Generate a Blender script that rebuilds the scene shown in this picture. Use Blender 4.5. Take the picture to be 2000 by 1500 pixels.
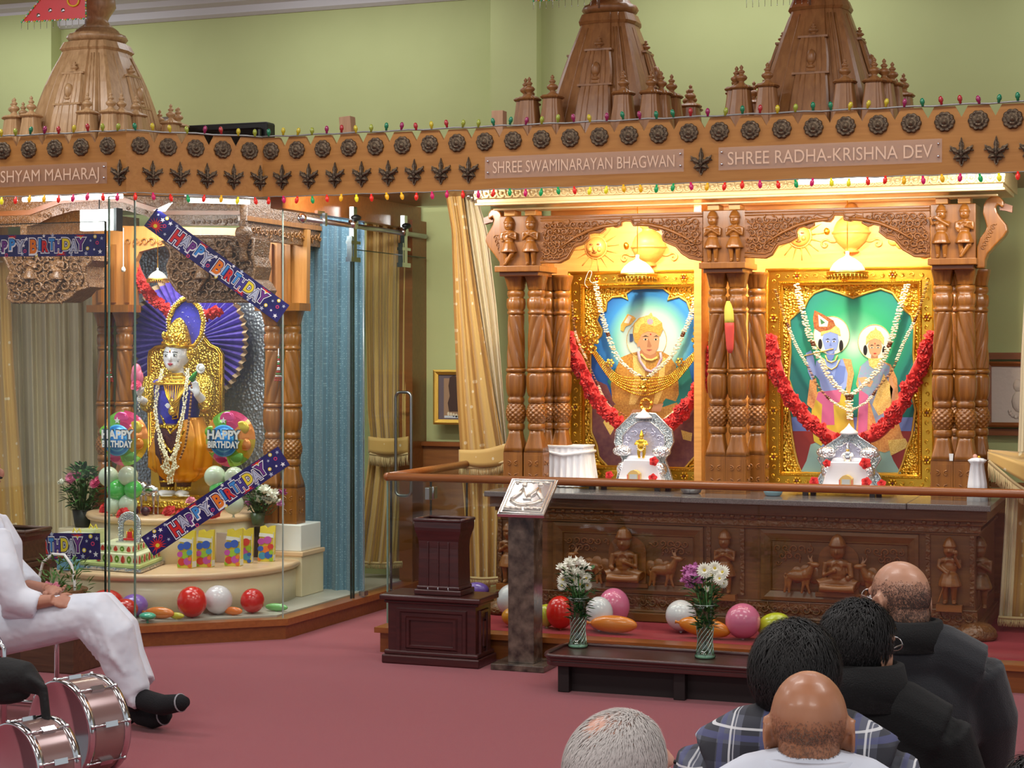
import bpy, bmesh, math, random
from mathutils import Vector, Matrix, noise
from mathutils.geometry import tessellate_polygon
PI = math.pi
V = Vector
random.seed(11)
for o in list(bpy.data.objects): bpy.data.objects.remove(o)
SC = bpy.context.scene
COL = SC.collection
# ---------------------------------------------------------------- camera
FPX, HZ, YAW, EYE = 3500.0, 683.0, math.radians(20.4), 1.75
CA, SA = math.cos(YAW), math.sin(YAW)
cam = bpy.data.cameras.new('camera'); camo = bpy.data.objects.new('camera', cam); COL.objects.link(camo)
cam.sensor_width = 36.0; cam.lens = 36.0*FPX/2000.0; cam.shift_y = -(750-HZ)/2000.0
camo.location = (0, 0, EYE); camo.rotation_euler = (PI/2, 0, YAW)
cam.clip_start = 0.05; cam.clip_end = 100
SC.camera = camo
# ---------------------------------------------------------------- world, lights, exposure
w = bpy.data.worlds.new('world'); SC.world = w; w.use_nodes = True
w.node_tree.nodes['Background'].inputs[0].default_value = (0.92, 0.97, 1.0, 1)
w.node_tree.nodes['Background'].inputs[1].default_value = 0.55
SC.view_settings.view_transform = 'Standard'; SC.view_settings.look = 'None'
SC.view_settings.gamma = 1; SC.view_settings.exposure = 0.0; SC.view_settings.use_curve_mapping = False
def area_light(name, loc, size, power, color=(1,1,1), rot=(0,0,0), sy=None, spread=None):
    l = bpy.data.lights.new(name, 'AREA'); l.energy = power; l.color = color
    l.shape = 'RECTANGLE'; l.size = size; l.size_y = sy or size
    if spread: l.spread = spread
    o = bpy.data.objects.new(name, l); COL.objects.link(o); o.location = loc; o.rotation_euler = rot
    return o
for i, (x, y) in enumerate(((-6.0,5.2),(-2.6,5.2),(0.8,5.2),(-6.0,1.0),(-2.6,1.0),(0.8,1.0))):
    area_light('unseen_overhead_light', (x, y, 4.3), 1.6, 62, (1.0, 0.97, 0.93), sy=0.6)
for i, x in enumerate((-7.0,-4.0,-1.2)):
    area_light('unseen_overhead_light', (x, 8.3, 4.3), 1.6, 32, (0.97, 0.98, 1.0), sy=0.6)  # unseen lights added nearer the canopy to brighten spires and wall
for i, x in enumerate((-8.0,-5.4,-2.6,0.2)):
    area_light('unseen_wall_fill', (x, 10.9, 4.3), 1.8, 14, (0.97, 0.98, 1.0), rot=(math.radians(12),0,0), sy=0.3)  # unseen, added above the canopy to lift the upper wall
def spot_light(name, loc, tgt, power, color, angle=70, blend=0.5, rad=0.04):
    l = bpy.data.lights.new(name, 'SPOT'); l.energy = power; l.color = color; l.spot_size = math.radians(angle)
    l.spot_blend = blend; l.shadow_soft_size = rad
    o = bpy.data.objects.new(name, l); COL.objects.link(o); o.location = loc
    o.rotation_euler = (V(tgt)-V(loc)).to_track_quat('-Z', 'Y').to_euler()
    return o
# halogen downlights hidden behind the two carved arches, fascia strip lamps, unseen added fills
for x in (-3.25, -2.75, -2.1, -1.6):
    spot_light('shrine_downlight', (x, 10.42, 2.62), (x, 10.90, 1.98), 66, (1.0, 0.82, 0.55), 125, 0.8)
for x in (-3.0, -1.85):
    area_light('unseen_arch_fill', (x, 10.37, 2.54), 0.7, 2.2, (1.0, 0.88, 0.68), rot=(math.radians(50), 0, 0), sy=0.06)  # added out of sight behind the arches as front fill for the portraits
area_light('canopy_strip_lamp', (-2.4, 9.75, 2.62), 2.2, 16, (1.0,0.95,0.85), rot=(math.radians(38),0,0), sy=0.06)
area_light('shrine_strip_and_fill', (-6.2, 9.25, 2.6), 1.2, 11, (0.92,0.97,1.0), rot=(math.radians(40),0,0), sy=0.08)
area_light('shrine_strip_and_fill', (-6.2, 10.25, 2.7), 0.9, 26, (1.0,0.95,0.85), rot=(math.radians(20),0,0), sy=0.2)  # unseen area light above the statue, raised to keep it bright
area_light('unseen_side_fill', (-5.25, 10.3, 2.72), 0.25, 10, (0.9,0.96,1.0), sy=1.2)  # unseen, added to brighten the curtains inside the shrine
area_light('unseen_side_fill', (-4.5, 9.66, 2.73), 0.9, 26, (1.0,0.98,0.9), rot=(math.radians(58),0,0), sy=0.08)  # added fill tucked behind the fascia, brightens the wall left of the altar
area_light('unseen_side_fill', (-0.7, 9.66, 2.73), 0.9, 15, (1.0,0.98,0.9), rot=(math.radians(58),0,0), sy=0.08)  # same added fill for the wall right of the altar
area_light('shrine_strip_and_fill', (-6.9, 9.2, 2.68), 0.8, 15, (0.95,0.98,1.0), rot=(math.radians(48),0,0), sy=0.08)  # unseen fill added for the drapes at the back left
# ---------------------------------------------------------------- pixel <-> room helpers (photo frame 2000x1500)
def ray(px, py):
    u = (px-1000)/FPX; q = (HZ-py)/FPX
    return V((u*CA-SA, u*SA+CA, q))
def at(px, py, Y=None, X=None, Z=None, d=None):
    r = ray(px, py)
    t = (Y/r.y if Y is not None else X/r.x if X is not None else (Z-EYE)/r.z if Z is not None else d)
    return V((0,0,EYE)) + r*t
def atp(px, py, P, N):
    r = ray(px, py); C = V((0,0,EYE))
    return C + r*((V(P)-C).dot(V(N))/r.dot(V(N)))
def xa(px, Y): return at(px, HZ, Y=Y).x
# ---------------------------------------------------------------- mesh builder
class MB:
    def __init__(s): s.v=[]; s.f=[]; s.mi=[]; s.sm=[]; s.mats=[]
    def m(s, mat):
        if mat not in s.mats: s.mats.append(mat)
        return s.mats.index(mat)
    def add(s, vs, fs, mat, smooth=False, M=None):
        b = len(s.v); k = s.m(mat)
        for p in vs: s.v.append(tuple(M @ V(p)) if M is not None else tuple(p))
        for f in fs: s.f.append(tuple(b+i for i in f)); s.mi.append(k); s.sm.append(smooth)
        return s
    def box(s, c, d, mat, rz=0, M=None):
        x,y,z = d[0]/2, d[1]/2, d[2]/2
        T = Matrix.Translation(V(c)) @ Matrix.Rotation(rz, 4, 'Z')
        if M is not None: T = M @ T
        vs = [(i*x,j*y,k*z) for i in (-1,1) for j in (-1,1) for k in (-1,1)]
        return s.add(vs, [(0,1,3,2),(4,6,7,5),(0,4,5,1),(2,3,7,6),(0,2,6,4),(1,5,7,3)], mat, False, T)
    def bb(s, a, b, mat):
        return s.box([(a[i]+b[i])/2 for i in range(3)], [abs(b[i]-a[i]) for i in range(3)], mat)
    def prism(s, poly, f, h0, h1, mat, smooth=False):
        """poly: list of (a,b); f(a,b,h) -> world; extruded from h0 to h1"""
        n = len(poly); vs = [f(a,b,h0) for a,b in poly] + [f(a,b,h1) for a,b in poly]
        fs = [tuple(range(n))[::-1], tuple(range(n,2*n))] + [(i,(i+1)%n,n+(i+1)%n,n+i) for i in range(n)]
        return s.add(vs, fs, mat, smooth)
    def grid(s, fn, nu, nv, mat, smooth=True, cu=False, cv=False, capu=False):
        vs = [fn(i/(nu if cu else nu), j/(nv)) for i in range(nu if cu else nu+1) for j in range(nv if cv else nv+1)]
        NU = nu if cu else nu+1; NV = nv if cv else nv+1; fs=[]
        for i in range(nu):
            for j in range(nv):
                a=i*NV+j; b=((i+1)%NU)*NV+j; c=((i+1)%NU)*NV+(j+1)%NV; d=i*NV+(j+1)%NV
                fs.append((a,b,c,d))
        if capu and cv:
            fs.append(tuple(range(NV))[::-1]); fs.append(tuple((NU-1)*NV+j for j in range(NV)))
        return s.add(vs, fs, mat, smooth)
    def lathe(s, prof, mat, n=24, M=None, smooth=True, rf=None):
        m = len(prof); vs=[]
        for r,z in prof:
            for k in range(n):
                a = 2*PI*k/n; q = rf(a,z,r) if rf else r
                vs.append((q*math.cos(a), q*math.sin(a), z))
        fs = [(i*n+k, i*n+(k+1)%n, (i+1)*n+(k+1)%n, (i+1)*n+k) for i in range(m-1) for k in range(n)]
        if prof[0][0]>1e-5: fs.append(tuple(range(n))[::-1])
        if prof[-1][0]>1e-5: fs.append(tuple((m-1)*n+k for k in range(n)))
        return s.add(vs, fs, mat, smooth, M)
    def tube(s, pts, r, mat, n=8, closed=False, flat=1.0, up=None):
        pts = [V(p) for p in pts]; m = len(pts)
        rr = r if isinstance(r, (list,tuple)) else [r]*m
        vs=[]; ref = V(up) if up else None
        pn = None
        for i,p in enumerate(pts):
            t = (pts[(i+1)%m] if (closed or i<m-1) else p) - (pts[i-1] if (closed or i>0) else p)
            if t.length<1e-9: t = V((0,0,1))
            t.normalize()
            if ref is not None: a = ref - t*ref.dot(t)
            else:
                a = (pn - t*pn.dot(t)) if pn is not None else t.orthogonal()
            if a.length<1e-6: a = t.orthogonal()
            a.normalize(); pn = a; b = t.cross(a)
            for k in range(n):
                c = 2*PI*k/n
                vs.append(p + a*(math.cos(c)*rr[i]*flat) + b*(math.sin(c)*rr[i]))
        fs = [(i*n+k, i*n+(k+1)%n, ((i+1)%m)*n+(k+1)%n, ((i+1)%m)*n+k) for i in range(m if closed else m-1) for k in range(n)]
        if not closed: fs += [tuple(range(n))[::-1], tuple((m-1)*n+k for k in range(n))]
        return s.add(vs, fs, mat, True)
    def ball(s, c, r, mat, n=10, M=None, fn=None):
        rx,ry,rz = (r if isinstance(r,(list,tuple)) else (r,r,r)); c=V(c); vs=[]; h=max(4,n//2+1)
        T = M if M is not None else Matrix()
        vs.append(T @ V((0,0,-rz)) + c)
        for i in range(1,h):
            e = -PI/2+PI*i/h
            for k in range(n):
                a=2*PI*k/n; p=V((rx*math.cos(e)*math.cos(a), ry*math.cos(e)*math.sin(a), rz*math.sin(e)))
                vs.append(T @ (fn(p) if fn else p) + c)
        vs.append(T @ V((0,0,rz)) + c)
        fs=[(0,1+(k+1)%n,1+k) for k in range(n)]
        for i in range(h-2):
            for k in range(n): fs.append((1+i*n+k,1+i*n+(k+1)%n,1+(i+1)*n+(k+1)%n,1+(i+1)*n+k))
        L=len(vs)-1; b=1+(h-2)*n
        fs+=[(b+k,b+(k+1)%n,L) for k in range(n)]
        return s.add(vs, fs, mat, True)
    def bead(s, c, r, mat):
        c=V(c); vs=[c+V(d)*r for d in ((1,0,0),(-1,0,0),(0,1,0),(0,-1,0),(0,0,1),(0,0,-1))]
        q=.62
        return s.add(vs,[(0,2,4),(2,1,4),(1,3,4),(3,0,4),(2,0,5),(1,2,5),(3,1,5),(0,3,5)],mat,True)
ORG = {}
def fin(name, mb, parent=None, local=False, bevel=0, remesh=0, smoothit=0, sub=0, solid=0):
    me = bpy.data.meshes.new(name)
    if parent is not None: org = ORG[parent.name]
    elif local: org = V((0,0,0))
    else:
        xs=[p[0] for p in mb.v]; ys=[p[1] for p in mb.v]; zs=[p[2] for p in mb.v]
        org = V(((min(xs)+max(xs))/2,(min(ys)+max(ys))/2,min(zs)))
    me.from_pydata([(p[0]-org.x,p[1]-org.y,p[2]-org.z) for p in mb.v], [], mb.f)
    for m in mb.mats: me.materials.append(m)
    me.polygons.foreach_set('material_index', mb.mi); me.polygons.foreach_set('use_smooth', mb.sm)
    me.update()
    o = bpy.data.objects.new(name, me); COL.objects.link(o); ORG[o.name]=org
    if parent is not None: o.parent = parent
    else: o.location = org
    if remesh:
        r=o.modifiers.new('r','REMESH'); r.mode='VOXEL'; r.voxel_size=remesh; r.use_smooth_shade=True
    if smoothit:
        q=o.modifiers.new('s','SMOOTH'); q.iterations=smoothit; q.factor=.5
    if bevel:
        b=o.modifiers.new('b','BEVEL'); b.width=bevel; b.segments=2; b.limit_method='ANGLE'
    if sub:
        b=o.modifiers.new('u','SUBSURF'); b.levels=sub; b.render_levels=sub
    if solid:
        b=o.modifiers.new('t','SOLIDIFY'); b.thickness=solid
    return o
def tag(o, label=None, cat=None, group=None, kind=None):
    if label: o['label']=label
    if cat: o['category']=cat
    if group: o['group']=group
    if kind: o['kind']=kind
    return o
def thing(name, label, cat, loc=(0,0,0), rotz=0, group=None):
    o=bpy.data.objects.new(name,None); COL.objects.link(o); o.empty_display_size=.1
    o.location=loc; o.rotation_euler=(0,0,rotz); ORG[o.name]=V(loc)
    return tag(o,label,cat,group)
def one(name, mb, label, cat, group=None, **k): return tag(fin(name,mb,**k),label,cat,group)
def struct(name, mb, **k): return tag(fin(name,mb,**k),kind='structure')
def kids(o): return [c for c in COL.objects if c.parent==o]
def dup(root, loc=None, rotz=None, label=None, scale=None, group=None):
    def cp(o,par):
        c=o.copy(); COL.objects.link(c); c.parent=par; ORG[c.name]=ORG.get(o.name,V((0,0,0)))
        for k in [q for q in o.children]: cp(k,c)
        return c
    r=cp(root,None)
    if loc is not None: r.location=loc
    if rotz is not None: r.rotation_euler=(0,0,rotz)
    if scale is not None: r.scale=scale if isinstance(scale,(tuple,list)) else (scale,)*3
    if label: r['label']=label
    if group: r['group']=group
    return r
# ---------------------------------------------------------------- materials
def lin(c):
    return tuple(((x/255/12.92) if x/255<=.04045 else ((x/255+.055)/1.055)**2.4) for x in c)+(1,)
_M={}
def nt(name):
    m=bpy.data.materials.new(name); m.use_nodes=True; return m, m.node_tree.nodes, m.node_tree.links, m.node_tree.nodes['Principled BSDF']
def mat(name, c, rough=.5, metal=0, bump=0, bscale=60, spec=None, c2=None, cscale=8, sheen=0, coat=0, emit=0, alpha=None, stretch=(1,1,1), vor=False, dist=.01, trans=0, ior=None, detail=3):
    if name in _M: return _M[name]
    m,N,L,b=nt(name)
    b.inputs['Base Color'].default_value=lin(c); b.inputs['Roughness'].default_value=rough; b.inputs['Metallic'].default_value=metal
    if spec is not None: b.inputs['Specular IOR Level'].default_value=spec
    if sheen: b.inputs['Sheen Weight'].default_value=sheen
    if coat: b.inputs['Coat Weight'].default_value=coat; b.inputs['Coat Roughness'].default_value=.15
    if emit: b.inputs['Emission Color'].default_value=lin(c); b.inputs['Emission Strength'].default_value=emit
    if trans: b.inputs['Transmission Weight'].default_value=trans
    if ior: b.inputs['IOR'].default_value=ior
    if alpha is not None: b.inputs['Alpha'].default_value=alpha
    if c2 or bump:
        tc=N.new('ShaderNodeTexCoord'); mp=N.new('ShaderNodeMapping'); mp.inputs['Scale'].default_value=stretch
        L.new(tc.outputs['Object'],mp.inputs[0])
    if c2:
        n=N.new('ShaderNodeTexNoise'); n.inputs['Scale'].default_value=cscale; n.inputs['Detail'].default_value=detail
        r=N.new('ShaderNodeValToRGB'); r.color_ramp.elements[0].position=.35; r.color_ramp.elements[1].position=.65
        r.color_ramp.elements[0].color=lin(c); r.color_ramp.elements[1].color=lin(c2)
        L.new(mp.outputs[0],n.inputs['Vector']); L.new(n.outputs['Fac'],r.inputs[0]); L.new(r.outputs[0],b.inputs['Base Color'])
    if bump:
        n=N.new('ShaderNodeTexVoronoi' if vor else 'ShaderNodeTexNoise'); n.inputs['Scale'].default_value=bscale
        if not vor: n.inputs['Detail'].default_value=2
        L.new(mp.outputs[0],n.inputs['Vector'])
        bp=N.new('ShaderNodeBump'); bp.inputs['Strength'].default_value=bump; bp.inputs['Distance'].default_value=dist
        L.new(n.outputs[0],bp.inputs['Height']); L.new(bp.outputs[0],b.inputs['Normal'])
    _M[name]=m; return m
def wood(name, c1, c2, rough=.4, axis='X', scale=1, coat=.2, carve=0):
    """long grain along axis"""
    if name in _M: return _M[name]
    m,N,L,b=nt(name)
    tc=N.new('ShaderNodeTexCoord'); mp=N.new('ShaderNodeMapping'); s={'X':(1.2,14,14),'Y':(14,1.2,14),'Z':(14,14,1.2)}[axis]
    mp.inputs['Scale'].default_value=tuple(q*scale for q in s); L.new(tc.outputs['Object'],mp.inputs[0])
    n=N.new('ShaderNodeTexNoise'); n.inputs['Scale'].default_value=3; n.inputs['Detail'].default_value=5; n.inputs['Distortion'].default_value=.6
    L.new(mp.outputs[0],n.inputs['Vector'])
    r=N.new('ShaderNodeValToRGB'); r.color_ramp.elements[0].position=.3; r.color_ramp.elements[1].position=.7
    r.color_ramp.elements[0].color=lin(c1); r.color_ramp.elements[1].color=lin(c2)
    L.new(n.outputs['Fac'],r.inputs[0]); L.new(r.outputs[0],b.inputs['Base Color'])
    b.inputs['Roughness'].default_value=rough; b.inputs['Coat Weight'].default_value=coat; b.inputs['Coat Roughness'].default_value=.25
    h=n.outputs['Fac']; st=.08
    if carve:
        w_=N.new('ShaderNodeTexVoronoi'); w_.feature='SMOOTH_F1'; w_.inputs['Scale'].default_value=carve
        n2=N.new('ShaderNodeTexNoise'); n2.inputs['Scale'].default_value=carve*.5; L.new(tc.outputs['Object'],n2.inputs['Vector'])
        mx=N.new('ShaderNodeMixRGB'); mx.inputs[0].default_value=.12; L.new(tc.outputs['Object'],mx.inputs[1]); L.new(n2.outputs['Color'],mx.inputs[2])
        L.new(mx.outputs[0],w_.inputs['Vector']); h=w_.outputs['Distance']; st=.9
    bp=N.new('ShaderNodeBump'); bp.inputs['Strength'].default_value=st; bp.inputs['Distance'].default_value=.012
    L.new(h,bp.inputs['Height']); L.new(bp.outputs[0],b.inputs['Normal'])
    _M[name]=m; return m
def glassm(name, tint=(225,240,235), refl=.07, rough=0.02):
    if name in _M: return _M[name]
    m,N,L,b=nt(name); N.remove(b)
    t=N.new('ShaderNodeBsdfTransparent'); t.inputs[0].default_value=lin(tint)
    g=N.new('ShaderNodeBsdfGlossy'); g.inputs['Roughness'].default_value=rough
    mx=N.new('ShaderNodeMixShader'); mx.inputs[0].default_value=refl
    L.new(t.outputs[0],mx.inputs[1]); L.new(g.outputs[0],mx.inputs[2]); L.new(mx.outputs[0],N['Material Output'].inputs[0])
    _M[name]=m; return m
W_F = wood('fascia_wood',(162,106,42),(176,120,54),.55,'X',coat=0)
W_S = wood('spire_wood',(136,88,46),(160,108,60),.42,'Z',coat=.25)
W_L = wood('pale_spire_wood',(176,136,92),(204,164,118),.38,'Z',coat=.25)
W_C = wood('column_wood',(126,74,22),(154,96,34),.33,'Z',coat=.45)
W_A = wood('altar_wood',(100,62,24),(124,80,34),.42,'X',coat=.25)
W_AC = wood('altar_carved_wood',(96,58,22),(124,78,34),.42,'X',coat=.25,carve=38)
W_P = wood('arch_wood',(124,72,24),(148,90,34),.38,'X',coat=.35)
W_B = wood('back_board_wood',(214,148,72),(230,168,90),.45,'X')
W_ST = wood('step_wood',(124,68,26),(140,80,34),.38,'X',coat=.3)
W_R = wood('rail_wood',(140,78,32),(158,92,40),.3,'X',coat=.5)
W_M = wood('mahogany',(52,20,20),(72,28,26),.32,'X',coat=.5)
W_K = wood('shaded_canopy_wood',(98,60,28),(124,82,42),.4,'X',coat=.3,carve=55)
W_J = wood('wainscot_wood',(124,76,36),(146,94,46),.5,'X')
BRZ = mat('antique_bronze',(120,102,80),.42,.65,bump=.5,bscale=160,c2=(76,62,50),cscale=60)
GOLD = mat('gold',(236,190,70),.28,1,bump=.35,bscale=220,dist=.004)
GOLDR = mat('gold_embossed',(240,200,84),.3,.95,bump=1,bscale=70,vor=True,dist=.012)
GOLDD = mat('gold_leaf_flat',(228,190,92),.38,.85,bump=.4,bscale=300)
SILV = mat('silver_embossed',(228,230,234),.26,.95,bump=.8,bscale=90,vor=True,dist=.006)
SILF = mat('silver_smooth',(226,228,232),.2,1)
CHR = mat('chrome',(215,218,222),.12,1)
STEEL = mat('brushed_steel',(190,192,196),.28,1)
BLK = mat('black_plastic',(16,16,18),.5)
WHT = mat('white_paint',(236,236,232),.5)
CREAM = mat('cream_marble',(232,218,186),.35,c2=(222,206,170),cscale=3,coat=.2)
GL = glassm('clear_glass',(249,252,250),.03)
GL2 = glassm('railing_glass',(248,251,248),.04)
GLE = mat('glass_edge_green',(120,150,135),.2,spec=.8)
GLD = mat('glass_edge_dark',(22,34,30),.2,spec=.8)
RED = mat('red_petals',(196,26,30),.7,c2=(222,44,42),cscale=40,sheen=.3)
CARPET = mat('red_carpet',(140,58,68),.95,c2=(154,68,78),cscale=240,bump=.6,bscale=420,dist=.006,sheen=.2)
CARPD = mat('deep_red_carpet',(142,40,52),.95,c2=(156,50,60),cscale=240,bump=.5,bscale=420,dist=.006)
# ================================================================ ROOM SHELL
WALL = mat('green_wall',(188,196,138),.85,c2=(184,192,134),cscale=2)
GREY = mat('cornice_paint',(206,204,206),.7)
mb=MB(); mb.bb((-14,-3,-.1),(6,12.0,0),CARPET); struct('floor',mb)
mb=MB(); mb.bb((-14,11.75,0),(6,11.95,4.5),WALL); struct('wall_back',mb)
mb=MB(); mb.bb((-14,-3,4.4),(6,12,4.5),mat('ceiling_paint',(176,168,152),.9)); struct('ceiling',mb)
mb=MB(); x0,x1=xa(958,11.5),xa(1048,11.5); mb.bb((x0,11.5,0),(x1,11.75,4.4),WALL)
mb.bb((x1,11.6,0),(4.0,11.75,4.4),WALL); struct('trim_1',mb)
mb=MB(); mb.bb((-14,11.62,0),(xa(100,11.62),11.75,4.4),WALL); struct('trim_2',mb)
prof=[(0,4.4),(.22,4.4),(.2,4.37),(.14,4.35),(.12,4.31),(.06,4.29),(.05,4.24),(.015,4.22),(0,4.22)]
mb=MB(); mb.prism(prof,lambda a,b,h:V((h,11.75-a,b)),-14,xa(958,11.6),GREY); struct('trim_3',mb)
mb=MB(); mb.bb((-5.05,11.69,0),(x0,11.75,1.07),W_J); mb.bb((-5.05,11.66,1.07),(x0,11.75,1.10),W_ST); struct('trim_4',mb)
# right-hand wainscot and its rails
mb=MB(); xr=xa(1880,11.55)
mb.bb((xr,11.56,0),(4,11.6,.92),W_J); mb.bb((xr,11.53,.10),(4,11.6,.16),W_R); mb.bb((xr,11.53,.20),(4,11.6,.23),W_R)
for z in (1.235,1.71): mb.bb((xr,11.54,z-.02),(4,11.6,z+.022),W_ST)
struct('trim_5',mb)
# door post at the end of the glass side wall
mb=MB(); mb.bb((-5.12,11.5,0),(-5.02,11.75,2.66),W_ST); struct('door_1',mb)
# ---- main platform
PZ=.147
XL=xa(742,9.5)
mb=MB(); mb.bb((XL+.02,9.46,0),(3.2,11.75,PZ-.03),W_ST); mb.bb((XL,9.42,PZ-.03),(3.2,9.56,PZ),W_R)
mb.bb((XL,9.56,PZ-.03),(XL+.12,11.75,PZ),W_R)
mb.bb((XL+.12,9.56,PZ-.03),(3.2,11.75,PZ-.002),CARPD); struct('platform_main',mb)
# ---- left shrine platform (chamfered)
A=V((-5.76,9.10,0)); B=V((-5.06,9.68,0)); C=V((-5.0,11.75,0))
def plat(off,z0,z1,m,mb,y=11.75):
    mb.prism([(-9.5,A.y-off),(A.x+off*.35,A.y-off),(B.x+off*.8,B.y-off*.4),(C.x+off,y),(-9.5,y)],lambda a,b,h:V((a,b,h)),z0,z1,m)
mb=MB(); plat(0,0,.085,W_ST,mb); plat(.025,.085,.125,W_R,mb); plat(-.1,.125,.135,mat('grey_floor_tile',(176,172,160),.4),mb); struct('platform_left',mb)
# canopy soffit board over the platforms
mb=MB()
mb.prism([(-9.5,8.98),(-5.70,8.98),(-5.12,9.54),(3.2,9.54),(3.2,11.6),(-9.5,11.6)],lambda a,b,h:V((a,b,h)),2.76,2.80,W_ST)
mb.bb((-5.12,9.6,2.60),(-5.04,11.7,2.76),W_ST)
struct('canopy_soffit',mb)
# ================================================================ GLASS
t=thing('glass_enclosure','tall clear glass screen walls around the left shrine','glass screen',(A.x,A.y,.13))
def pane(par,p,q,z0,z1,name='glass_panel',th=.012,edges=(1,1),m=GL,e=None):
    p=V(p);q=V(q); dr=(q-p).normalized(); nn=V((dr.y,-dr.x,0))*th/2
    mb=MB(); vs=[]
    for z in (z0,z1):
        for c in (p-nn,q-nn,q+nn,p+nn): vs.append((c.x,c.y,z))
    mb.add(vs,[(0,1,5,4),(2,3,7,6)],m)
    o=fin(name,mb,par)
    mb=MB()
    for k,c in ((0,p),(1,q)):
        if edges[k]:
            mb.box((c.x,c.y,(z0+z1)/2),(.008,th,z1-z0),e or GLE,rz=math.atan2(dr.y,dr.x))
    mb.box(((p.x+q.x)/2,(p.y+q.y)/2,z1),((q-p).length,th,.006),e or GLE,rz=math.atan2(dr.y,dr.x))
    if o.parent is par: 
        f=fin('glass_edge',mb,par)
    return o
A2=A+V((-.02,.05,0)); B2=B+V((-.03,.02,0))
pane(t,(xa(213,A2.y),A2.y,0),A2,.125,2.66,edges=(1,1))
pane(t,A2,B2,.125,2.66,edges=(0,1),e=mat('glass_edge_pale',(170,185,175),.2))
pane(t,B2,(-5.055,10.62,0),.125,2.66,edges=(0,1),e=GLD)
t2=thing('glass_door','hinged glass door carrying a straight banner at the far left','glass door',(-7,A2.y-.03,.13))
pane(t2,(-8.2,A2.y-.03,0),(xa(206,A2.y-.03),A2.y-.03,0),.135,2.51,edges=(0,1),e=GLD)
t3=thing('sliding_glass_door','sliding glass door with long steel handle hung from a tube','glass door',(-5.0,11.2,.13))
pane(t3,(-5.015,10.5,0),(-5.0,11.68,0),.14,2.40,edges=(1,0),e=GLD)
yh=at(772,800,X=-5.06).y
xa1,xb1=xa(773,yh),xa(803,yh)
z0,z1=at(785,968,Y=yh).z,at(785,766,Y=yh).z
loop=[]
for (cx,cz,a0) in ((xb1-.035,z1-.035,0),(xa1+.035,z1-.035,90),(xa1+.035,z0+.035,180),(xb1-.035,z0+.035,270)):
    for k in range(6):
        a=math.radians(a0+k*18); loop.append((cx+.035*math.cos(a),yh,cz+.035*math.sin(a)))
mb=MB(); mb.tube(loop,.011,STEEL,10,closed=True); tag(fin('door_handle',mb,t3),label='long brushed steel pull handle')
for px in (690,789):
    p=at(px,455,X=-4.985); h=MB()
    h.box((p.x,p.y,2.50),(.03,.05,.34),CHR); h.lathe([(0,-.02),(.035,-.02),(.035,.02),(0,.02)],CHR,20,Matrix.Translation((p.x,p.y,2.56))@Matrix.Rotation(PI/2,4,'Y'))
    h.box((p.x,p.y-.05,2.40),(.035,.016,.16),CHR); h.box((p.x,p.y,2.33),(.04,.14,.03),CHR); h.box((p.x,p.y,2.44),(.04,.14,.02),CHR)
    h.ball((p.x+.02,p.y,2.60),(.03,.05,.02),BLK,10)
    fin('roller_hanger',h,t3)
p0=at(590,425,X=-5.0); mb=MB(); mb.tube([(-5.0,p0.y,2.55),(-4.99,11.66,2.55)],.017,STEEL,12)
r=thing('door_rail','horizontal steel tube rail above the sliding glass door','rail',(-5.0,p0.y,2.55))
fin('tube',mb,r); mb=MB(); mb.ball((-5.0,p0.y,2.55),.03,CHR,14); fin('end_cap',mb,r)
mb=MB(); mb.box((-4.99,p0.y+.22,2.60),(.02,.10,.02),CHR); mb.box((-4.98,p0.y+.27,2.56),(.02,.03,.08),CHR); fin('stop_clip',mb,r)
mb=MB(); q=at(372,1140,X=-5.0) ; q=at(710,1152,X=-5.02); mb.box((q.x,q.y,.15),(.04,.06,.03),STEEL); mb.tube([(q.x,q.y,.15),(q.x,q.y,2.5)],.0025,STEEL,6); fin('floor_guide',mb,r)
# ================================================================ FASCIA
ZB,ZN,ZT,ZR,ZL=2.66,2.955,3.012,2.932,2.772
F0=V((-8.6,8.93,0)); F1=V((-5.70,8.93,0)); F2=V((-5.12,9.5,0)); F3=V((3.2,9.5,0))
def rosette(mb,P,nrm,r):
    X=V((0,0,1)).cross(nrm).normalized(); Z=V((0,0,1)); R=Matrix((X,Z,nrm)).transposed().to_4x4()
    T=Matrix.Translation(P)@R
    n=10
    def rf(a,z,rr): return rr*(1+.10*abs(math.cos(n*a/2))-.06) if rr>.5*r else rr*(1+.05*math.cos(8*a))
    mb.lathe([(r*.98,0),(r,.006),(r*.92,.014),(r*.78,.016),(r*.64,.009),(r*.55,.02),(r*.42,.024),(r*.3,.014),(r*.22,.026),(r*.1,.03),(0,.031)],BRZ,60,T,True,rf)
    for k in range(n):
        a=2*PI*(k+.5)/n
        mb.ball(T@V((r*.8*math.cos(a),r*.8*math.sin(a),.012)),r*.12,BRZ,6)
LEAF=[(0,1.0),(.10,.72),(.16,.60),(.20,.42),(.12,.22),(.30,.12),(.42,.30),(.62,.34),(.86,.46),(.80,.22),(.92,.10),(.66,.04),(.58,-.12),(.40,-.12),(.52,-.28),(.62,-.44),(.44,-.46),(.36,-.62),(.20,-.60),(.10,-.84),(0,-.95)]
LEAF=LEAF+[(-a,b) for a,b in LEAF[-2:0:-1]]
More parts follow.
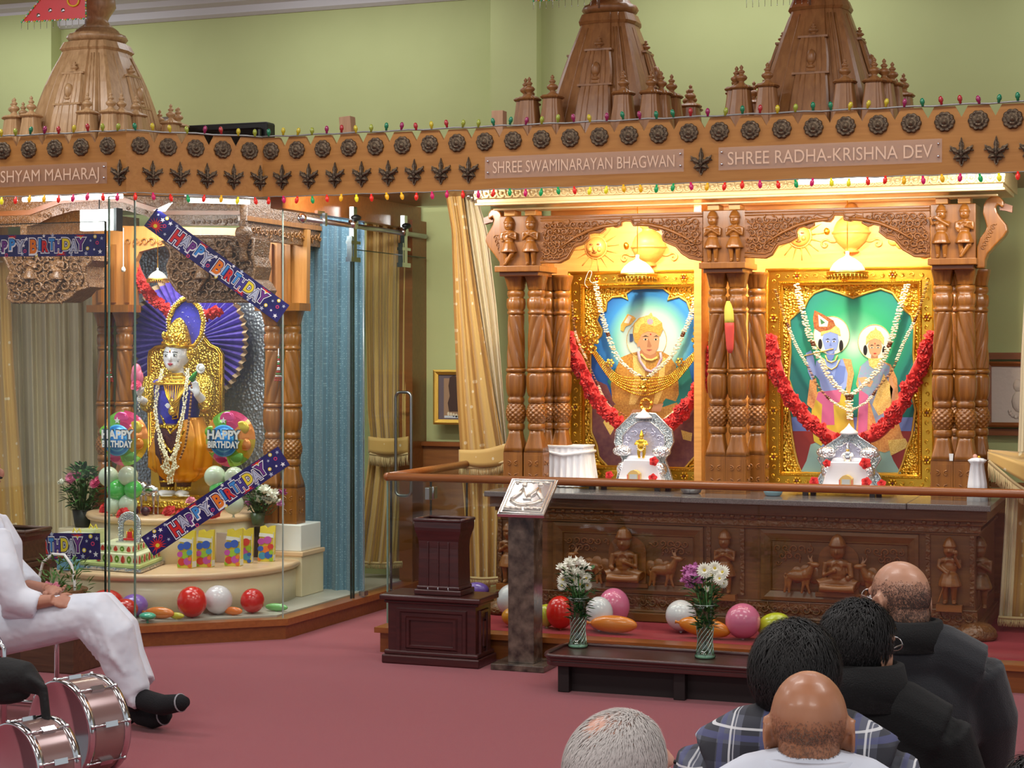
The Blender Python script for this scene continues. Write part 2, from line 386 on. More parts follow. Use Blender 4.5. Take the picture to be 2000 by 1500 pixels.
def leaf(mb,P,nrm,s):
    X=V((0,0,1)).cross(nrm).normalized(); f=lambda a,b,h:P+X*a*s+V((0,0,1))*b*s*1.15+nrm*h
    mb.prism(LEAF,f,0,.012,BRZ)
    mb.tube([f(0,-.8,.012),f(0,0,.022),f(0,.9,.012)],[.004,.007,.003],BRZ,6)
    for sg in (-1,1):
        mb.tube([f(0,-.2,.014),f(sg*.3,0,.02),f(sg*.6,.12,.018),f(sg*.82,.3,.013)],[.007,.009,.008,.003],BRZ,6)
        mb.tube([f(0,-.4,.014),f(sg*.25,-.35,.02),f(sg*.5,-.42,.014)],[.006,.008,.004],BRZ,6)
    mb.ball(f(0,-.15,.016),(.012,.012,.012),BRZ,8)
def text_mesh(txt,size,f,h,m,ext=.0015,align='CENTER',offset=0,spacing=1.0):
    cu=bpy.data.curves.new('t','FONT'); cu.body=txt; cu.size=size; cu.align_x=align; cu.extrude=0; cu.offset=offset; cu.space_character=spacing; cu.resolution_u=4
    o=bpy.data.objects.new('t',cu); COL.objects.link(o)
    me=bpy.data.meshes.new_from_object(o.evaluated_get(bpy.context.evaluated_depsgraph_get()))
    vs=[(v.co.x,v.co.y) for v in me.vertices]; fs=[tuple(p.vertices) for p in me.polygons]
    bpy.data.objects.remove(o); bpy.data.meshes.remove(me)
    mb=MB(); mb.add([f(a,b,h) for a,b in vs],fs,m); return mb, vs
PLT=glassm('acrylic_plate',(255,252,250),.10,.45)
ENG=mat('engraved_white',(226,190,160),.6)
def fascia(name,P,Q,label,ros,leaves,plates=()):
    L=(Q-P).length; d=(Q-P).normalized(); nrm=V((d.y,-d.x,0)); Z=V((0,0,1))
    f=lambda a,b,h:P+d*a+Z*b+nrm*h
    t=thing(name,label,'fascia board',tuple(P+Z*ZB))
    ros=sorted(ros); cut=[0]+[(ros[i]+ros[i+1])/2 for i in range(len(ros)-1)]+[L]
    poly=[(0,ZB),(L,ZB)]
    for i in range(len(ros)-1,-1,-1):
        a,b=cut[i],cut[i+1]; w=min(.155,b-a)
        e=.018*w/.155
        ra=a+.032 if i>0 else a; rb=b-.032 if i<len(ros)-1 else b
        poly+= [(b-.001 if i<len(ros)-1 else b,ZN if i<len(ros)-1 else ZT),(rb,ZT),(ra,ZT)]
        if i>0: poly.append((a+.001,ZN))
        else: poly.append((a,ZT)) if ra!=a else None
    mb=MB(); mb.prism(poly,f,-.022,0,W_F); fin('board',mb,t)
    mb=MB(); rosette(mb,f(ros[0],ZR,0),nrm,.052); r0=fin('rosette',mb,t)
    for a in ros[1:]:
        c=r0.copy(); COL.objects.link(c); c.parent=t; c.location=r0.location+d*(a-ros[0])
    if leaves:
        mb=MB(); leaf(mb,f(leaves[0],ZL,0),nrm,.068); l0=fin('leaf_ornament',mb,t)
        for a in leaves[1:]:
            c=l0.copy(); COL.objects.link(c); c.parent=t; c.location=l0.location+d*(a-leaves[0])
    for a,b,zc,txt,sz in plates:
        mb=MB(); h2=.062; vs=[]
        mb.bb((0,0,0),(1,1,1),PLT); mb.v=[tuple(f(a+p[0]*(b-a),zc-h2+p[2]*2*h2,.004+p[1]*.004)) for p in mb.v]
        pl=fin('name_plate',mb,t)
        mb,vs=text_mesh(txt,.1,lambda x,y,h:f(x,y,h),0,ENG)
        w0=max(v[0] for v in vs)-min(v[0] for v in vs); k=(b-a-.10)/w0; hh=max(v[1] for v in vs)
        mb,_=text_mesh(txt,.1,lambda x,y,h:f((a+b)/2+x*k,zc+(y-hh/2)*sz,h),.0095,ENG); fin('engraved_lettering',mb,pl)
        for x in (a+.018,b-.018):
            for z in (zc-.03,zc+.035):
                mb=MB(); mb.ball(f(x,z,.010),(.007,.007,.007),CHR,8); fin('screw',mb,pl)
    return t
sx=lambda px,P: xa(px,P.y)-P.x
ros=[530,578,628,678,731,783,836,889,943,997,1053,1108,1165,1222,1280,1340,1398,1459,1521,1583,1648,1712,1777,1845,1912,1978]
rr=[sx(p,F2) for p in ros]; step=(rr[-1]-rr[0])/(len(rr)-1); rr=[rr[0]+step*i for i in range(len(rr)+6)]
rr=[r for r in rr if r<(F3-F2).length-.05]
lv=[sx(p,F2) for p in (552,604,655,707,759,810,862,916,1370,1878,1946,2014)]
fascia('fascia_board',F2,F3,'long straight fascia board over the main altar with two name plates',rr,lv,
  [(sx(948,F2),sx(1336,F2),ZL+.012,'SHREE SWAMINARAYAN BHAGWAN',.95),(sx(1404,F2),sx(1840,F2),ZL+.012,'SHREE RADHA-KRISHNA DEV',1.0)])
Lm=(F2-F1).length
fascia('fascia_board',F1,F2,'short angled fascia board joining the left shrine front and the long straight board',[Lm*(i+.5)/5 for i in range(5)],[Lm*(i+.95)/5.05 for i in range(5)])
r0=[sx(p,F0) for p in (-140,-90,-40,10,62,112,160,211,254)]; stp=(r0[-2]-r0[0])/7; r0=[r0[0]+stp*i for i in range(-5,9)]; r0=[r for r in r0 if .05<r<2.88]
fascia('fascia_board',F0,F1,'fascia board over the left shrine with a name plate cut by the left edge',r0,[sx(235,F0)],
  [(sx(-152,F0),sx(210,F0),ZL+.005,'SHREE GHANSHYAM MAHARAJ',1.0)])
# ---- string lights
BC=[mat('bulb_'+n,c,.15,coat=.5) for n,c in (('green',(20,120,80)),('yellow',(196,176,40)),('red',(170,40,44)),('olive',(150,160,50)),('pink',(150,36,86)))]
BL=[mat('lit_bulb_'+n,c,.15,coat=.5,emit=.35) for n,c in (('red',(220,40,30)),('yellow',(230,220,40)),('pink',(196,30,90)),('green',(20,150,80)),('amber',(230,170,30)))]
CORD=mat('silver_cord',(150,150,146),.4,.5)
def lights(P,Q,z,up,label,px_step=.095):
    L=(Q-P).length; d=(Q-P)/L; nrm=V((d.y,-d.x,0)); n=int(L/px_step)
    t=thing('string_lights',label,'string lights',tuple(P+V((0,0,z))))
    pts=[P+d*(L*i/n)+V((0,0,z+(.003*math.sin(i*2.1))))+nrm*.01 for i in range(n+1)]
    mb=MB(); mb.tube(pts,.005 if up else .003,CORD,6); fin('cord',mb,t)
    pr=[];S=BC if up else BL
    for k in range(len(S)):
        mb=MB(); sg=1 if up else -1
        mb.lathe([(0,0),(.007,.001*1),(.008,.014),(.012,.018),(.013,.03),(.009,.042),(0,.047)] if up else [(0,-.045),(.008,-.040),(.0125,-.028),(.012,-.016),(.007,-.012),(.006,0),(0,.001)],S[k],8,Matrix.Translation(P+V((0,0,z))))
        pr.append(mb)
    first={}
    for i in range(n):
        k=random.Random(i*7+int(up)).randrange(len(S)) if i%3 else i%len(S)
        o_=P+d*(L*(i+.5)/n)+nrm*.012-P+V((0,0,.004*math.sin(i*1.7)))
        if k not in first: c=fin('bulb',pr[k],t); first[k]=c
        else: c=first[k].copy(); COL.objects.link(c); c.parent=t
        c.location=o_; c.rotation_euler=(0,math.radians(random.uniform(-14,14)),0)
lights(F2,V((1.0,9.5,0)),ZT+.006,True,'string of unlit coloured bulbs along the top of the long fascia board')
lights(F1,F2,ZT+.006,True,'string of unlit coloured bulbs along the top of the short angled fascia')
lights(V((-7.2,8.93,0)),F1,ZT+.006,True,'string of unlit coloured bulbs along the top of the left shrine fascia')
lights(F2,V((1.0,9.5,0)),ZB-.002,False,'string of glowing coloured bulbs under the long fascia board')
lights(F1,F2,ZB-.002,False,'string of glowing coloured bulbs under the short angled fascia')
lights(V((-7.2,8.93,0)),F1,ZB-.002,False,'string of glowing coloured bulbs under the left shrine fascia')
TUBE=mat('lit_tube',(255,252,244),.5,emit=9)
def strip(name,P,Q,label):
    t=thing(name,label,'light fitting',tuple(P)); mb=MB(); mb.tube([P,Q],.014,TUBE,10); fin('tube',mb,t)
    mb=MB(); c=(V(P)+V(Q))/2+V((0,0,.035)); d=V(Q)-V(P); mb.box(c,(d.length+.05,.05,.03),WHT,rz=math.atan2(d.y,d.x)); fin('housing',mb,t)
strip('fluorescent_lamp',(xa(1560,9.72),9.72,2.665),(xa(1730,9.72),9.72,2.665),'lit fluorescent tube peeking below the long fascia on the right')
strip('fluorescent_lamp',(-5.62,9.50,2.655),(-5.34,9.74,2.655),'lit fluorescent tube at the right front corner of the left shrine')
strip('fluorescent_lamp',(-6.6,9.2,2.665),(-5.9,9.2,2.665),'lit fluorescent tube above the left shrine canopy arch')
P=at(194,430,Y=9.5); t=thing('reflection_box','glowing white box standing in for a reflection on the left shrine glass','reflection stand-in',tuple(P))
mb=MB(); mb.box(P,(.25,.05,.13),mat('reflection_glow',(255,255,246),.4,emit=1.6)); fin('glow_face',mb,t,bevel=.004)  # glowing box added in place of a white reflection in the glass
mb=MB(); mb.box(P+V((.135,.0,0)),(.02,.07,.14),BLK); mb.tube([P+V((0,0,.06)),P+V((0,0,.36))],.004,BLK); fin('bracket',mb,t)  # bracket and rod added to hold the stand-in box
# ---- things on top of the canopy
p=at(437,262,Y=10.6); mb=MB(); mb.box((p.x,10.6,2.80+.23),(.72,.12,.46),BLK)
mb.box((p.x,10.52,3.03),(.66,.04,.38),mat('screen_black',(8,8,10),.15)); one('television',mb,'black flat television lying behind the angled fascia top','television',bevel=.015)
for px,y,w,l in ((686,228,.075,'leaning bare wood block behind the fascia, left one'),(975,217,.07,'upright bare wood block behind the fascia beside the middle spire')):
    q=at(px,y,Y=9.75); mb=MB(); M=Matrix.Translation((q.x,9.75,2.80))@Matrix.Rotation(-.08 if px<700 else 0,4,'Y')
    mb.box((0,0,(q.z-2.80)/2),(w,w,q.z-2.80),wood('raw_wood',(170,128,96),(188,146,112),.6,'Z',coat=0),M=M); one('wood_block',mb,l,'wood block',bevel=.003)
q=at(326,238,Y=10.9); mb=MB(); mb.box((q.x,10.9,(2.80+q.z+.03)/2),(.10,.08,q.z+.03-2.80),mat('grey_cardboard',(150,140,130),.8)); mb.box((q.x,10.85,q.z-.06),(.06,.02,.14),WHT)
one('small_box',mb,'small grey box with white face beside the left spire','box')
# ================================================================ CARVING HELPERS
def inpoly(x,y,P):
    c=False; n=len(P); j=n-1
    for i in range(n):
        if (P[i][1]>y)!=(P[j][1]>y) and x<(P[j][0]-P[i][0])*(y-P[i][1])/(P[j][1]-P[i][1]+1e-12)+P[i][0]: c=not c
        j=i
    return c
def edged(x,y,P):
    m=1e9
    for i in range(len(P)):
        a,b=V(P[i-1]),V(P[i]); p=V((x,y)); ab=b-a; t=max(0,min(1,(p-a).dot(ab)/max(ab.dot(ab),1e-12))); m=min(m,(p-a-ab*t).length)
    return m
def spiral(mb,f,x,y,r,a0,sg,m,tail=1.2,w=.22,up=None,h=.006):
    pts=[];rad=[]
    for k in range(15):
        t=k/14; th=a0+sg*t*4.6*PI/2; q=r*(1-.82*t)
        pts.append(f(x+q*math.cos(th),y+q*math.sin(th),h*(.5+.8*t))); rad.append(r*w*(1-.45*t))
    mb.tube(pts,rad,m,6)
    # leaf flick at the root of the curl
    tx,ty=x+r*math.cos(a0),y+r*math.sin(a0); ta=a0-sg*PI/2
    pts=[f(tx+r*tail*s*math.cos(ta+sg*.5*s),ty+r*tail*s*math.sin(ta+sg*.5*s),h*.5) for s in (0,.35,.7,1)]
    mb.tube(pts,[r*w,r*w*1.1,r*w*.8,r*w*.15],m,6)
def scrollwork(mb,f,P,r,m,seed=1,h=.008,step=2.1):
    rnd=random.Random(seed); xs=[p[0] for p in P]; ys=[p[1] for p in P]
    y=min(ys)+r; row=0
    while y<max(ys):
        x=min(xs)+r*(1+.9*(row%2))
        while x<max(xs):
            if inpoly(x,y,P):
                e=edged(x,y,P)
                if e>r*.55: spiral(mb,f,x+rnd.uniform(-.1,.1)*r,y+rnd.uniform(-.1,.1)*r,min(r,e*.95)*rnd.uniform(.85,1),rnd.uniform(0,2*PI),rnd.choice((-1,1)),m,h=h)
            x+=r*step
        y+=r*step*.92; row+=1
def world_f(Y): return lambda x,z,h: V((x,Y-h,z))
def px_f(Y): return lambda px,py,h: at(px,py,Y=Y-h)
def pxz(px,py,Y): p=at(px,py,Y=Y); return (p.x,p.z)
def conv(L,Y): return [pxz(a,b,Y) for a,b in L]
def limb(mb,pts,rad,m,n=10): mb.tube(pts,rad,m,n)
def carved_person(mb,x,y,z,h,m,pose='pray',flip=1):
    u=h/8.6; P=lambda a,o,b:V((x+a*u*flip,y-o*u,z+b*u))
    if pose!='seated':
        for s in (-1,1):
            ft=P(s*.55,.6,.25)
            if pose=='cross' and s>0: limb(mb,[P(.4,.5,3.6),P(.7,.9,2.0),P(-.35,.9,.5)],[.5*u,.42*u,.28*u],m); ft=P(-.5,1.0,.25)
            else: limb(mb,[P(s*.45,.5,3.6),P(s*.55,.7,2.0),P(s*.5,.4,.3)],[.52*u,.42*u,.28*u],m)
            mb.ball(ft,(.3*u,.55*u,.22*u),m,8)
        mb.lathe([(.5*u,4.3*u),(1.0*u,3.8*u),(1.4*u,2.7*u),(1.45*u,2.3*u),(.6*u,2.3*u)],m,14,Matrix.Translation(P(0,.4,0)))
        b=0
    else:
        b=-2.6
        for s in (-1,1):
            limb(mb,[P(s*.4,.4,1.1),P(s*1.9,.7,.8),P(s*1.6,1.0,.5),P(s*-.2,1.1,.45)],[.6*u,.55*u,.42*u,.3*u],m)
        mb.ball(P(0,.3,1.1),(1.1*u,.7*u,.7*u),m,12)
    mb.ball(P(0,.45,4.7+b),(.95*u,.7*u,1.0*u),m,12); mb.ball(P(0,.5,5.5+b),(1.2*u,.6*u,.5*u),m,12)
    mb.ball(P(0,.5,4.2+b),(.75*u,.6*u,.4*u),m,12)
    limb(mb,[P(0,.5,5.7+b),P(0,.6,6.5+b)],[.3*u,.3*u],m)
    mb.ball(P(0,.7,6.75+b),(.76*u,.7*u,.86*u),m,12); mb.ball(P(0,1.4,6.65+b),(.14*u,.2*u,.22*u),m,6)
    for s in (-1,1): mb.ball(P(s*.58,.6,6.8+b),(.14*u,.14*u,.26*u),m,6)
    mb.lathe([(.84*u,0),(.9*u,.15*u),(.8*u,.32*u),(.66*u,.7*u),(.45*u,1.0*u),(.12*u,1.25*u),(0,1.3*u)],m,12,Matrix.Translation(P(0,.6,7.15+b)))
    hand={'pray':(P(.05,1.5,5.2+b),P(-.05,1.5,5.2+b)),'flute':(P(-.9,1.2,6.3+b),P(-1.6,1.1,6.2+b)),'stick':(P(-.1,1.3,4.0+b),P(.9,1.2,6.0+b)),
          'cross':(P(.2,1.4,5.0+b),P(-.9,1.1,4.2+b)),'seated':(P(1.1,1.1,1.6),P(-.2,1.3,4.9+b))}[pose]
    elb={'pray':(P(1.2,.7,4.4+b),P(-1.2,.7,4.4+b)),'flute':(P(1.25,.9,5.0+b),P(-1.35,.9,5.3+b)),'stick':(P(1.2,.8,4.6+b),P(1.3,.9,4.9+b)),'cross':(P(1.25,.7,4.5+b),P(-1.2,.7,4.6+b)),'seated':(P(1.35,.7,4.2+b),P(-1.3,.7,4.3+b))}[pose]
    for k,s in ((0,1),(1,-1)):
        sh=P(s*1.15,.5,5.6+b)
        if pose=='stick': el=P(s*1.3,.8,4.7+b); hd=P(-.2 if s<0 else .75,1.2,3.9 if s<0 else 6.0)
        else: el=elb[k]; hd=hand[k]
        limb(mb,[sh,el,hd],[.32*u,.28*u,.2*u],m,8); mb.ball(hd,(.24*u,.2*u,.28*u),m,8)
    if pose=='flute': limb(mb,[P(-2.1,1.1,6.2),P(.1,1.3,6.6)],[.1*u,.1*u],m,6)
    if pose=='stick': limb(mb,[P(-1.3,1.3,.3),P(.1,1.4,4.4)],[.12*u,.12*u],m,6); mb.ball(P(.85,1.2,6.5),(.3*u,.25*u,.4*u),m,8)
    mb.tube([P(.5*math.cos(t),1.0+.1*math.sin(t),5.3+b+.55*math.sin(t)-.2) for t in [i*2*PI/12 for i in range(12)]],.08*u,m,5,closed=True)
def carved_deer(mb,x,y,z,s,m,flip=1):
    P=lambda a,o,b:V((x+a*s*flip,y-o*s,z+b*s))
    mb.ball(P(0,.25,.62),(.42*s,.18*s,.2*s),m,12); mb.ball(P(-.28,.25,.68),(.22*s,.19*s,.22*s),m,10)
    limb(mb,[P(-.35,.28,.72),P(-.5,.34,.98)],[.16*s,.1*s],m); mb.ball(P(-.6,.38,1.02),(.17*s,.1*s,.1*s),m,10)
    for a,b in ((-.34,-.40),(-.2,-.12),(.26,.30),(.38,.46)):
        limb(mb,[P(a,.25,.55),P(a+.02,.28,.3),P(b,.28,.04)],[.1*s,.055*s,.045*s],m,8)
    for sg in (0,1): limb(mb,[P(-.52+.05*sg,.36,1.08),P(-.46+.1*sg,.3,1.25),P(-.5+.16*sg,.26,1.36)],[.035*s,.03*s,.012*s],m,6)
    mb.ball(P(-.42,.42,1.08),(.1*s,.03*s,.05*s),m,6); limb(mb,[P(.42,.2,.7),P(.5,.22,.55)],[.04*s,.02*s],m,6)
# ================================================================ ALTAR
AY=10.2
t=thing('altar','long carved dark wooden altar with grey granite top and relief figures','altar',(-2.4,AY,PZ))
bx0,bx1=xa(985,AY),xa(1905,AY)
mb=MB(); mb.bb((bx0,AY,PZ),(bx1,11.3,.855),W_A)
f=world_f(AY)
for z0,z1,o in ((.80,.86,.07),(.775,.80,.045),(.72,.735,.02),(.147,.20,.035),(.20,.215,.02),(.295,.305,.012)): mb.bb((bx0-o,AY-o,z0),(bx1+o,11.3,z1),W_A)
fin('body',mb,t,bevel=.006)
mb=MB()
for z0,z1,o in ((.735,.775,.03),(.215,.295,.012),): mb.bb((bx0-o,AY-o,z0),(bx1+o,AY,z1),W_AC)
for i in range(46):
    x=bx0+(bx1-bx0)*(i+.5)/46
    spiral(mb,world_f(AY-.012),x,.262,.026,(i%2)*PI+.5,1 if i%2 else -1,W_A,h=.01)
    mb.ball((x,AY-.045,.79),(.016,.02,.014),W_A,6)
fin('carved_border',mb,t)
GRAN=mat('grey_granite',(120,112,112),.18,c2=(86,78,80),cscale=220,coat=.4,spec=.7)
sx0,sx1=xa(945,10.05),xa(1935,10.05)
mb=MB(); xs=[sx0,xa(1330,10.05),xa(1770,10.05),sx1]
for i in range(3): mb.bb((xs[i]+(.002 if i else 0),10.05-.012*(i%2),.866),(xs[i+1],11.4,.90),GRAN)
tag(fin('marble_top',mb,t,bevel=.005),label='polished grey granite top')
def panel(px0,px1,kind,seed):
    X0,X1=xa(px0,AY),xa(px1,AY); Z0,Z1=.31,.715
    m=MB()
    def ring(i0,i1,h0,h1):
        a=[(X0+i0,Z0+i0),(X1-i0,Z0+i0),(X1-i0,Z1-i0),(X0+i0,Z1-i0)]; b=[(X0+i1,Z0+i1),(X1-i1,Z0+i1),(X1-i1,Z1-i1),(X0+i1,Z1-i1)]
        m.add([f(p,q,h0) for p,q in a]+[f(p,q,h1) for p,q in b],[(k,(k+1)%4,4+(k+1)%4,4+k) for k in range(4)],W_A)
    ring(0,.001,0,.02); ring(.001,.02,.02,.022); ring(.02,.055,.022,.006); ring(.055,.06,.006,.012); ring(.06,.066,.012,.002)
    m.add([f(X0+.066,Z0+.066,.002),f(X1-.066,Z0+.066,.002),f(X1-.066,Z1-.066,.002),f(X0+.066,Z1-.066,.002)],[(0,1,2,3)],W_A)
    fr=fin('relief_panel',m,t)
    m=MB(); c=(X0+X1)/2
    for s in (-1,1):
        L=[(c+s*.13,.57),(c+s*(X1-X0-.15)/2,.50),(c+s*(X1-X0-.15)/2,.64),(c+s*.10,.645)]
        scrollwork(m,world_f(AY-.002),L,.024,W_P,seed,h=.008,step=1.9)
        for k in range(3): m.ball((c+s*(.14+.05*k),AY-.002,.46+.012*(k%2)),(.04,.012,.05),W_P,10)
    fin('leaf_relief',m,fr)
    m=MB(); m.bb((c-.13,AY-.028,.345),(c+.13,AY,.37),W_P)
    P=[(c-.115,.37),(c+.115,.37),(c+.115,.56)]+[(c+.115*math.cos(a),.56+.09*math.sin(a)) for a in [i*PI/8 for i in range(1,8)]]+[(c-.115,.56)]
    m.prism(P,f,0,.014,W_P); fin('arch_relief',m,fr)
    m=MB(); carved_person(m,c+(.0 if kind else -.01),AY-.014,.37,.50,W_P,'seated',1 if kind else -1); fin('seated_figure',m,fr,remesh=.0045)
    for s in (-1,1):
        m=MB(); carved_deer(m,c+s*.225,AY-.004,.355,.17,W_P,flip=-1*s if kind==0 else (1 if s>0 else -1)); fin('carved_deer',m,fr,remesh=.004)
panel(1082,1375,0,3); panel(1487,1795,1,5)
for (px,w,pose,fl) in ((998,.13,'pray',1),(1418,.20,'pray',1),(1856,.24,'stick',1)):
    x=xa(px,AY); m=MB(); 
    for s in (-1,1): m.bb((x+s*w/2-.012,AY-.02,.33),(x+s*w/2+.012,AY,.72),W_AC)
    m.bb((x-w/2,AY-.008,.33),(x+w/2,AY,.72),W_A); m.bb((x-.07,AY-.07,.30),(x+.07,AY,.335),W_P); n_=fin('niche_frame',m,t)
    m=MB(); carved_person(m,x,AY-.01,.335,.385,W_P,pose,fl); fin('standing_figure',m,n_,remesh=.0045)
for x,s in ((bx0,-1),(bx1,1)):
    m=MB(); m.lathe([(.02,.0),(.11,.0),(.12,.02),(.11,.05),(.08,.08),(.05,.09),(.02,.095)],W_AC,24,Matrix.Translation((x,AY+.02,PZ))); fin('carved_foot',m,t)
    m=MB(); carved_person(m,x+s*.012,AY+.12,.30,.42,W_A,'pray'); fin('side_figure',m,t,remesh=.006)
# ================================================================ CARVED COLUMNS
def sq(k):
    def rf(a,z,r):
        c=max(abs(math.cos(a)),abs(math.sin(a))); return r/(c**k)
    return rf
def column(H,R,tw,label,group,m=W_C):
    t=thing('carved_column',label,'column',group=group)
    b=MB(); b.box((0,0,.083*H),(2*R*1.06,2*R*1.06,.166*H),m)
    for k in range(4):
        M=Matrix.Rotation(k*PI/2,4,'Z'); g=lambda x,z,h:M@V((x,-R*1.06-h,z))
        for s in (-1,1):
            spiral(b,g,s*R*.4,.115*H,R*.26,PI/2 if s>0 else PI/2,s,m,tail=.6,h=.006); spiral(b,g,s*R*.4,.055*H,R*.26,PI/2,s,m,tail=.6,h=.006)
        b.prism([(-.85*R,.012*H),(.85*R,.012*H),(.85*R,.155*H),(-.85*R,.155*H)],g,0,.002,m)
    fin('base',b,t,bevel=.003)
    b=MB(); S=[(1.05,.166),(1.0,.19),(.88,.225),(.80,.25),(.78,.268)]
    b.lathe([(r*R,z*H) for r,z in S],m,32,rf=lambda a,z,r:r/(max(abs(math.cos(a)),abs(math.sin(a)))**(max(0,1-(z/H-.166)/.1)))*(1+.05*math.cos(8*a)*(z/H>.18)))
    S=[(.8,.268),(.92,.275),(.95,.285),(.9,.297),(.78,.303)]
    b.lathe([(r*R,z*H) for r,z in S],m,32)
    S=[(.82+.26*math.sin(PI*i/28),.303+.09*i/28) for i in range(29)]
    b.lathe([(r*R,z*H) for r,z in S],m,64,rf=lambda a,z,r:r*(1+.17*(abs(math.sin(5*a+z/H*140))*abs(math.sin(5*a-z/H*140)))**.6-.1))
    S=[(.76,.393),(.9,.398),(.95,.41),(.9,.42),(.78,.425),(.82,.43),(.94,.45),(1.0,.48),(1.0,.52),(.96,.54)]
    b.lathe([(r*R,z*H) for r,z in S],m,48,rf=lambda a,z,r:r*(1+(.12*abs(math.sin(4*a)) if .43<z/H<.535 else 0)-.03))
    S=[(.96,.54),(1.08,.545),(1.1,.552),(1.0,.56)]
    b.lathe([(r*R,z*H) for r,z in S],m,32)
    S=[(.9-.10*i/30,.56+.25*i/30) for i in range(31)]
    b.lathe([(r*R,z*H) for r,z in S],m,60,rf=lambda a,z,r:r*(1+.24*abs(math.sin(2.5*a+tw*z/H*24))**.6-.13))
    S=[(.8,.81),(.94,.815),(.94,.825),(.82,.83),(.86,.84),(.92,.86),(.88,.885),(.78,.89),(.92,.9),(.96,.91),(.9,.922),(.76,.926)]
    b.lathe([(r*R,z*H) for r,z in S],m,40,rf=lambda a,z,r:r*(1+(.12*abs(math.sin(5*a)) if .835<z/H<.888 else 0)))
    fin('shaft',b,t)
    b=MB(); S=[(.78,.926),(.84,.94),(.96,.965),(1.12,.985),(1.15,.99),(1.15,1.0),(.5,1.0)]
    b.lathe([(r*R,z*H) for r,z in S],m,48,rf=lambda a,z,r:r/(max(abs(math.cos(a)),abs(math.sin(a)))**(.55))*(1+(.07*abs(math.cos(6*a)) if z/H<.98 else 0)))
    fin('capital',b,t,bevel=.002)
    return t
GC='carved columns of the main altar'
colA=column(1.315,.058,1,'carved column of the main altar, leftmost beside the cream curtain',GC)
colB=column(1.315,.058,-1,'carved column of the main altar, second from the left in front row',GC)
colA.location=(xa(1008,10.4),10.4,.90); colB.location=(xa(1048,10.4),10.4,.90)
for px,y,c,l in ((1070,10.62,colA,'carved column half hidden behind the left front pair'),(1097,10.62,colB,'carved column just left of the turbaned portrait'),
    (1402,10.4,colB,'carved column right of the turbaned portrait, front left of the middle group'),(1441,10.4,colA,'carved column at the centre of the middle group, in front'),
    (1478,10.6,colA,'carved column just left of the green couple portrait'),
    (1842,10.4,colB,'carved column right of the green couple portrait, front left of the right group'),(1886,10.4,colA,'carved column at the right front corner of the altar'),
    (1872,10.62,colA,'carved column half hidden between the two right front columns'),(1912,10.7,colB,'shadowed rear column at the right end of the altar')):
    dup(c,(xa(px,y),y,.90),label=l)
# ---- capital blocks with paired figures
def cap_block(p0,p1,poses,label,rot=0):
    Y=10.27; X0,X1=xa(p0,Y),xa(p1,Y); c=(X0+X1)/2; w=(X1-X0)
    t=thing('capital_block',label,'carved capital',(c,Y,2.215),group='figure capitals under the altar canopy')
    mb=MB(); mb.bb((X0+.01,Y+.03,2.255),(X1-.01,Y+.28,2.57),W_C); mb.bb((X0-.0,Y-.03,2.225),(X1+.0,Y+.30,2.262),W_C); mb.bb((X0+.02,Y+.0,2.20),(X1-.02,Y+.26,2.226),W_ST)
    for s in (-1,1): mb.bb((c+s*w*.23-.035,Y+.02,2.57),(c+s*w*.23+.035,Y+.14,2.605),W_B)
    fin('block',mb,t,bevel=.004)
    for s,po in zip((-1,1),poses):
        m=MB(); carved_person(m,c+s*w*.24,Y+.035,2.262,.315,W_C,po,1); fin('carved_figure',m,t,remesh=.0038)
cap_block(969,1057,('cross','pray'),'capital block with two standing carved figures, left end of canopy')
cap_block(1367,1457,('pray','pray'),'capital block with two straight robed figures, middle of canopy')
cap_block(1813,1908,('flute','cross'),'capital block with a flute player figure, right end of canopy')
# ---- arches
def arch(label,pts,seed,p0,p1,cx):
    Y=10.30; P=conv(pts,Y); X0=xa(p0,Y); X1=xa(p1,Y)
    poly=P+[(X1,2.565),(X0,2.565)]
    t=thing('carved_arch',label,'arch panel',((X0+X1)/2,Y,2.25)); f=world_f(Y)
    mb=MB(); mb.prism(poly,f,-.04,0,W_P); fin('panel',mb,t,bevel=.002)
    mb=MB(); mb.tube([f(a,b+.006,.004) for a,b in P],.007,W_P,8); mb.tube([f(a,b+.028,.003) for a,b in P],.004,W_P,6)
    for z in (2.55,2.535): mb.tube([f(X0,z,0),f(X1,z,0)],.005,W_P,6)
    fin('edge_moulding',mb,t)
    mb=MB(); inner=[(a,b+.018) for a,b in P]+[(X1-.012,2.53),(X0+.012,2.53)]
    scrollwork(mb,f,inner,.024,W_P,seed,h=.012,step=1.75); scrollwork(mb,f,inner,.012,W_P,seed+7,h=.008,step=2.6)
    C=xa(cx,Y)
    for s in (-1,1): # sweeping stems
        mb.tube([f(C+s*(.06+.09*k),2.50-.008*k*k,.012) for k in range(5)],[.010,.012,.011,.009,.004],W_P,6)
    fin('scroll_relief',mb,t)
arch('cusped carved wooden arch over the turbaned portrait',[(1056,514),(1092,514),(1108,506),(1121,483),(1139,477),(1150,467),(1150,457),(1160,455),(1172,456),(1181,449),(1180,441),(1186,437),(1194,441),(1203,445),(1212,441),(1213,434),(1219,432),(1233,433),(1238,442),(1251,441),(1252,434),(1264,435),(1269,446),(1285,451),(1287,446),(1298,455),(1294,462),(1297,472),(1306,477),(1321,483),(1332,496),(1347,506),(1372,511)],3,1056,1372,1226)
arch('cusped carved wooden arch over the green couple portrait',[(1455,503),(1495,505),(1507,499),(1519,480),(1541,474),(1557,465),(1555,453),(1560,446),(1569,443),(1580,447),(1590,441),(1589,432),(1595,428),(1609,433),(1620,434),(1626,428),(1629,421),(1647,421),(1650,431),(1661,433),(1670,429),(1671,423),(1685,426),(1685,437),(1696,443),(1705,439),(1721,443),(1718,455),(1732,466),(1749,471),(1764,489),(1786,502),(1816,503)],9,1455,1816,1638)
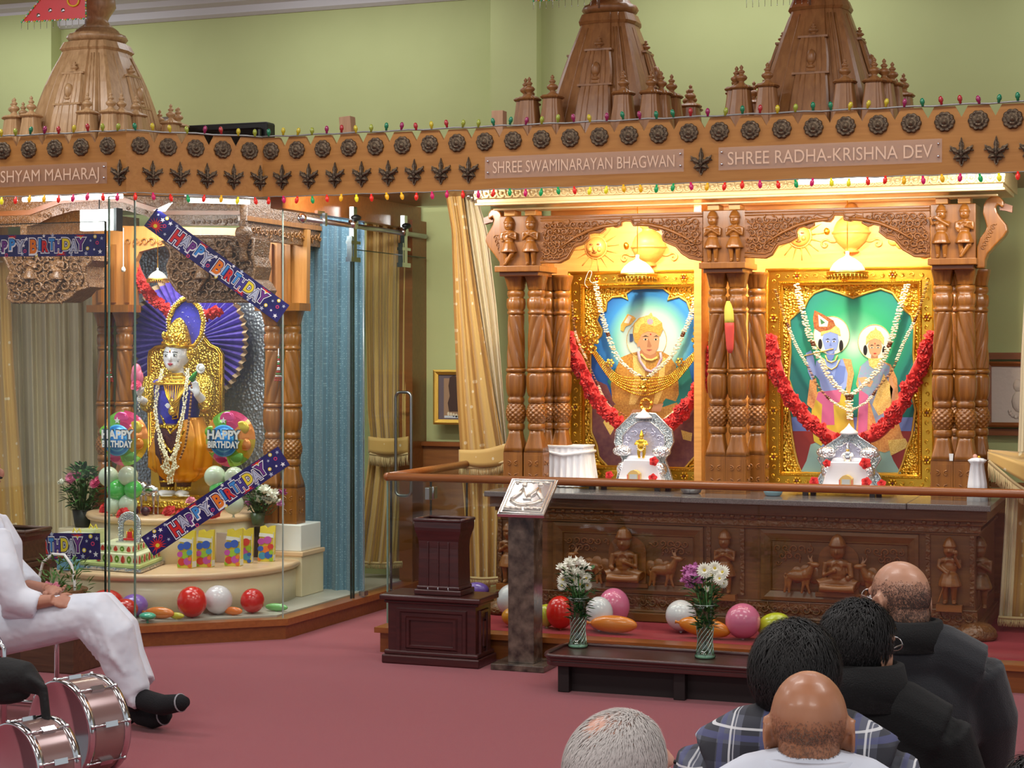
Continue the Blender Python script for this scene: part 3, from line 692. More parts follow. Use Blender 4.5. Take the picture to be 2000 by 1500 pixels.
# ---- peacock brackets
def bracket(label,fn,Y):
    O=[(1740,215),(1745,165),(1762,128),(1800,104),(1845,108),(1870,135),(1872,165),(1862,180),(1846,166),(1832,160),(1822,180),(1830,210),(1858,250),(1888,285),(1896,325),(1870,365),(1820,415),(1770,470),(1755,510),(1752,560),(1700,560),(1702,430),(1722,370),(1752,330),(1765,300),(1755,262)]
    P=[fn(a/3.226+1380,b/3.226+350) for a,b in O]; P=conv(P,Y); f=world_f(Y)
    t=thing('peacock_bracket',label,'carved bracket',(P[0][0],Y,2.2)); mb=MB(); mb.prism(P,f,-.12,0,W_C); fin('body',mb,t,bevel=.008)
    mb=MB(); q=conv([fn(a/3.226+1380,b/3.226+350) for a,b in ((1838,165),(1880,150),(1925,165),(1922,208),(1880,196),(1845,192))],Y); mb.prism(q,f,-.08,-.03,W_ST); fin('beak',mb,t)
    mb=MB(); 
    for k in range(6):
        a,b=fn((1745+12*k)/3.226+1380,(430-26*k)/3.226+350); x,z=pxz(a,b,Y); spiral(mb,f,x,z,.014,1.2,1,W_C,h=.006)
    fin('feather_relief',mb,t)
bracket('carved peacock bracket at the right end of the canopy',lambda a,b:(a,b),10.33)
bracket('carved peacock bracket at the left end of the canopy beside the curtain',lambda a,b:(945+(1971-a)*.72,b*.93+52),10.36)
# ---- cornice
CORN=wood('cornice_wood',(206,176,120),(222,196,142),.35,'X',coat=.4)
Y=10.06; X0,X1=xa(926,Y),xa(1962,Y)
t=thing('canopy_cornice','pale carved cornice with petal border above the two arches','cornice',((X0+X1)/2,Y,2.6))
mb=MB(); mb.bb((X0,Y,2.66),(X1,10.9,2.76),CORN); mb.bb((X0+.01,Y+.02,2.635),(X1-.01,10.8,2.66),CORN); mb.bb((X0,Y+.01,2.62),(X1,Y+.06,2.635),CORN)
mb.bb((X0+.06,Y+.16,2.60),(X1-.05,Y+.20,2.612),CORN); fin('beam',mb,t,bevel=.004)
mb=MB(); n=62
for i in range(n):
    x=X0+(X1-X0)*(i+.5)/n
    mb.tube([V((x+.022*math.cos(a),Y-.004,2.684+.020*math.sin(a))) for a in [PI*(-.1+1.2*k/8)-PI*1.0 for k in range(9)]],.006,CORN,6)
    mb.ball((x,Y-.006,2.69),(.011,.012,.011),CORN,8); mb.ball((x+(X1-X0)/n/2,Y-.004,2.70),(.006,.008,.012),CORN,6)
fin('petal_border',mb,t)
# ---- bright boards behind
Y=10.93; t=thing('back_board','pale wood board with carved suns and pots above the framed portraits','back board',(xa(1470,Y),Y,2.1))
mb=MB(); mb.bb((xa(1076,Y),Y,.92),(xa(1850,Y),Y+.03,2.72),W_B)
mb.bb((xa(1380,Y),10.62,.90),(xa(1394,Y),Y,2.7),W_B); mb.bb((xa(1076,Y),10.7,2.70),(xa(1850,Y),Y,2.72),W_B); fin('board',mb,t)
for (px,py) in ((1165,483),(1562,461)):
    c=at(px,py,Y=Y); m=MB(); f=world_f(Y)
    for k in range(16):
        a=2*PI*k/16+.1; r0,r1=.075,(.16 if k%2 else .135); w=.05
        m.add([f(c.x+r0*math.cos(a-w*2),c.z+r0*math.sin(a-w*2),0),f(c.x+r0*math.cos(a+w*2),c.z+r0*math.sin(a+w*2),0),f(c.x+r1*math.cos(a),c.z+r1*math.sin(a),0),f(c.x+r0*math.cos(a),c.z+r0*math.sin(a),.014)],[(0,3,2),(3,1,2)],W_B)
        if k%2==0: m.tube([f(c.x+r0*math.cos(a),c.z+r0*math.sin(a),.004),f(c.x+(r1+.015)*math.cos(a),c.z+(r1+.015)*math.sin(a),.002)],.004,W_B,5)
    m.ball(c+V((0,-.01,0)),(.066,.035,.066),W_B,18); m.tube([f(c.x+.07*math.cos(a),c.z+.07*math.sin(a),.004) for a in [2*PI*k/24 for k in range(24)]],.008,W_B,6,closed=True)
    m.ball(c+V((0,-.048,-.008)),(.010,.012,.02),W_B,8)
    for s in (-1,1): m.ball(c+V((s*.024,-.042,.016)),(.012,.006,.006),W_ST,8); m.ball(c+V((s*.03,-.038,-.014)),(.016,.012,.016),W_B,8)
    m.ball(c+V((0,-.042,-.034)),(.018,.007,.006),W_ST,8); fin('sun_relief',m,t)
for (px,py) in ((1268,485),(1663,457)):
    c=at(px,py,Y=Y); m=MB()
    m.lathe([(.03,-.115),(.05,-.11),(.035,-.095),(.05,-.085),(.085,-.05),(.105,-.01),(.108,0),(.118,.003),(.118,.012),(.108,.016),(.105,.04),(.088,.075),(.06,.10),(.045,.108),(.045,.125),(.062,.135),(.05,.145),(.03,.18),(0,.2)],W_B,40,Matrix.Translation(c+V((0,.0,0))),True,lambda a,z,r:r*(1+(.05*abs(math.sin(10*a)) if -.09<z<-.005 else 0)))
    for s in (-1,1):
        spiral(m,lambda x,z,h:V((c.x+s*x,Y-h,c.z+z)),.16,-.06,.03,2.2,-1,W_B,tail=2.0,h=.01)
    m.ball(c+V((-.15,-.01,.02)),(.018,.012,.022),GOLD,8); fin('pot_relief',m,t)
c=at(1775,482,Y=Y); m=MB()
for k in range(5): m.ball((c.x-.09+.045*k,Y-.003,c.z+.035-.02*k),(.035,.014,.028),W_B,10)
fin('petal_relief',m,t)
# ---- hanging silver umbrellas
def umbrella(px,py,Y,label,group,s=1):
    c=at(px,py,Y=Y); t=thing('hanging_umbrella',label,'ceremonial umbrella',tuple(c),group=group)
    m=MB(); m.lathe([(.105*s,0),(.1*s,.02*s),(.08*s,.05*s),(.05*s,.075*s),(.02*s,.09*s),(.01*s,.1*s),(.012*s,.12*s),(0,.125*s)],mat('dome_silver',(240,240,240),.45,.6),32,Matrix.Translation(c),True,lambda a,z,r:r*(1+.02*math.cos(16*a))); fin('dome',m,t)
    m=MB(); m.tube([c+V((.118*s*math.cos(a),.118*s*math.sin(a),-.004)) for a in [2*PI*k/32 for k in range(32)]],.007*s,GOLD,6,closed=True)
    m.lathe([(.105*s,.0),(.12*s,-.008*s),(.122*s,-.02*s)],GOLD,32,Matrix.Translation(c))
    for k in range(30):
        a=2*PI*k/30; m.tube([c+V((.118*s*math.cos(a),.118*s*math.sin(a),z)) for z in (-.012*s,-.03*s,-.042*s)],[.003*s,.006*s,.003*s],GOLD,5)
    fin('fringe',m,t)
    m=MB(); m.tube([c+V((0,0,.12*s)),V((c.x,c.y,2.72))],.003,GOLD,6); fin('chain',m,t)
umbrella(1245,536,10.66,'silver umbrella with gold fringe hanging over the turbaned portrait','hanging umbrellas')
umbrella(1655,531,10.66,'silver umbrella with gold fringe hanging over the green couple portrait','hanging umbrellas')
# ================================================================ SPIRES
PLAN=[(1,-.3),(1,.3),(.93,.33),(.93,.56),(.86,.6),(.86,.80),(.78,.86)]
def plan():
    q=[]
    for k in range(4):
        c,s=math.cos(k*PI/2),math.sin(k*PI/2)
        for a,b in PLAN: q.append((a*c-b*s,a*s+b*c))
        q.append((.80*c-.80*s,.80*s+.80*c)) if False else None
    return q
def spire_body(mb,W,H,m,prof,base=0):
    pl=plan(); n=len(pl); vs=[]
    for r,z in prof:
        for a,b in pl: vs.append((a*W*r,b*W*r,base+z*H))
    fs=[(i*n+k,i*n+(k+1)%n,(i+1)*n+(k+1)%n,(i+1)*n+k) for i in range(len(prof)-1) for k in range(n)]
    fs.append(tuple((len(prof)-1)*n+k for k in range(n))); fs.append(tuple(range(n))[::-1])
    mb.add(vs,fs,m)
FIN=[(.9,0),(.7,.1),(.35,.25),(.3,.35),(.62,.5),(.7,.62),(.55,.75),(.25,.85),(.3,.92),(.42,1.0),(.3,1.1),(.14,1.16),(.2,1.25),(.24,1.32),(.12,1.42),(.0,1.5)]
def spire(W,H,m,label,top=True):
    t=thing('temple_spire',label,'spire',group='carved temple spires above the canopy')
    prof=[(1.0,0),(.99,.08),(.965,.18),(.93,.30),(.875,.43),(.80,.56),(.71,.69),(.61,.81),(.51,.91),(.46,.97)] if m is W_L else [(1.0,0),(.96,.1),(.88,.25),(.78,.42),(.67,.58),(.56,.74),(.45,.88),(.38,.97)]
    mb=MB(); spire_body(mb,W,H,m,prof)
    def rad(z):
        for (r0,z0),(r1,z1) in zip(prof,prof[1:]):
            if z0<=z<=z1: return r0+(r1-r0)*(z-z0)/(z1-z0)
        return prof[-1][0]
    # engraved vertical ribs
    for k in range(4):
        M=Matrix.Rotation(k*PI/2,4,'Z')
        for a in (-.62,-.5,-.4,.4,.5,.62):
            mb.tube([M@V((a*W*rad(z),-W*rad(z)*(.935 if abs(a)<.57 else .87)-.001,z*H)) for z in [.02+.9*i/14 for i in range(15)]],.0045,m,5)
    fin('body',mb,t)
    mb=MB(); w=.46 if m is W_L else .385; cw=W*w/.46; spire_body(mb,W*w,H*.07,m,[(1.05,0),(1.12,.25),(1.0,1)],H*.95)
    mb.lathe([(r*cw,z*H) for r,z in ((.36,1.02),(.44,1.035),(.48,1.06),(.45,1.085),(.36,1.10),(.34,1.12),(.30,1.13))],m,40,rf=lambda a,z,r:r*(1+.03*math.cos(20*a)))
    fin('collar',mb,t)
    mb=MB(); mb.lathe([(r*cw,z*H) for r,z in ((.32,1.13),(.2,1.17),(.17,1.2),(.2,1.23),(.3,1.3),(.28,1.38),(.16,1.44),(.12,1.5),(.06,1.6),(0,1.68))],m,32); fin('finial',mb,t)
    # centre reliefs, two stacked on every face
    for k in range(4):
        M=Matrix.Rotation(k*PI/2,4,'Z')
        for z0,hh,ww in ((.02,.50,.30),(.52,.24,.24)):
            z1=z0+hh; mb=MB(); pts=[]
            for i in range(8):
                q=i/7; z=z0+hh*q; pts.append((ww*W*(1-.28*q*q),z))
            vs=[]; 
            for a,z in pts:
                y=-W*rad(z)
                vs+= [M@V((-a,y-.002,z*H)),M@V((-a*.9,y-.018,z*H)),M@V((a*.9,y-.018,z*H)),M@V((a,y-.002,z*H))]
            mb.add(vs,[(i*4+j,i*4+j+1,i*4+j+5,i*4+j+4) for i in range(7) for j in range(3)],m)
            for a in (-.6,-.3,.3,.6): mb.tube([M@V((a*p[0],-W*rad(p[1])-.019,p[1]*H)) for p in pts],.003,m,5)
            yt=-W*rad(z1); mb.box((0,yt-.008,z1*H),(ww*W*1.7,.03,.012),m,M=M)
            s_=.060*W/.375; mb.lathe([(r*s_*.6,z*s_*.75) for r,z in FIN],m,14,M@Matrix.Translation((0,yt+.004,z1*H+.006)))
            mb.ball(M@V((0,-W*rad(z0+.1)-.018,(z0+.1)*H)),(.03,.03,.05),m,8)
            fin('face_relief',mb,t)
    first=None
    for k in range(4):
        for a in (-.86,-.50,.50,.86):
            if first is None:
                mb=MB(); w2=.19*W; h2=.42*H
                spire_body(mb,w2,h2,m,[(1.1,0),(1.08,.1),(1.02,.35),(.9,.6),(.72,.85),(.64,1)]); spire_body(mb,w2,.02,m,[(.75,0),(.85,.4),(.7,1)],h2); 
                mb.lathe([(r*w2*.62,z*w2*1.05) for r,z in FIN],m,16,Matrix.Translation((0,0,h2+.018)))
                first=fin('corner_spirelet',mb,t); c=first
            else: c=first.copy(); COL.objects.link(c); c.parent=t
            M=Matrix.Rotation(k*PI/2,4,'Z'); c.location=M@V((a*W*1.04,-W*(1.06 if abs(a)<.6 else .98),0))
            if k==1 and a<-.6: c.location=M@V((a*W*.98,-W*1.0,0))
    return t
s2=spire(.425,.92,W_S,'tall reddish wooden temple spire over the turbaned portrait'); s2.location=(xa(1192,10.55),10.55,2.86)
dup(s2,(xa(1603,10.55),10.55,2.86),label='tall reddish wooden temple spire over the green couple portrait')
s1=spire(.40,.86,W_L,'pale honey-coloured temple spire above the left shrine'); q=at(190,300,Y=10.0); s1.location=(q.x,10.0,2.86)
# bases lift the spires off the soffit board
for (x,y,w,l) in ((s2.location.x,10.55,.52,'low wooden plinth under the middle spire'),(xa(1603,10.55),10.55,.52,'low wooden plinth under the right spire'),(q.x,10.0,.49,'low wooden plinth under the left spire')):
    mb=MB(); mb.box((x,y,2.83),(w*2,w*2,.058),W_S); one('spire_plinth',mb,l,'plinth')
# ---- pennants
def pennant(label,pts,Y,fr):
    t=thing('pennant_flag',label,'flag',tuple(at(pts[0][0],pts[0][1],Y=Y))); f=px_f(Y)
    m=MB(); m.prism(pts,f,-.002,.002,mat('red_satin',(214,34,38),.4,sheen=.3)); fin('cloth',m,t)
    m=MB(); C=[mat('flag_sequin_'+n,c,.2,.6) for n,c in (('a',(90,220,150)),('b',(240,240,240)),('c',(230,210,70)))]
    k=0
    for (a,b),(c,d) in zip(pts,pts[1:]+pts[:1]):
        n=max(2,int(math.hypot(c-a,d-b)/5))
        for i in range(n): m.ball(f(a+(c-a)*i/n,b+(d-b)*i/n,.006),.0065,C[k%3],6); k+=1
    (a,b),(c,d)=fr
    fin('sequin_edge',m,t); m=MB()
    for i in range(11):
        p=f(a+(c-a)*i/10,b+(d-b)*i/10,.004); m.tube([p,p-V((0,0,.045)),p-V((0,0,.05))],[.0015,.0015,.003],SILF,5)
    fin('bead_fringe',m,t); return t,f
t,f=pennant('red triangular flag with sequins at the top left corner',[(42,43),(168,36),(166,-70),(150,-90)],9.7,((42,43),(166,36)))
m=MB(); Yl=mat('flag_yellow',(236,190,40),.5)
m.tube([f(143+11*math.cos(a),1+11*math.sin(a),.006) for a in [i*PI/8 for i in range(-9,9)]],.006,Yl,6)
for (a,b) in ((98,20),(75,30),(123,20)): m.lathe([(0,0),(.014,0),(.014,.002),(0,.002)],SILF,12,Matrix.Translation(f(a,b,.003))@Matrix.Rotation(PI/2,4,'X'))
fin('emblem',m,t)
m=MB(); m.tube([at(168,36,Y=9.7)-V((0,0,.05)),at(167,-120,Y=9.7)],.005,STEEL,8); fin('rod',m,t)
t,f=pennant('flag hem with sequins and fringe hanging beside the middle spire top',[(1042,2),(1168,-6),(1166,-90),(1150,-100)],10.3,((1042,2),(1166,-6)))
m=MB(); m.tube([at(1170,16,Y=10.3),at(1169,-120,Y=10.3)],.006,STEEL,8); fin('rod',m,t)
t,f=pennant('flag hem just showing at the top edge beside the right spire',[(1458,-2),(1580,-10),(1578,-90),(1562,-100)],10.3,((1458,-2),(1578,-10)))
m=MB(); m.tube([at(1582,10,Y=10.3),at(1581,-120,Y=10.3)],.006,STEEL,8); fin('rod',m,t)
# ================================================================ FRAMED PORTRAITS
def radial(name,cols,c,r,sz=1.0):
    """painted radial wash; c = centre in object space (x,z)"""
    m,N,L,b=nt(name); tc=N.new('ShaderNodeTexCoord'); mp=N.new('ShaderNodeMapping'); mp.vector_type='POINT'
    mp.inputs['Location'].default_value=(-c[0],0,-c[1]); L.new(tc.outputs['Object'],mp.inputs[0])
    ln=N.new('ShaderNodeVectorMath'); ln.operation='LENGTH'; mul=N.new('ShaderNodeVectorMath'); mul.operation='MULTIPLY'; mul.inputs[1].default_value=(1/r,0,1/r)
    L.new(mp.outputs[0],mul.inputs[0]); L.new(mul.outputs[0],ln.inputs[0]); rp=N.new('ShaderNodeValToRGB')
    e=rp.color_ramp.elements
    while len(e)<len(cols): e.new(.5)
    for q,(p,k) in zip(e,cols): q.position=p; q.color=lin(k)
    L.new(ln.outputs['Value'],rp.inputs[0]); L.new(rp.outputs[0],b.inputs['Base Color']); b.inputs['Roughness'].default_value=.45
    return m
def ell(cx,cy,rx,ry,n=20,a0=0,a1=2*PI): return [(cx+rx*math.cos(a0+(a1-a0)*i/n),cy+ry*math.sin(a0+(a1-a0)*i/n)) for i in range(n if a1-a0>6.28 else n+1)]
pc=lambda n,c,**k: mat('paint_'+n,c,.5,**k)
def frame(name,label,x0,x1,y0,y1,bw,Y,inset):
    """gilt frame: px extents of the outer edge"""
    a=at(x0,y0,Y=Y); b=at(x1,y1,Y=Y); X0,X1,Z0,Z1=a.x,b.x,b.z,a.z
    t=thing(name,label,'framed picture',((X0+X1)/2,Y,Z0)); f=world_f(Y)
    mb=MB()
    pr=[(0,0),(0,.03),(.008,.036),(.016,.03),(.02,.022),(bw*.75,.022),(bw*.8,.034),(bw*.88,.034),(bw*.92,.02),(bw,.012),(bw,-.005)]
    R=lambda i,h:[f(X0+i,Z0+i,h),f(X1-i,Z0+i,h),f(X1-i,Z1-i,h),f(X0+i,Z1-i,h)]
    for (i0,h0),(i1,h1) in zip(pr,pr[1:]): mb.add(R(i0,h0)+R(i1,h1),[(k,(k+1)%4,4+(k+1)%4,4+k) for k in range(4)],GOLD)
    mb.add(R(0,0)+R(0,-.03),[(k,(k+1)%4,4+(k+1)%4,4+k) for k in range(4)],GOLD)
    fin('gilt_moulding',mb,t)
    mb=MB(); mid=bw*.47; per=[]
    def run(P,Q):
        n=max(2,int((V(Q)-V(P)).length/.055)); d=(V(Q)-V(P))/n; nn=V((-d.y,d.x)).normalized(); an=math.atan2(d.y,d.x)
        for i in range(n):
            c=V(P)+d*(i+.5); s=1 if i%2 else -1
            if i%5==2:
                for k in range(6):
                    q=c+V((.018*math.cos(k*PI/3),.018*math.sin(k*PI/3))); mb.ball(f(q.x,q.y,.026),.010,GOLD,8)
                mb.ball(f(c.x,c.y,.032),.007,mat('ruby_bead',(110,10,40),.15,coat=1),8)
            else: spiral(mb,f,c.x,c.y,.020,an+s*1.2,s,GOLD,tail=1.5,w=.24,h=.026)
    run((X0+mid,Z0+mid),(X1-mid,Z0+mid)); run((X0+mid,Z1-mid),(X1-mid,Z1-mid)); run((X0+mid,Z0+mid),(X0+mid,Z1-mid)); run((X1-mid,Z0+mid),(X1-mid,Z1-mid))
    i=bw*.84; c4=[(X0+i,Z0+i),(X1-i,Z0+i),(X1-i,Z1-i),(X0+i,Z1-i)]
    for p,q in zip(c4,c4[1:]+c4[:1]):
        n=int((V(q)-V(p)).length/.012)
        for k in range(n): mb.bead(f(p[0]+(q[0]-p[0])*k/n,p[1]+(q[1]-p[1])*k/n,.036),.0052,GOLD)
    fin('gilt_leaf_relief',mb,t)
    mb=MB(); b_=bw; mb.bb((X0+b_,Y+.008,Z0+b_),(X1-b_,Y+.02,Z1-b_),GOLDR); fin('gilt_mount',mb,t)
    return t,f,(X0,X1,Z0,Z1)
def layer(t,name,Y,specs,label=None):
    m=MB(); 
    for i,(poly,h,mt) in enumerate(specs): m.prism(conv(poly,Y),world_f(Y),h-.0012,h,mt)
    o=fin(name,m,t)
    if label: o['label']=label
    return o
FY=10.85
t,f,FB1=frame('framed_portrait','gilt framed portrait of a seated man in a gold turban on blue',1112,1414,531,947,.105,FY,0)
org=ORG[t.name]
c=pxz(1268,664,FY)
bgm=radial('portrait_blue_wash',[(0,(226,236,228)),(.42,(206,230,222)),(.62,(120,200,196)),(.78,(56,140,214)),(1,(28,92,176))],(c[0]-org.x,c[1]-org.z),.36)
PB=[(1226,585),(1222,573),(1235,564),(1264,562),(1295,563),(1309,574),(1304,586),(1326,579),(1342,589),(1348,607),(1359,612),(1365,626),(1356,640),(1360,652),(1375,664),(1378,700),(1378,820),(1364,878),(1357,892),(1334,918),(1193,918),(1169,892),(1166,870),(1155,844),(1153,736),(1153,690),(1160,668),(1174,655),(1176,645),(1165,626),(1172,610),(1183,607),(1185,589),(1196,580),(1214,579)]
layer(t,'blue_background',FY,[(PB,-.003,bgm)])
m=MB(); m.tube([world_f(FY)(*p,-.001) for p in conv(PB,FY)],.008,GOLDD,8,closed=True); fin('cusped_rim',m,t)
rug=pc('rug',(116,66,76),c2=(134,86,84),cscale=30); robe=pc('gold_robe',(206,160,72),c2=(176,120,50),cscale=90); skin=pc('skin',(214,164,120)); skd=pc('skin_shadow',(186,130,92))
turb=pc('turban',(214,150,60),c2=(228,190,90),cscale=60,stretch=(1,1,4)); tg=pc('turban_green',(206,206,96),c2=(236,222,120),cscale=120); blk=pc('black',(30,22,20)); lip=pc('lips',(176,90,76)); redd=pc('red_dot',(190,40,30))
gld=pc('ochre',(222,184,86),c2=(246,222,140),cscale=160); pnk=pc('pink',(226,150,180),c2=(150,190,200),cscale=160); dkg=pc('teal',(40,130,120)); whp=pc('cream_white',(236,230,214))
layer(t,'red_rug',FY,[([(1153,738),(1185,752),(1205,800),(1255,812),(1320,800),(1345,755),(1378,738),(1378,820),(1364,878),(1357,892),(1334,918),(1193,918),(1169,892),(1166,870),(1155,844)],-.0015,rug),
  ([(1186,745),(1200,720),(1345,715),(1352,745),(1335,800),(1215,800)],-.0008,dkg),([(1178,825),(1186,812),(1200,836),(1192,850)],-.0004,gld),([(1330,840),(1352,846),(1350,862),(1334,858)],-.0004,gld)])
layer(t,'painted_robe',FY,[([(1213,698),(1232,690),(1250,686),(1292,686),(1306,694),(1320,712),(1325,748),(1326,770),(1320,784),(1300,778),(1286,800),(1262,812),(1212,802),(1196,782),(1193,750),(1202,722)],.0004,robe),
  ([(1236,694),(1262,694),(1258,760),(1240,790),(1228,790),(1238,740)],.0008,gld),([(1290,694),(1300,700),(1296,760),(1284,790),(1276,788),(1286,740)],.0008,gld),
  ([(1200,790),(1262,806),(1322,786),(1338,822),(1262,846),(1186,820)],.0006,robe),([(1236,800),(1252,800),(1246,812),(1230,810)],.0016,skin),([(1276,790),(1296,788),(1290,804),(1272,804)],.0016,skin)])
layer(t,'painted_face',FY,[(ell(1266,690,16,16),.0010,skd),([(1247,662),(1249,650),(1258,642),(1276,641),(1286,648),(1288,664),(1286,678),(1279,690),(1270,694),(1259,690),(1250,679)],.0016,skin),
  (ell(1247,672,3,6),.0012,skin),([(1266,660),(1273,676),(1270,679),(1264,678)],.0020,skd),
  (ell(1261,663,3.9,1.7),.0022,whp),(ell(1281,663,3.6,1.7),.0022,whp),(ell(1261,663,1.9,1.9),.0026,blk),(ell(1281,663,1.9,1.9),.0026,blk),
  ([(1254,658),(1261,655),(1268,658),(1261,657)],.0026,blk),([(1276,658),(1282,655),(1287,658),(1282,657)],.0026,blk),([(1262,683),(1268,682),(1275,683),(1268,686)],.0024,lip),(ell(1271,653,1.4,1.6),.0026,redd)])
layer(t,'painted_turban',FY,[([(1240,668),(1236,650),(1238,632),(1248,621),(1264,616),(1280,619),(1293,630),(1295,644),(1289,657),(1280,650),(1266,647),(1254,652),(1248,664),(1245,672)],.0026,turb),
  ([(1238,650),(1240,632),(1250,622),(1264,617),(1268,628),(1252,634),(1246,650)],.0032,tg),([(1254,620),(1266,616),(1282,620),(1292,630),(1280,637),(1262,634)],.0034,gld),(ell(1270,628,6,6),.0040,pnk),
  ([(1213,634),(1226,613),(1238,618),(1242,622),(1232,634),(1222,638),(1218,648),(1212,645)],.0024,turb),([(1219,630),(1228,616),(1234,619),(1228,632)],.0030,whp),
  ([(1230,652),(1236,652),(1237,666),(1230,668)],.0024,pc('tassel',(70,90,130))),([(1266,616),(1272,610),(1276,618)],.0036,gld)])
m=MB(); m.tube([world_f(FY)(*p,.001) for p in conv(ell(1263,664,39,39,40),FY)],.0018,gld,5,closed=True)
m.tube([world_f(FY)(*p,.004) for p in conv([(1247,686),(1250,704),(1262,722),(1272,726),(1284,718),(1292,700),(1290,688)],FY)],.010,pnk,6)
m.tube([world_f(FY)(*p,.004) for p in conv([(1252,692),(1262,702),(1274,704),(1284,698)],FY)],.008,gld,6); fin('painted_necklace',m,t)
# ---- second portrait
t,f,FB2=frame('framed_portrait','gilt framed picture of a blue flute player and a woman on green',1497,1828,525,962,.105,FY,0)
org=ORG[t.name]; c=pxz(1668,672,FY)
bg2=radial('portrait_green_wash',[(0,(206,244,214)),(.22,(120,214,160)),(.5,(48,170,120)),(.8,(36,140,126)),(1,(30,112,112))],(c[0]-org.x,c[1]-org.z),.42)
G=[(1590,572),(1612,564),(1640,572),(1666,582),(1692,572),(1720,564),(1743,572),(1756,590),(1768,606),(1780,616),(1786,640),(1784,690),(1788,740),(1780,760),(1788,800),(1781,850),(1770,880),(1763,905),(1754,925),(1566,925),(1558,905),(1552,880),(1547,850),(1541,800),(1547,760),(1540,740),(1544,690),(1542,625),(1556,612),(1572,600),(1578,586)]
layer(t,'green_background',FY,[(G,-.003,bg2)])
m=MB(); m.tube([world_f(FY)(*p,-.001) for p in conv(G,FY)],.008,GOLDD,8,closed=True); fin('cusped_rim',m,t)
blu=pc('blue_skin',(140,164,226)); bld=pc('blue_shadow',(108,132,204)); sar=pc('sari_blue',(122,170,190),c2=(150,150,190),cscale=60); org_=pc('orange_cloth',(206,140,84),c2=(226,176,110),cscale=90); yel=pc('yellow_cloth',(214,196,70)); mag=pc('magenta_cloth',(206,110,160)); grd=pc('carpet_red',(150,52,50)); pale=pc('pale_blue_step',(150,190,186)); halo=pc('halo',(226,244,222))
layer(t,'painted_floor',FY,[([(1547,842),(1783,842),(1781,850),(1763,905),(1754,925),(1566,925),(1558,905)],-.0018,grd),([(1583,868),(1600,862),(1730,862),(1745,900),(1760,925),(1562,925),(1575,900)],-.0012,pale),([(1541,815),(1788,815),(1786,842),(1545,842)],-.0014,bld)])
layer(t,'painted_flute_player',FY,[(ell(1624,655,35,37),-.0006,halo),
  ([(1594,705),(1608,700),(1618,704),(1634,704),(1650,700),(1658,716),(1658,745),(1645,770),(1655,792),(1600,792),(1606,770),(1600,742),(1590,730)],.0006,blu),
  ([(1588,770),(1600,764),(1652,764),(1664,792),(1670,850),(1660,866),(1640,858),(1628,866),(1606,872),(1590,862),(1584,820)],.0012,yel),
  ([(1598,766),(1645,760),(1640,785),(1628,790),(1630,830),(1604,830),(1606,790),(1594,780)],.0018,mag),
  ([(1582,742),(1594,738),(1596,770),(1588,800),(1576,790)],.0014,org_),([(1646,700),(1662,702),(1668,730),(1660,770),(1652,765),(1656,730)],.0014,org_),
  ([(1574,690),(1584,684),(1590,700),(1594,728),(1586,744),(1578,726)],.0016,blu),([(1634,712),(1652,716),(1648,744),(1632,760),(1606,724),(1614,716),(1630,736)],.0020,bld),
  ([(1606,868),(1618,866),(1614,884),(1598,888)],.0016,blu),([(1640,860),(1654,862),(1654,880),(1640,880)],.0016,blu)])
layer(t,'painted_flute_player_head',FY,[(ell(1622,690,8,14),.0016,bld),([(1606,664),(1609,652),(1622,647),(1636,652),(1638,666),(1634,682),(1623,692),(1612,684)],.0022,blu),(ell(1602,672,4,10),.0018,blk),(ell(1643,676,4,12),.0018,blk),
  (ell(1617,667,3.4,1.5),.0028,whp),(ell(1629,667,3.2,1.5),.0028,whp),(ell(1617,667,1.4,1.4),.0032,blk),(ell(1629,667,1.4,1.4),.0032,blk),([(1612,663),(1617,661),(1621,663)],.0032,blk),([(1625,663),(1630,661),(1634,663)],.0032,blk),([(1618,682),(1623,680),(1628,682),(1623,684)],.003,lip),([(1622,668),(1625,676),(1620,676)],.0028,bld),
  ([(1603,656),(1604,642),(1612,634),(1628,632),(1640,642),(1642,656),(1634,652),(1622,648),(1610,652)],.0030,gld),
  ([(1591,606),(1604,612),(1628,626),(1632,636),(1622,644),(1602,648),(1590,640),(1588,622)],.0034,pc('plume_brown',(176,120,60),c2=(150,60,40),cscale=120)),([(1598,614),(1618,628),(1616,638),(1600,638)],.0038,whp),([(1602,622),(1612,630),(1604,634)],.0042,pc('green',(60,120,70)))])
layer(t,'painted_woman',FY,[(ell(1708,668,32,34),-.0006,halo),
  ([(1680,716),(1694,704),(1722,704),(1740,712),(1752,740),(1756,790),(1748,800),(1762,850),(1772,866),(1728,884),(1700,876),(1680,884),(1670,860),(1676,800),(1682,776),(1672,750)],.0004,org_),
  ([(1682,714),(1694,704),(1724,706),(1738,716),(1734,760),(1740,800),(1712,830),(1700,790),(1690,770),(1678,762),(1676,736)],.0010,sar),
  ([(1726,730),(1744,760),(1738,800),(1716,812),(1704,790)],.0014,gld),([(1676,738),(1690,736),(1706,744),(1700,756),(1684,752)],.0016,skin),([(1740,730),(1748,760),(1748,780),(1742,790),(1738,760)],.0014,skin),([(1678,760),(1696,772),(1694,840),(1676,850)],.0016,mag),
  ([(1734,860),(1768,856),(1776,872),(1740,890)],.0014,gld)])
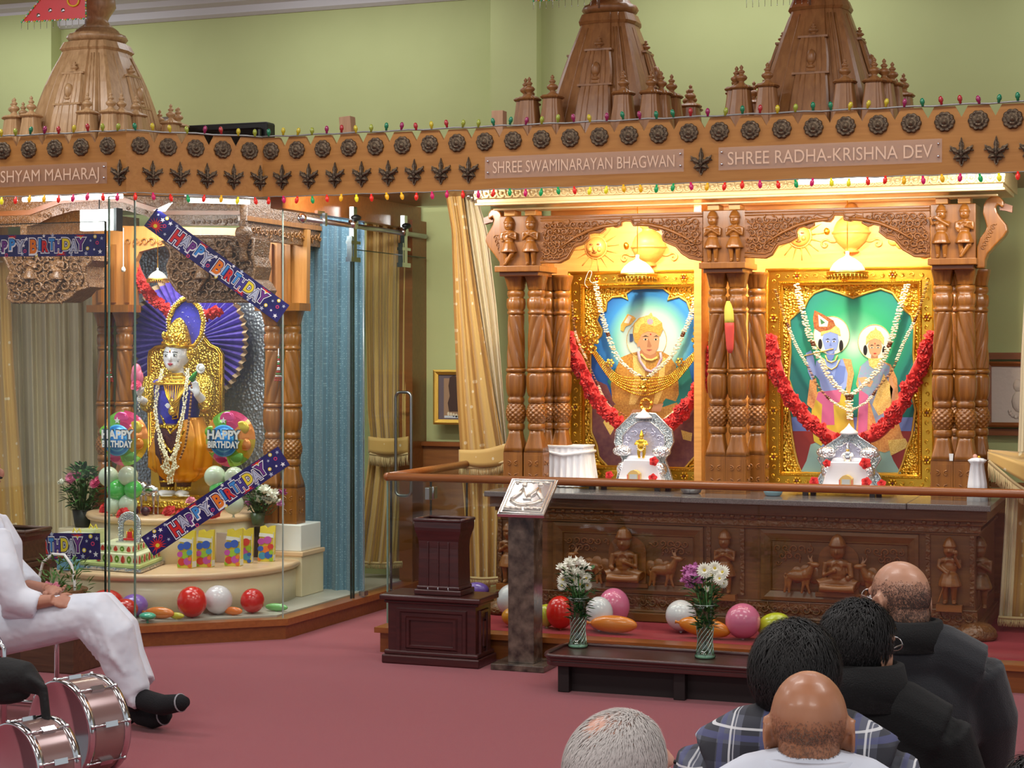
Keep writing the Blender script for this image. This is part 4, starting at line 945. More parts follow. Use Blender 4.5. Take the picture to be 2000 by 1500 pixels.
layer(t,'painted_woman_head',FY,[(ell(1708,698,7,10),.0012,skd),([(1695,676),(1698,666),(1709,660),(1721,666),(1723,678),(1719,690),(1709,698),(1699,690)],.0018,skin),(ell(1690,684,4,10),.0010,blk),(ell(1727,686,4,10),.0010,blk),
  (ell(1703,679,3,1.4),.0024,whp),(ell(1715,679,3,1.4),.0024,whp),(ell(1703,679,1.3,1.3),.0028,blk),(ell(1715,679,1.3,1.3),.0028,blk),([(1699,675),(1703,673),(1707,675)],.0028,blk),([(1711,675),(1715,673),(1719,675)],.0028,blk),([(1705,690),(1709,689),(1713,690),(1709,692)],.0026,redd),(ell(1709,671,1.1,1.3),.0026,redd),
  ([(1691,674),(1692,658),(1700,648),(1708,644),(1710,638),(1713,644),(1720,648),(1727,660),(1726,674),(1718,664),(1709,661),(1699,665)],.0028,gld),
  ([(1696,700),(1722,700),(1720,714),(1709,722),(1698,714)],.0022,gld)])
m=MB(); F=world_f(FY)
m.tube([F(*p,.005) for p in conv([(1571,695),(1628,681)],FY)],.0035,gld,6)
for pts in ([(1612,694),(1616,704),(1624,708),(1632,704),(1636,694)],[(1608,700),(1614,716),(1624,722),(1634,716),(1640,702)]): m.tube([F(*p,.004) for p in conv(pts,FY)],.004,gld,6)
for cc in ((1624,655,35,37),(1708,668,32,34)): m.tube([F(*p,.0004) for p in conv(ell(*cc,40),FY)],.0018,gld,5,closed=True)
fin('painted_flute_and_jewels',m,t)
# ================================================================ GARLANDS
def path(pts,Y,n,h=0,sag=0):
    """resample a px polyline evenly into the plane Y"""
    P=[at(a,b,Y=Y-h) for a,b in pts]
    # catmull-rom
    Q=[]
    for i in range(len(P)-1):
        p0=P[max(0,i-1)];p1=P[i];p2=P[i+1];p3=P[min(len(P)-1,i+2)]
        for k in range(10):
            t=k/10; Q.append(.5*((2*p1)+(p2-p0)*t+(2*p0-5*p1+4*p2-p3)*t*t+(3*p1-p0-3*p2+p3)*t**3))
    Q.append(P[-1]); L=[0]
    for a,b in zip(Q,Q[1:]): L.append(L[-1]+(b-a).length)
    out=[];j=0
    for k in range(n+1):
        s=L[-1]*k/n
        while j<len(Q)-2 and L[j+1]<s: j+=1
        t=(s-L[j])/max(L[j+1]-L[j],1e-9); out.append(Q[j].lerp(Q[j+1],min(1,t)))
    return out,L[-1]
WFL=mat('cream_flower_buds',(236,224,186),.6,c2=(248,242,216),cscale=90); BRB=mat('brown_beads',(96,52,26),.4,coat=.3); TANB=mat('tan_beads',(190,140,90),.45)
def bud_garland(name,label,group,sides,Y,pat='white',r=.0095,h=.0):
    m=MB(); rnd=random.Random(len(label))
    for pts in sides:
        _,L=path(pts,Y,4,h); n=int(L/(r*1.25)); P,_=path(pts,Y,n,h)
        for i,p in enumerate(P):
            k=i/n
            if pat=='white':
                if (i//1)%26 in (24,25): m.ball(p,(r*1.3,r*1.2,r*1.1),BRB,8)
                else:
                    for s in (-1,0,1): m.ball(p+V((s*r*.95+rnd.uniform(-.3,.3)*r,-rnd.uniform(0,1)*r,rnd.uniform(-.4,.4)*r)),(r*.75,r*.7,r*.5),WFL,6)
            elif pat=='brown':
                q=i%40
                if q<18: m.ball(p,(r*1.05,r*.9,r*.42),BRB if i%2 else TANB,8)
                elif q<20: m.ball(p,r*1.0,BRB,8)
                else:
                    for s in (-1,1): m.ball(p+V((s*r*.55,-rnd.uniform(0,.6)*r,rnd.uniform(-.3,.3)*r)),(r*.7,r*.6,r*.5),WFL,6)
            elif pat=='bead': m.ball(p,r*.8,TANB if i%3 else BRB,8)
    return one(name,m,label,'garland',group)
gw='cream flower garlands on the portraits'
bud_garland('flower_garland','cream bud garland in a V across the turbaned portrait',gw,[[(1163,552),(1175,610),(1189,657),(1204,693),(1225,717),(1259,741)],[(1366,552),(1352,610),(1328,665),(1311,696),(1285,722),(1259,741)]],FY,'white',.011,.05)
bud_garland('bead_garland','thin tan bead garland hanging low over the turbaned portrait',gw,[[(1117,590),(1124,650),(1145,700),(1165,745),(1188,790),(1222,812),(1256,838)],[(1398,620),(1382,690),(1365,725),(1345,770),(1306,812),(1258,838)]],FY,'brown',.0075,.055)
bud_garland('flower_garland','cream bud garland with brown spacers, inner V over the green couple picture',gw,[[(1556,556),(1572,623),(1588,672),(1609,716),(1632,752),(1655,774),(1660,818)],[(1772,556),(1755,613),(1740,666),(1718,716),(1690,750),(1662,776),(1661,818)]],FY,'white',.012,.05)
bud_garland('bead_garland','brown bead and cream bud garland, outer V over the green couple picture',gw,[[(1514,566),(1532,617),(1554,672),(1578,716),(1597,753),(1622,781),(1657,803)],[(1811,552),(1792,613),(1764,672),(1743,722),(1718,753),(1694,784),(1660,803)]],FY,'brown',.010,.06)
def petal_garland(name,label,sides,Y,R=.042,h=.08,m_=None):
    m=MB(); rnd=random.Random(5); mt=m_ or RED
    for pts in sides:
        _,L=path(pts,Y,4,h); n=int(L/(R*1.15)); P,_=path(pts,Y,n,h)
        core,_=path(pts,Y,24,h); m.tube(core,R*.72,mt,10)
        for i,p in enumerate(P):
            for j in range(3):
                ax=V((rnd.uniform(-1,1),-rnd.uniform(.5,1.4),rnd.uniform(-.9,.9))).normalized(); c=p+ax*R*.55
                X=ax.orthogonal().normalized(); Z=ax.cross(X)
                for ring in range(3):
                    rr=R*(.72-.2*ring); ph=rnd.uniform(0,6); nn=14
                    vs=[]
                    for k in range(nn):
                        a=2*PI*k/nn; w=1+.16*math.sin(5*a+ph)
                        vs.append(c+ax*R*(.10+.14*ring)*1)
                        vs.append(c+(X*math.cos(a)+Z*math.sin(a))*rr*w+ax*R*(.22+.2*ring+.14*math.sin(4*a+ph*2)))
                    m.add(vs,[(2*k,2*k+1,(2*k+3)%(2*nn),(2*k+2)%(2*nn)) for k in range(nn)],mt,True)
    return one(name,m,label,'garland','red rose garlands')
petal_garland('rose_garland','thick red rose garland draped across the turbaned portrait',[[(1112,660),(1116,683),(1128,702),(1142,734),(1156,762),(1171,786),(1190,808),(1222,842),(1256,856)],[(1404,672),(1388,710),(1377,742),(1356,778),(1330,810),(1300,840),(1256,856)]],FY,.052)
petal_garland('rose_garland','thick red rose garland draped across the green couple picture',[[(1507,668),(1514,709),(1529,751),(1550,784),(1571,811),(1596,838),(1628,856),(1658,864)],[(1820,664),(1805,697),(1783,742),(1762,790),(1738,822),(1712,848),(1688,856),(1658,864)]],FY,.052)
# ---- gold necklace on the first portrait
t=thing('gold_necklace','broad gold necklace of many chains across the turbaned portrait','necklace',tuple(at(1255,760,Y=FY-.05)))
for s,(px,py) in ((0,(1148,668)),(1,(1372,664))):
    m=MB(); c=at(px,py,Y=FY-.05)
    for ring,(n,r,q) in enumerate(((10,.058,.016),(8,.038,.015),(5,.018,.013))):
        for k in range(n): m.ball(c+V((r*math.cos(2*PI*k/n),-.008*ring,r*1.15*math.sin(2*PI*k/n))),(q,.01,q),GOLDR,8)
    m.ball(c+V((0,-.028,0)),.012,GOLDR,8)
    for k in range(8): m.ball(c+V((random.uniform(-.05,.05),-.02,random.uniform(-.06,.06))),.005,mat('ruby_bead',(110,10,40)),6)
    fin('rosette_clasp',m,t)
for k in range(6):
    q=k/5; pts=[(1158+4*q,690-6*q),(1178+7*q,722-10*q),(1205+6*q,752-17*q),(1256,772-34*q),(1310-6*q,752-17*q),(1340-7*q,722-12*q),(1364-2*q,690-8*q)]
    _,L=path(pts,FY,4,.06); n=int(L/.012); P,_=path(pts,FY,n,.06); m=MB()
    for p in P: m.ball(p,.0062,GOLD,6)
    fin('chain',m,t)
for px,py,r in ((1191,709,.02),(1328,707,.02),(1256,756,.024)):
    m=MB(); c=at(px,py,Y=FY-.07)
    for k in range(6): m.ball(c+V((r*math.cos(k*PI/3),0,r*math.sin(k*PI/3))),r*.5,GOLDR,8)
    m.ball(c+V((0,-.008,0)),r*.5,GOLDR,8); fin('pendant',m,t)
c=at(1262,790,Y=FY-.07); m=MB()
m.tube([c+V((.034*math.cos(a),0,.034*math.sin(a))) for a in [k*2*PI/20 for k in range(20)]],.010,GOLDR,6,closed=True)
fin('pendant',m,t)
# ---- thin loops of thread on the frames
m=MB(); m.tube(path([(1148,562),(1142,552),(1150,530),(1156,532),(1152,548),(1163,556)],FY,20,.05)[0],.0015,WHT,5); one('thread_loop',m,'white thread loop on the turbaned portrait frame','thread')
# ---- two coloured hanging socks of petals on the middle column
m=MB(); 
P,_=path([(1422,588),(1424,620),(1425,650),(1426,690)],10.30,12)
m.tube(P[:6],[.010,.02,.026,.028,.028,.027],mat('yellow_petals',(232,220,90),.7),10); m.tube(P[5:],[.027,.028,.027,.025,.024,.022,.020,.010],mat('coral_petals',(222,80,70),.7),10)
one('hanging_tassel','yellow and coral petal tassel hanging on the middle column pair','tassel')if False else tag(fin('hanging_tassel',m),'yellow and coral petal tassel hanging on the middle column pair','tassel')
# ================================================================ SMALL SILVER THRONES
EMB=mat('blue_silver_enamel',(150,176,190),.3,.7,bump=1,bscale=120,vor=True,c2=(226,228,226),cscale=120,dist=.008)
WSV=mat('white_silver',(240,240,246),.35,.35)
LAV=mat('lavender_silver',(206,206,226),.35,.6,bump=.5,bscale=60,dist=.006)
def rose(m,c,r,mt=RED,up=V((0,-1,.3))):
    ax=up.normalized(); X=ax.orthogonal().normalized(); Z=ax.cross(X); rnd=random.Random(int(c[0]*1000))
    m.ball(c,(r*.6,r*.6,r*.5),mt,8)
    for ring in range(5):
        rr=r*(1-.2*ring); n=18; ph=rnd.uniform(0,6); vs=[]
        for k in range(n):
            a=2*PI*k/n; w=1+.13*math.cos(5*a+ph); vs+= [c+ax*r*.08*ring,c+(X*math.cos(a)+Z*math.sin(a))*rr*w+ax*r*(.05+.2*ring+.06*math.sin(7*a+ph))]
        m.add(vs,[(2*k,2*k+1,(2*k+3)%(2*n),(2*k+2)%(2*n)) for k in range(n)],mt,True)
def rim(t,name,poly,Y,r,m_,h=.0):
    m=MB(); P=[world_f(Y)(*p,h) for p in conv(poly,Y)]; m.tube(P,r,m_,8)
    for a,b in zip(P,P[1:]):
        n=max(1,int((b-a).length/.011))
        for k in range(n): m.bead(a.lerp(b,k/n)+V((0,-r*.9,0)),.0042,SILF)
    fin(name,m,t)
def throne(cx,outl,inner,ytop,ybot,label,Y):
    t=thing('silver_throne',label,'silver throne',tuple(at(cx,ybot,Y=Y)))
    m=MB(); P=conv(outl+[(2*cx-a,b) for a,b in outl[::-1]],Y); m.prism(P,world_f(Y),-.03,0,EMB); fin('back_plate',m,t,bevel=.003)
    m=MB(); Q=conv(inner+[(2*cx-a,b) for a,b in inner[::-1]],Y); m.prism(Q,world_f(Y),0,.008,LAV)
    for k in range(7):
        a=PI*k/6; q=at(cx+34*math.cos(a),ytop+62-24*math.sin(a),Y=Y-.008); spiral(m,world_f(Y-.008),q.x,q.z,.018,a,1 if k%2 else -1,LAV,h=.006)
    fin('recess',m,t)
    rim(t,'beaded_rim',outl+[(2*cx-a,b) for a,b in outl[::-1]],Y,.006,SILF,.002); rim(t,'inner_rim',inner+[(2*cx-a,b) for a,b in inner[::-1]],Y,.005,SILF,.010)
    m=MB(); c=at(cx,ytop,Y=Y); m.lathe([(.05,-.035),(.055,-.03),(.05,-.022),(.03,-.006),(.012,.012),(0,.03)],WSV,24,Matrix.Translation(c+V((0,-.01,0)))); fin('peak',m,t)
    # winged arm rests and stepped seat
    m=MB(); zb=at(cx,ybot,Y=Y).z; x=c.x
    for s in (-1,1):
        m.ball((x+s*.125,Y-.05,zb+.20),(.062,.035,.035),SILV,14); m.ball((x+s*.11,Y-.05,zb+.09),(.05,.05,.05),SILV,12)
    m.prism([(x-.10,zb+.15),(x+.10,zb+.15),(x+.145,zb),(x-.145,zb)],world_f(Y),.0,.10,WSV); m.prism([(x-.085,zb+.17),(x+.085,zb+.17),(x+.10,zb+.15),(x-.10,zb+.15)],world_f(Y),0,.06,WSV)
    fin('seat',m,t,bevel=.006)
    return t,x,zb
def idol(x,Y,z,s,label,m_=GOLD,skin_=GOLDD):
    t=thing('small_idol',label,'figurine',(x,Y,z)); m=MB(); P=lambda a,o,b:V((x+a*s,Y-o*s,z+b*s))
    for q in (-1,1): limb(m,[P(q*.10,0,.42),P(q*.12,.03,.2),P(q*.08,.05,0)],[.09*s,.07*s,.05*s],m_)
    m.ball(P(0,0,.5),(.2*s,.13*s,.2*s),m_,10); m.ball(P(0,0,.68),(.17*s,.11*s,.16*s),m_,10)
    for q in (-1,1): limb(m,[P(q*.17,0,.74),P(q*.28,.05,.58),P(q*.12,.12,.6)],[.05*s,.045*s,.035*s],skin_)
    fin('body',m,t,remesh=.004); m=MB(); m.ball(P(0,.02,.86),(.085*s,.085*s,.10*s),skin_,10); fin('head',m,t)
    m=MB(); m.lathe([(.10*s,0),(.11*s,.04*s),(.085*s,.1*s),(.05*s,.2*s),(.02*s,.26*s),(0,.3*s)],m_,12,Matrix.Translation(P(0,0,.9))); fin('crown',m,t)
    m=MB()
    for k in range(9):
        a=PI*(k/8)-PI; m.ball(P(.16*math.cos(a),.14,.55+.22*math.sin(a)),.028*s,WFL,6)
    fin('garland',m,t); return t
Y1=10.58
O1=[(1236,808),(1232,812),(1204,840),(1201,864),(1210,884),(1217,898),(1208,922),(1202,944)]
I1=[(1245,824),(1230,836),(1218,850),(1217,866),(1228,884),(1232,900),(1226,944)]
t,x,zb=throne(1258,[(1258,806)]+O1,[(1258,822)]+I1,806,944,'silver throne with blue enamel rim below the turbaned portrait',Y1)
idol(x,Y1-.055,at(1258,894,Y=Y1).z,.145,'small gold crowned idol seated in the silver throne below the turbaned portrait')
O2=[(1647,842),(1642,852),(1606,876),(1598,896),(1610,916),(1600,930),(1592,950)]
I2=[(1652,866),(1640,874),(1624,888),(1622,900),(1634,918),(1622,950)]
t,x2,zb2=throne(1659,[(1659,838)]+O2,[(1659,862)]+I2,836,950,'silver throne with round shoulders below the green couple picture',Y1)
idol(x2,Y1-.055,at(1656,915,Y=Y1).z,.13,'small bearded silver and gold idol in the right silver throne',SILF,GOLDD)
GR='loose red roses around the silver thrones'
for px,py,r,l,yy in ((1277,901,.027,'red rose resting on the right arm of the left silver throne',10.46),(1190,928,.024,'red rose on the left foot side of the left silver throne',10.42),(1275,934,.026,'red rose in front of the left silver throne seat',10.42),
   (1615,905,.022,'red rose on the left arm of the right silver throne',10.46),(1690,905,.032,'large red rose on the right arm of the right silver throne',10.46),(1590,940,.026,'red rose at the left foot of the right silver throne',10.42),(1692,942,.028,'red rose at the right foot of the right silver throne',10.42),(1722,945,.024,'rightmost red rose on the altar tray',10.42)):
    m=MB(); c=at(px,py,Y=yy); rose(m,c,r*1.05); o=one('red_rose',m,l,'rose',GR)
# ---- low silver tables and dishes
def tray(px0,px1,py,label):
    Y=10.36; a=at(px0,py,Y=Y); b=at(px1,py,Y=Y); z=.945; t=thing('silver_stand',label,'low table',((a.x+b.x)/2,Y,.90),group='low silver stands on the altar')
    m=MB(); m.bb((a.x,Y,z-.004),(b.x,Y+.30,z+.006),SILF); m.bb((a.x+.01,Y+.004,z-.022),(b.x-.01,Y+.30,z-.004),STEEL)
    for k in range(14): m.box((a.x+(b.x-a.x)*(k+.5)/14,Y+.002,z-.012),(.018,.004,.005),BLK)
    fin('top',m,t,bevel=.002)
    for sx in (.18,.82):
        for dy in (.03,.27): m=MB(); m.box((a.x+(b.x-a.x)*sx,Y+dy,.91),(.03,.03,.026),BLK); fin('foot',m,t)
tray(1118,1318,950,'low silver stand under the left silver throne'); tray(1535,1740,962,'low silver stand under the right silver throne')
# thrones stand on the stands: pedestal blocks
for x,l,zz in ((x,'left',0),(x2,'right',0)):
    zt=at(1258,944,Y=Y1).z if l=='left' else at(1659,950,Y=Y1).z
    m=MB(); m.bb((x-.15,10.46,.951),(x+.15,10.66,max(zt,.956)),WHT); one('white_riser',m,'white riser block under the '+l+' silver throne','riser')
def tent_card(px,py,label):
    Y=10.41; c=at(px,py,Y=Y); m=MB(); w,h=.036,.055; f=world_f(Y)
    m.prism([(c.x-w,c.z-h*.55),(c.x+w,c.z-h*.55),(c.x+w,c.z+h*.1),(c.x+w*.5,c.z+h*.4),(c.x,c.z+h*.5),(c.x-w*.5,c.z+h*.4),(c.x-w,c.z+h*.1)],f,-.05,0,mat('tan_card',(206,170,100),.6))
    t=thing('arched_card_box',label,'small box',(c.x,Y,c.z-h*.55)); fin('case',m,t)  # small arched tent card, not a lamp
    m=MB(); m.prism([(c.x-w*.65,c.z-h*.5),(c.x+w*.65,c.z-h*.5),(c.x+w*.65,c.z+.002),(c.x-w*.65,c.z+.002)],f,0,.002,mat('grey_face',(176,178,176),.4)); fin('face',m,t)
    m=MB()
    for s in (-1,1): m.prism([(c.x+s*w-.004,c.z-h*.55),(c.x+s*w+.004,c.z-h*.55),(c.x+s*w+.004,c.z),(c.x+s*w-.004,c.z)],f,0,.003,mat('coral',(206,110,84),.5))
    fin('side_post',m,t)
tent_card(1237,927,'small tan arched box with grey face before the left throne'); tent_card(1652,937,'small tan arched box with grey face before the right throne')
def bowl(px,py,r,h,m_,label,cat='bowl'):
    Y=10.30; c=at(px,py,Y=Y); m=MB(); m.lathe([(r*.6,0),(r*.8,h*.1),(r,h*.8),(r*1.08,h),(r*1.0,h),(r*.9,h*.7),(0,h*.35)],m_,28,Matrix.Translation((c.x,Y,.9))); return one(cat.replace(' ','_'),m,label,cat)
bowl(1350,960,.07,.055,STEEL,'steel bowl left of the middle columns on the altar top'); bowl(1510,970,.055,.03,mat('pale_blue_cloth',(150,190,206),.7),'pale blue folded cloth right of the middle columns','cloth')
# ---- white cloth-draped stand (left) and its gold frame foot
def draped(px0,px1,py0,Y,dy,label,seed):
    a=at(px0,py0,Y=Y); b=at(px1,py0,Y=Y); z1=a.z; z0=.905; rnd=random.Random(seed); t=thing('draped_stand',label,'draped stand',((a.x+b.x)/2,Y,z0))
    CL=mat('white_cloth',(232,232,236),.75,sheen=.3)
    def fn(u,v):
        per=[(a.x,Y+dy),(a.x,Y),(b.x,Y),(b.x,Y+dy)]; L=[0,dy,dy+b.x-a.x,2*dy+b.x-a.x]; s=u*L[-1]
        for i in range(3):
            if s<=L[i+1]+1e-9: q=(s-L[i])/(L[i+1]-L[i]); p=(per[i][0]+(per[i+1][0]-per[i][0])*q,per[i][1]+(per[i+1][1]-per[i][1])*q); nn=((-1,0),(0,-1),(1,0))[i]; break
        w=(.004+.02*v)*(.5+.5*math.sin(s*150+seed))+.006*math.sin(s*37)*v+.02*v
        return V((p[0]+nn[0]*w,p[1]+nn[1]*w,z1+(z0-z1)*v))
    m=MB(); m.grid(fn,110,10,CL); fin('drape',m,t)
    m=MB(); m.bb((a.x-.008,Y-.008,z1-.004),(b.x+.008,Y+dy,z1+.006),CL)
    m.tube([(a.x-.01,Y+dy,z1-.03),(a.x-.01,Y-.012,z1-.03),((a.x+b.x)/2,Y-.018,z1-.05),(b.x+.01,Y-.012,z1-.03),(b.x+.01,Y+dy,z1-.035)],.010,CL,8); fin('top_cloth',m,t)
draped(1064,1138,872,10.50,.22,'white pleated cloth draped over a small stand behind the left columns',2)
t=thing('draped_stand','narrow white draped stand at the right end of the altar','draped stand',(xa(1908,10.3),10.3,.9))
m=MB(); c=at(1908,895,Y=10.35); CLT=mat('white_cloth',(232,232,236),.75)
m.lathe([(.055,0),(.05,.1),(.035,c.z-.93),(.045,c.z-.92),(.05,c.z-.91),(.03,c.z-.9),(0,c.z-.895)],CLT,36,Matrix.Translation((c.x,10.35,.9)),True,lambda a,z,r:r*(1+.1*math.sin(9*a))); fin('drape',m,t)
m=MB(); m.ball((c.x-.01,10.35,c.z+.01),.014,mat('pink_bead',(226,170,150),.5),8); m.ball((c.x+.012,10.35,c.z+.006),.010,GOLD,8); fin('bead_topping',m,t)
m=MB(); q=at(1858,893,Y=10.31); m.prism([(q.x-.009,q.z-.02),(q.x+.009,q.z-.02),(q.x+.012,q.z+.02),(q.x-.012,q.z+.02)],world_f(10.31),0,.006,WHT); one('paper_tag',m,'tiny white paper tag on the right column base','paper tag')
# ================================================================ LEFT SHRINE
SX=-6.29
CP=(-6.15,10.22,.82); UP=(SX,10.48,.60)
TOPM=mat('cream_edge_marble',(226,190,150),.3,coat=.3)
t=thing('curved_plinth','two-tier curved cream marble plinth inside the left glass shrine','plinth',(CP[0],CP[1],.135))
def tier(nm,c,R,z0,z1):
    m=MB(); M=Matrix.Translation((c[0],c[1],0))
    m.lathe([(R-.03,z0),(R-.03,z1-.045)],CREAM,96,M,True,lambda a,z,r:r-.0015*(abs(math.sin(a*18))<.06)); o=fin(nm,m,t)
    m=MB(); m.lathe([(0,z1-.045),(R-.03,z1-.045),(R-.012,z1-.04),(R,z1-.022),(R-.006,z1-.004),(R-.02,z1),(0,z1)],TOPM,96,M); fin('rounded_top_edge',m,o)
tier('lower_tier',CP,CP[2],.135,.38); tier('upper_tier',UP,UP[2],.38,.674)
MB_=[]
for s,px0,px1 in ((1,515,592),(-1,188,266)):
    x0,x1=xa(px0,10.5),xa(px1,10.5); m=MB(); m.bb((x0,10.48,.135),(x1,10.80,.42),CREAM); m.bb((x0-.01,10.47,.40),(x1+.012,10.80,.43),TOPM); m.bb((x0+.01,10.49,.43),(x1-.01,10.78,.603),WHT)
    one('column_pedestal',m,'cream marble pedestal under the %s columns of the left shrine'%('right' if s>0 else 'left'),'pedestal',bevel=.006)
G2='carved columns of the left shrine'
cl=column(1.41,.060,-1,'carved column of the left shrine, right of the statue and nearer it',G2); cl.location=(xa(533,10.6),10.6,.604)
cr=column(1.41,.060,1,'carved column of the left shrine at its right corner',G2); cr.location=(xa(571,10.6),10.6,.604)
dup(cl,(xa(206,10.6),10.6,.604),label='carved column of the left shrine, leftmost beside the cream drapes'); dup(cr,(xa(243,10.6),10.6,.604),label='carved column of the left shrine, left of the statue and nearer it')
# canopy
t=thing('shrine_canopy','dark carved wooden canopy of the left shrine with hanging capitals','canopy',(SX,10.2,2.0))
f=world_f(9.85); xr=xa(476,9.85); xl=2*SX-xr+.05
P=conv([(478,384),(478,440),(330,440),(306,432),(280,420),(245,411),(190,408),(140,412),(100,424),(72,438),(50,442),(-70,446),(-70,380)],9.85)
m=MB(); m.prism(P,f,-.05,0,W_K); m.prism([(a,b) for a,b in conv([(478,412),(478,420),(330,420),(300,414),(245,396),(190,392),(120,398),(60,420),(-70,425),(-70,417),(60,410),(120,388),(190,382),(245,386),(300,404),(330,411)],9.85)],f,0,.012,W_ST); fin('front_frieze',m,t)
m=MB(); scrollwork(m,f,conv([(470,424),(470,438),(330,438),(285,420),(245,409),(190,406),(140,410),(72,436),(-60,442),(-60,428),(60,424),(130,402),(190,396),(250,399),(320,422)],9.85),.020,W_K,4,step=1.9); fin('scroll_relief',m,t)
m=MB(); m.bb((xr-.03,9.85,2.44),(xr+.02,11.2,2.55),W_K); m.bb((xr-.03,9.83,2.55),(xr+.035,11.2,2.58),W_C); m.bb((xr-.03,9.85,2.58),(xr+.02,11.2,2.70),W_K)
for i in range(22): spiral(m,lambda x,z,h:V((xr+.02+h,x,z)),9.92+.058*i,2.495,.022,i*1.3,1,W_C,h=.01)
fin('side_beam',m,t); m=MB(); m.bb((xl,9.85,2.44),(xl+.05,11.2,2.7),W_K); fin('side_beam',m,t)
m=MB(); c=at(476,455,Y=9.84); m.lathe([(.02,-.18),(.03,-.16),(.018,-.12),(.03,-.07),(.052,-.02),(.055,0),(.045,.03),(.025,.04),(.03,.05),(.022,.08),(.03,.24)],W_K,24,Matrix.Translation((c.x,9.84,c.z))); fin('corner_drop',m,t)
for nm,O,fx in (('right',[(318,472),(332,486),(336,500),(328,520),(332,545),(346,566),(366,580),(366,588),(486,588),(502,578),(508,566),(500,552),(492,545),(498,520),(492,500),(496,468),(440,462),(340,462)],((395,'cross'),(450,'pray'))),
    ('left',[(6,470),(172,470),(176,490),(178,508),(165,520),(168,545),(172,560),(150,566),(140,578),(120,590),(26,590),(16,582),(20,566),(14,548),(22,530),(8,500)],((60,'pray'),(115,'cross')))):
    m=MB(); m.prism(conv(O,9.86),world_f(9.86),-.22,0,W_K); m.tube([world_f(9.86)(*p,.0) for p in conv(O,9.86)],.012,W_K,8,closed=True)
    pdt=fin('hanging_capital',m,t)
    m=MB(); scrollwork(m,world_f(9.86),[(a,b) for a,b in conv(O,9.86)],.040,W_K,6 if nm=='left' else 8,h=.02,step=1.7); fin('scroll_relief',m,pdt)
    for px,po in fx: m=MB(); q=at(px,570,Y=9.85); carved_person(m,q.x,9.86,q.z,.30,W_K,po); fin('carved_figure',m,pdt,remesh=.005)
# inner arch frieze between the rear columns, wood lining and silver sheet
m=MB(); Yb=10.62; m.prism(conv([(180,600),(180,440),(600,448),(598,602),(515,602),(515,500),(496,486),(470,480),(400,478),(330,478),(300,484),(272,492),(264,510),(264,600)],Yb),world_f(Yb),-.05,0,W_B if False else wood('lining_wood',(170,110,52),(190,130,68),.4,'Z',coat=.3)); 
for s in (1,-1):
    for k in range(3):
        q=at((196 if s<0 else 528)+26*k*(1 if s<0 else .7),520,Y=Yb-.012); m.box((q.x,Yb-.012,q.z-.05),(.03,.02,.40),W_C)
fin('rear_lining',m,t)
m=MB(); scrollwork(m,world_f(Yb),conv([(245,455),(320,455),(320,480),(245,482)],Yb),.03,W_C,3,h=.015); m.box((xa(222,10.55),10.55,2.03),(.33,.16,.05),W_C); m.box((xa(552,10.55),10.55,2.03),(.33,.16,.05),W_C); fin('column_lintel',m,t)
bracket('carved peacock bracket at the rear right corner of the left shrine',lambda a,b:(598+(a-1900)*.55,b*1.05+84),11.0)
SH=mat('silver_sheet',(176,184,196),.35,.8,bump=.6,bscale=48,vor=True,dist=.012)
m=MB(); m.prism(conv([(262,480),(516,480),(516,975),(262,975)],10.98),world_f(10.98),-.01,0,SH); one('silver_backdrop',m,'embossed silver sheet hanging behind the crowned statue','backdrop')
# ---- purple pleated fan
c=at(372,664,Y=10.88); R=.463; m=MB(); PUR=mat('purple_lame',(92,72,190),.35,.35,c2=(120,96,214),cscale=30,bump=.3,bscale=200,sheen=.4)
n=44; vs=[]; a0,a1=math.radians(-58),math.radians(238)
for i in range(2*n+1):
    a=a0+(a1-a0)*i/(2*n)
    for r,h in ((.05,.0),(R*.5,1),(R*.93,1),(R,1)):
        hh=(.022 if i%2 else -.022)*h*(r/R); vs.append((c.x+r*math.cos(a),c.y-.03-hh,c.z+r*math.sin(a)))
t=thing('pleated_fan','large purple pleated fan with beige edge behind the crowned statue','fan',(c.x,c.y,c.z-.4))
m.add(vs,[(4*i+j,4*i+j+1,4*i+j+5,4*i+j+4) for i in range(2*n) for j in range(2)],PUR); fin('pleats',m,t,solid=.002)
m=MB(); m.add(vs,[(4*i+2,4*i+3,4*i+7,4*i+6) for i in range(2*n)],mat('beige_ribbon',(186,160,130),.5)); fin('ribbon_edge',m,t,solid=.003)
m=MB(); m.tube([(c.x,c.y+.02,.65),(c.x,c.y+.02,c.z+.2)],.012,STEEL,8); fin('support_pole',m,t)
petal_garland('rose_garland','red rose garland looped above the crowned statue and fan',[[(255,482),(268,530),(292,572),(322,602),(352,618),(392,618),(425,606)]],10.70,.045,.02)
umbrella(308,545,10.62,'small gold umbrella above the left side of the crowned statue','hanging umbrellas',.62)
# ---- throne back
m=MB(); O=conv([(290,700),(292,686),(304,677),(318,674),(328,655),(345,636),(380,636),(395,650),(402,662),(412,674),(426,680),(434,692),(434,890),(290,890)],10.72)
t=thing('gold_throne_back','embossed gold arched board standing behind the crowned statue','throne back',tuple(at(362,890,Y=10.72)))
m.prism(O,world_f(10.72),-.03,0,GOLDR); m.bb((min(p[0] for p in O)+.02,10.72,.674),(max(p[0] for p in O)-.02,10.75,1.1),GOLDD); fin('board',m,t); m=MB(); 
for q in (1,.94): 
    cx=sum(p[0] for p in O)/len(O); cz=sum(p[1] for p in O)/len(O); m.tube([world_f(10.72)(cx+(a-cx)*q,cz+(b-cz)*q,.004) for a,b in O],.007,GOLD,6,closed=True)
fin('rim',m,t)
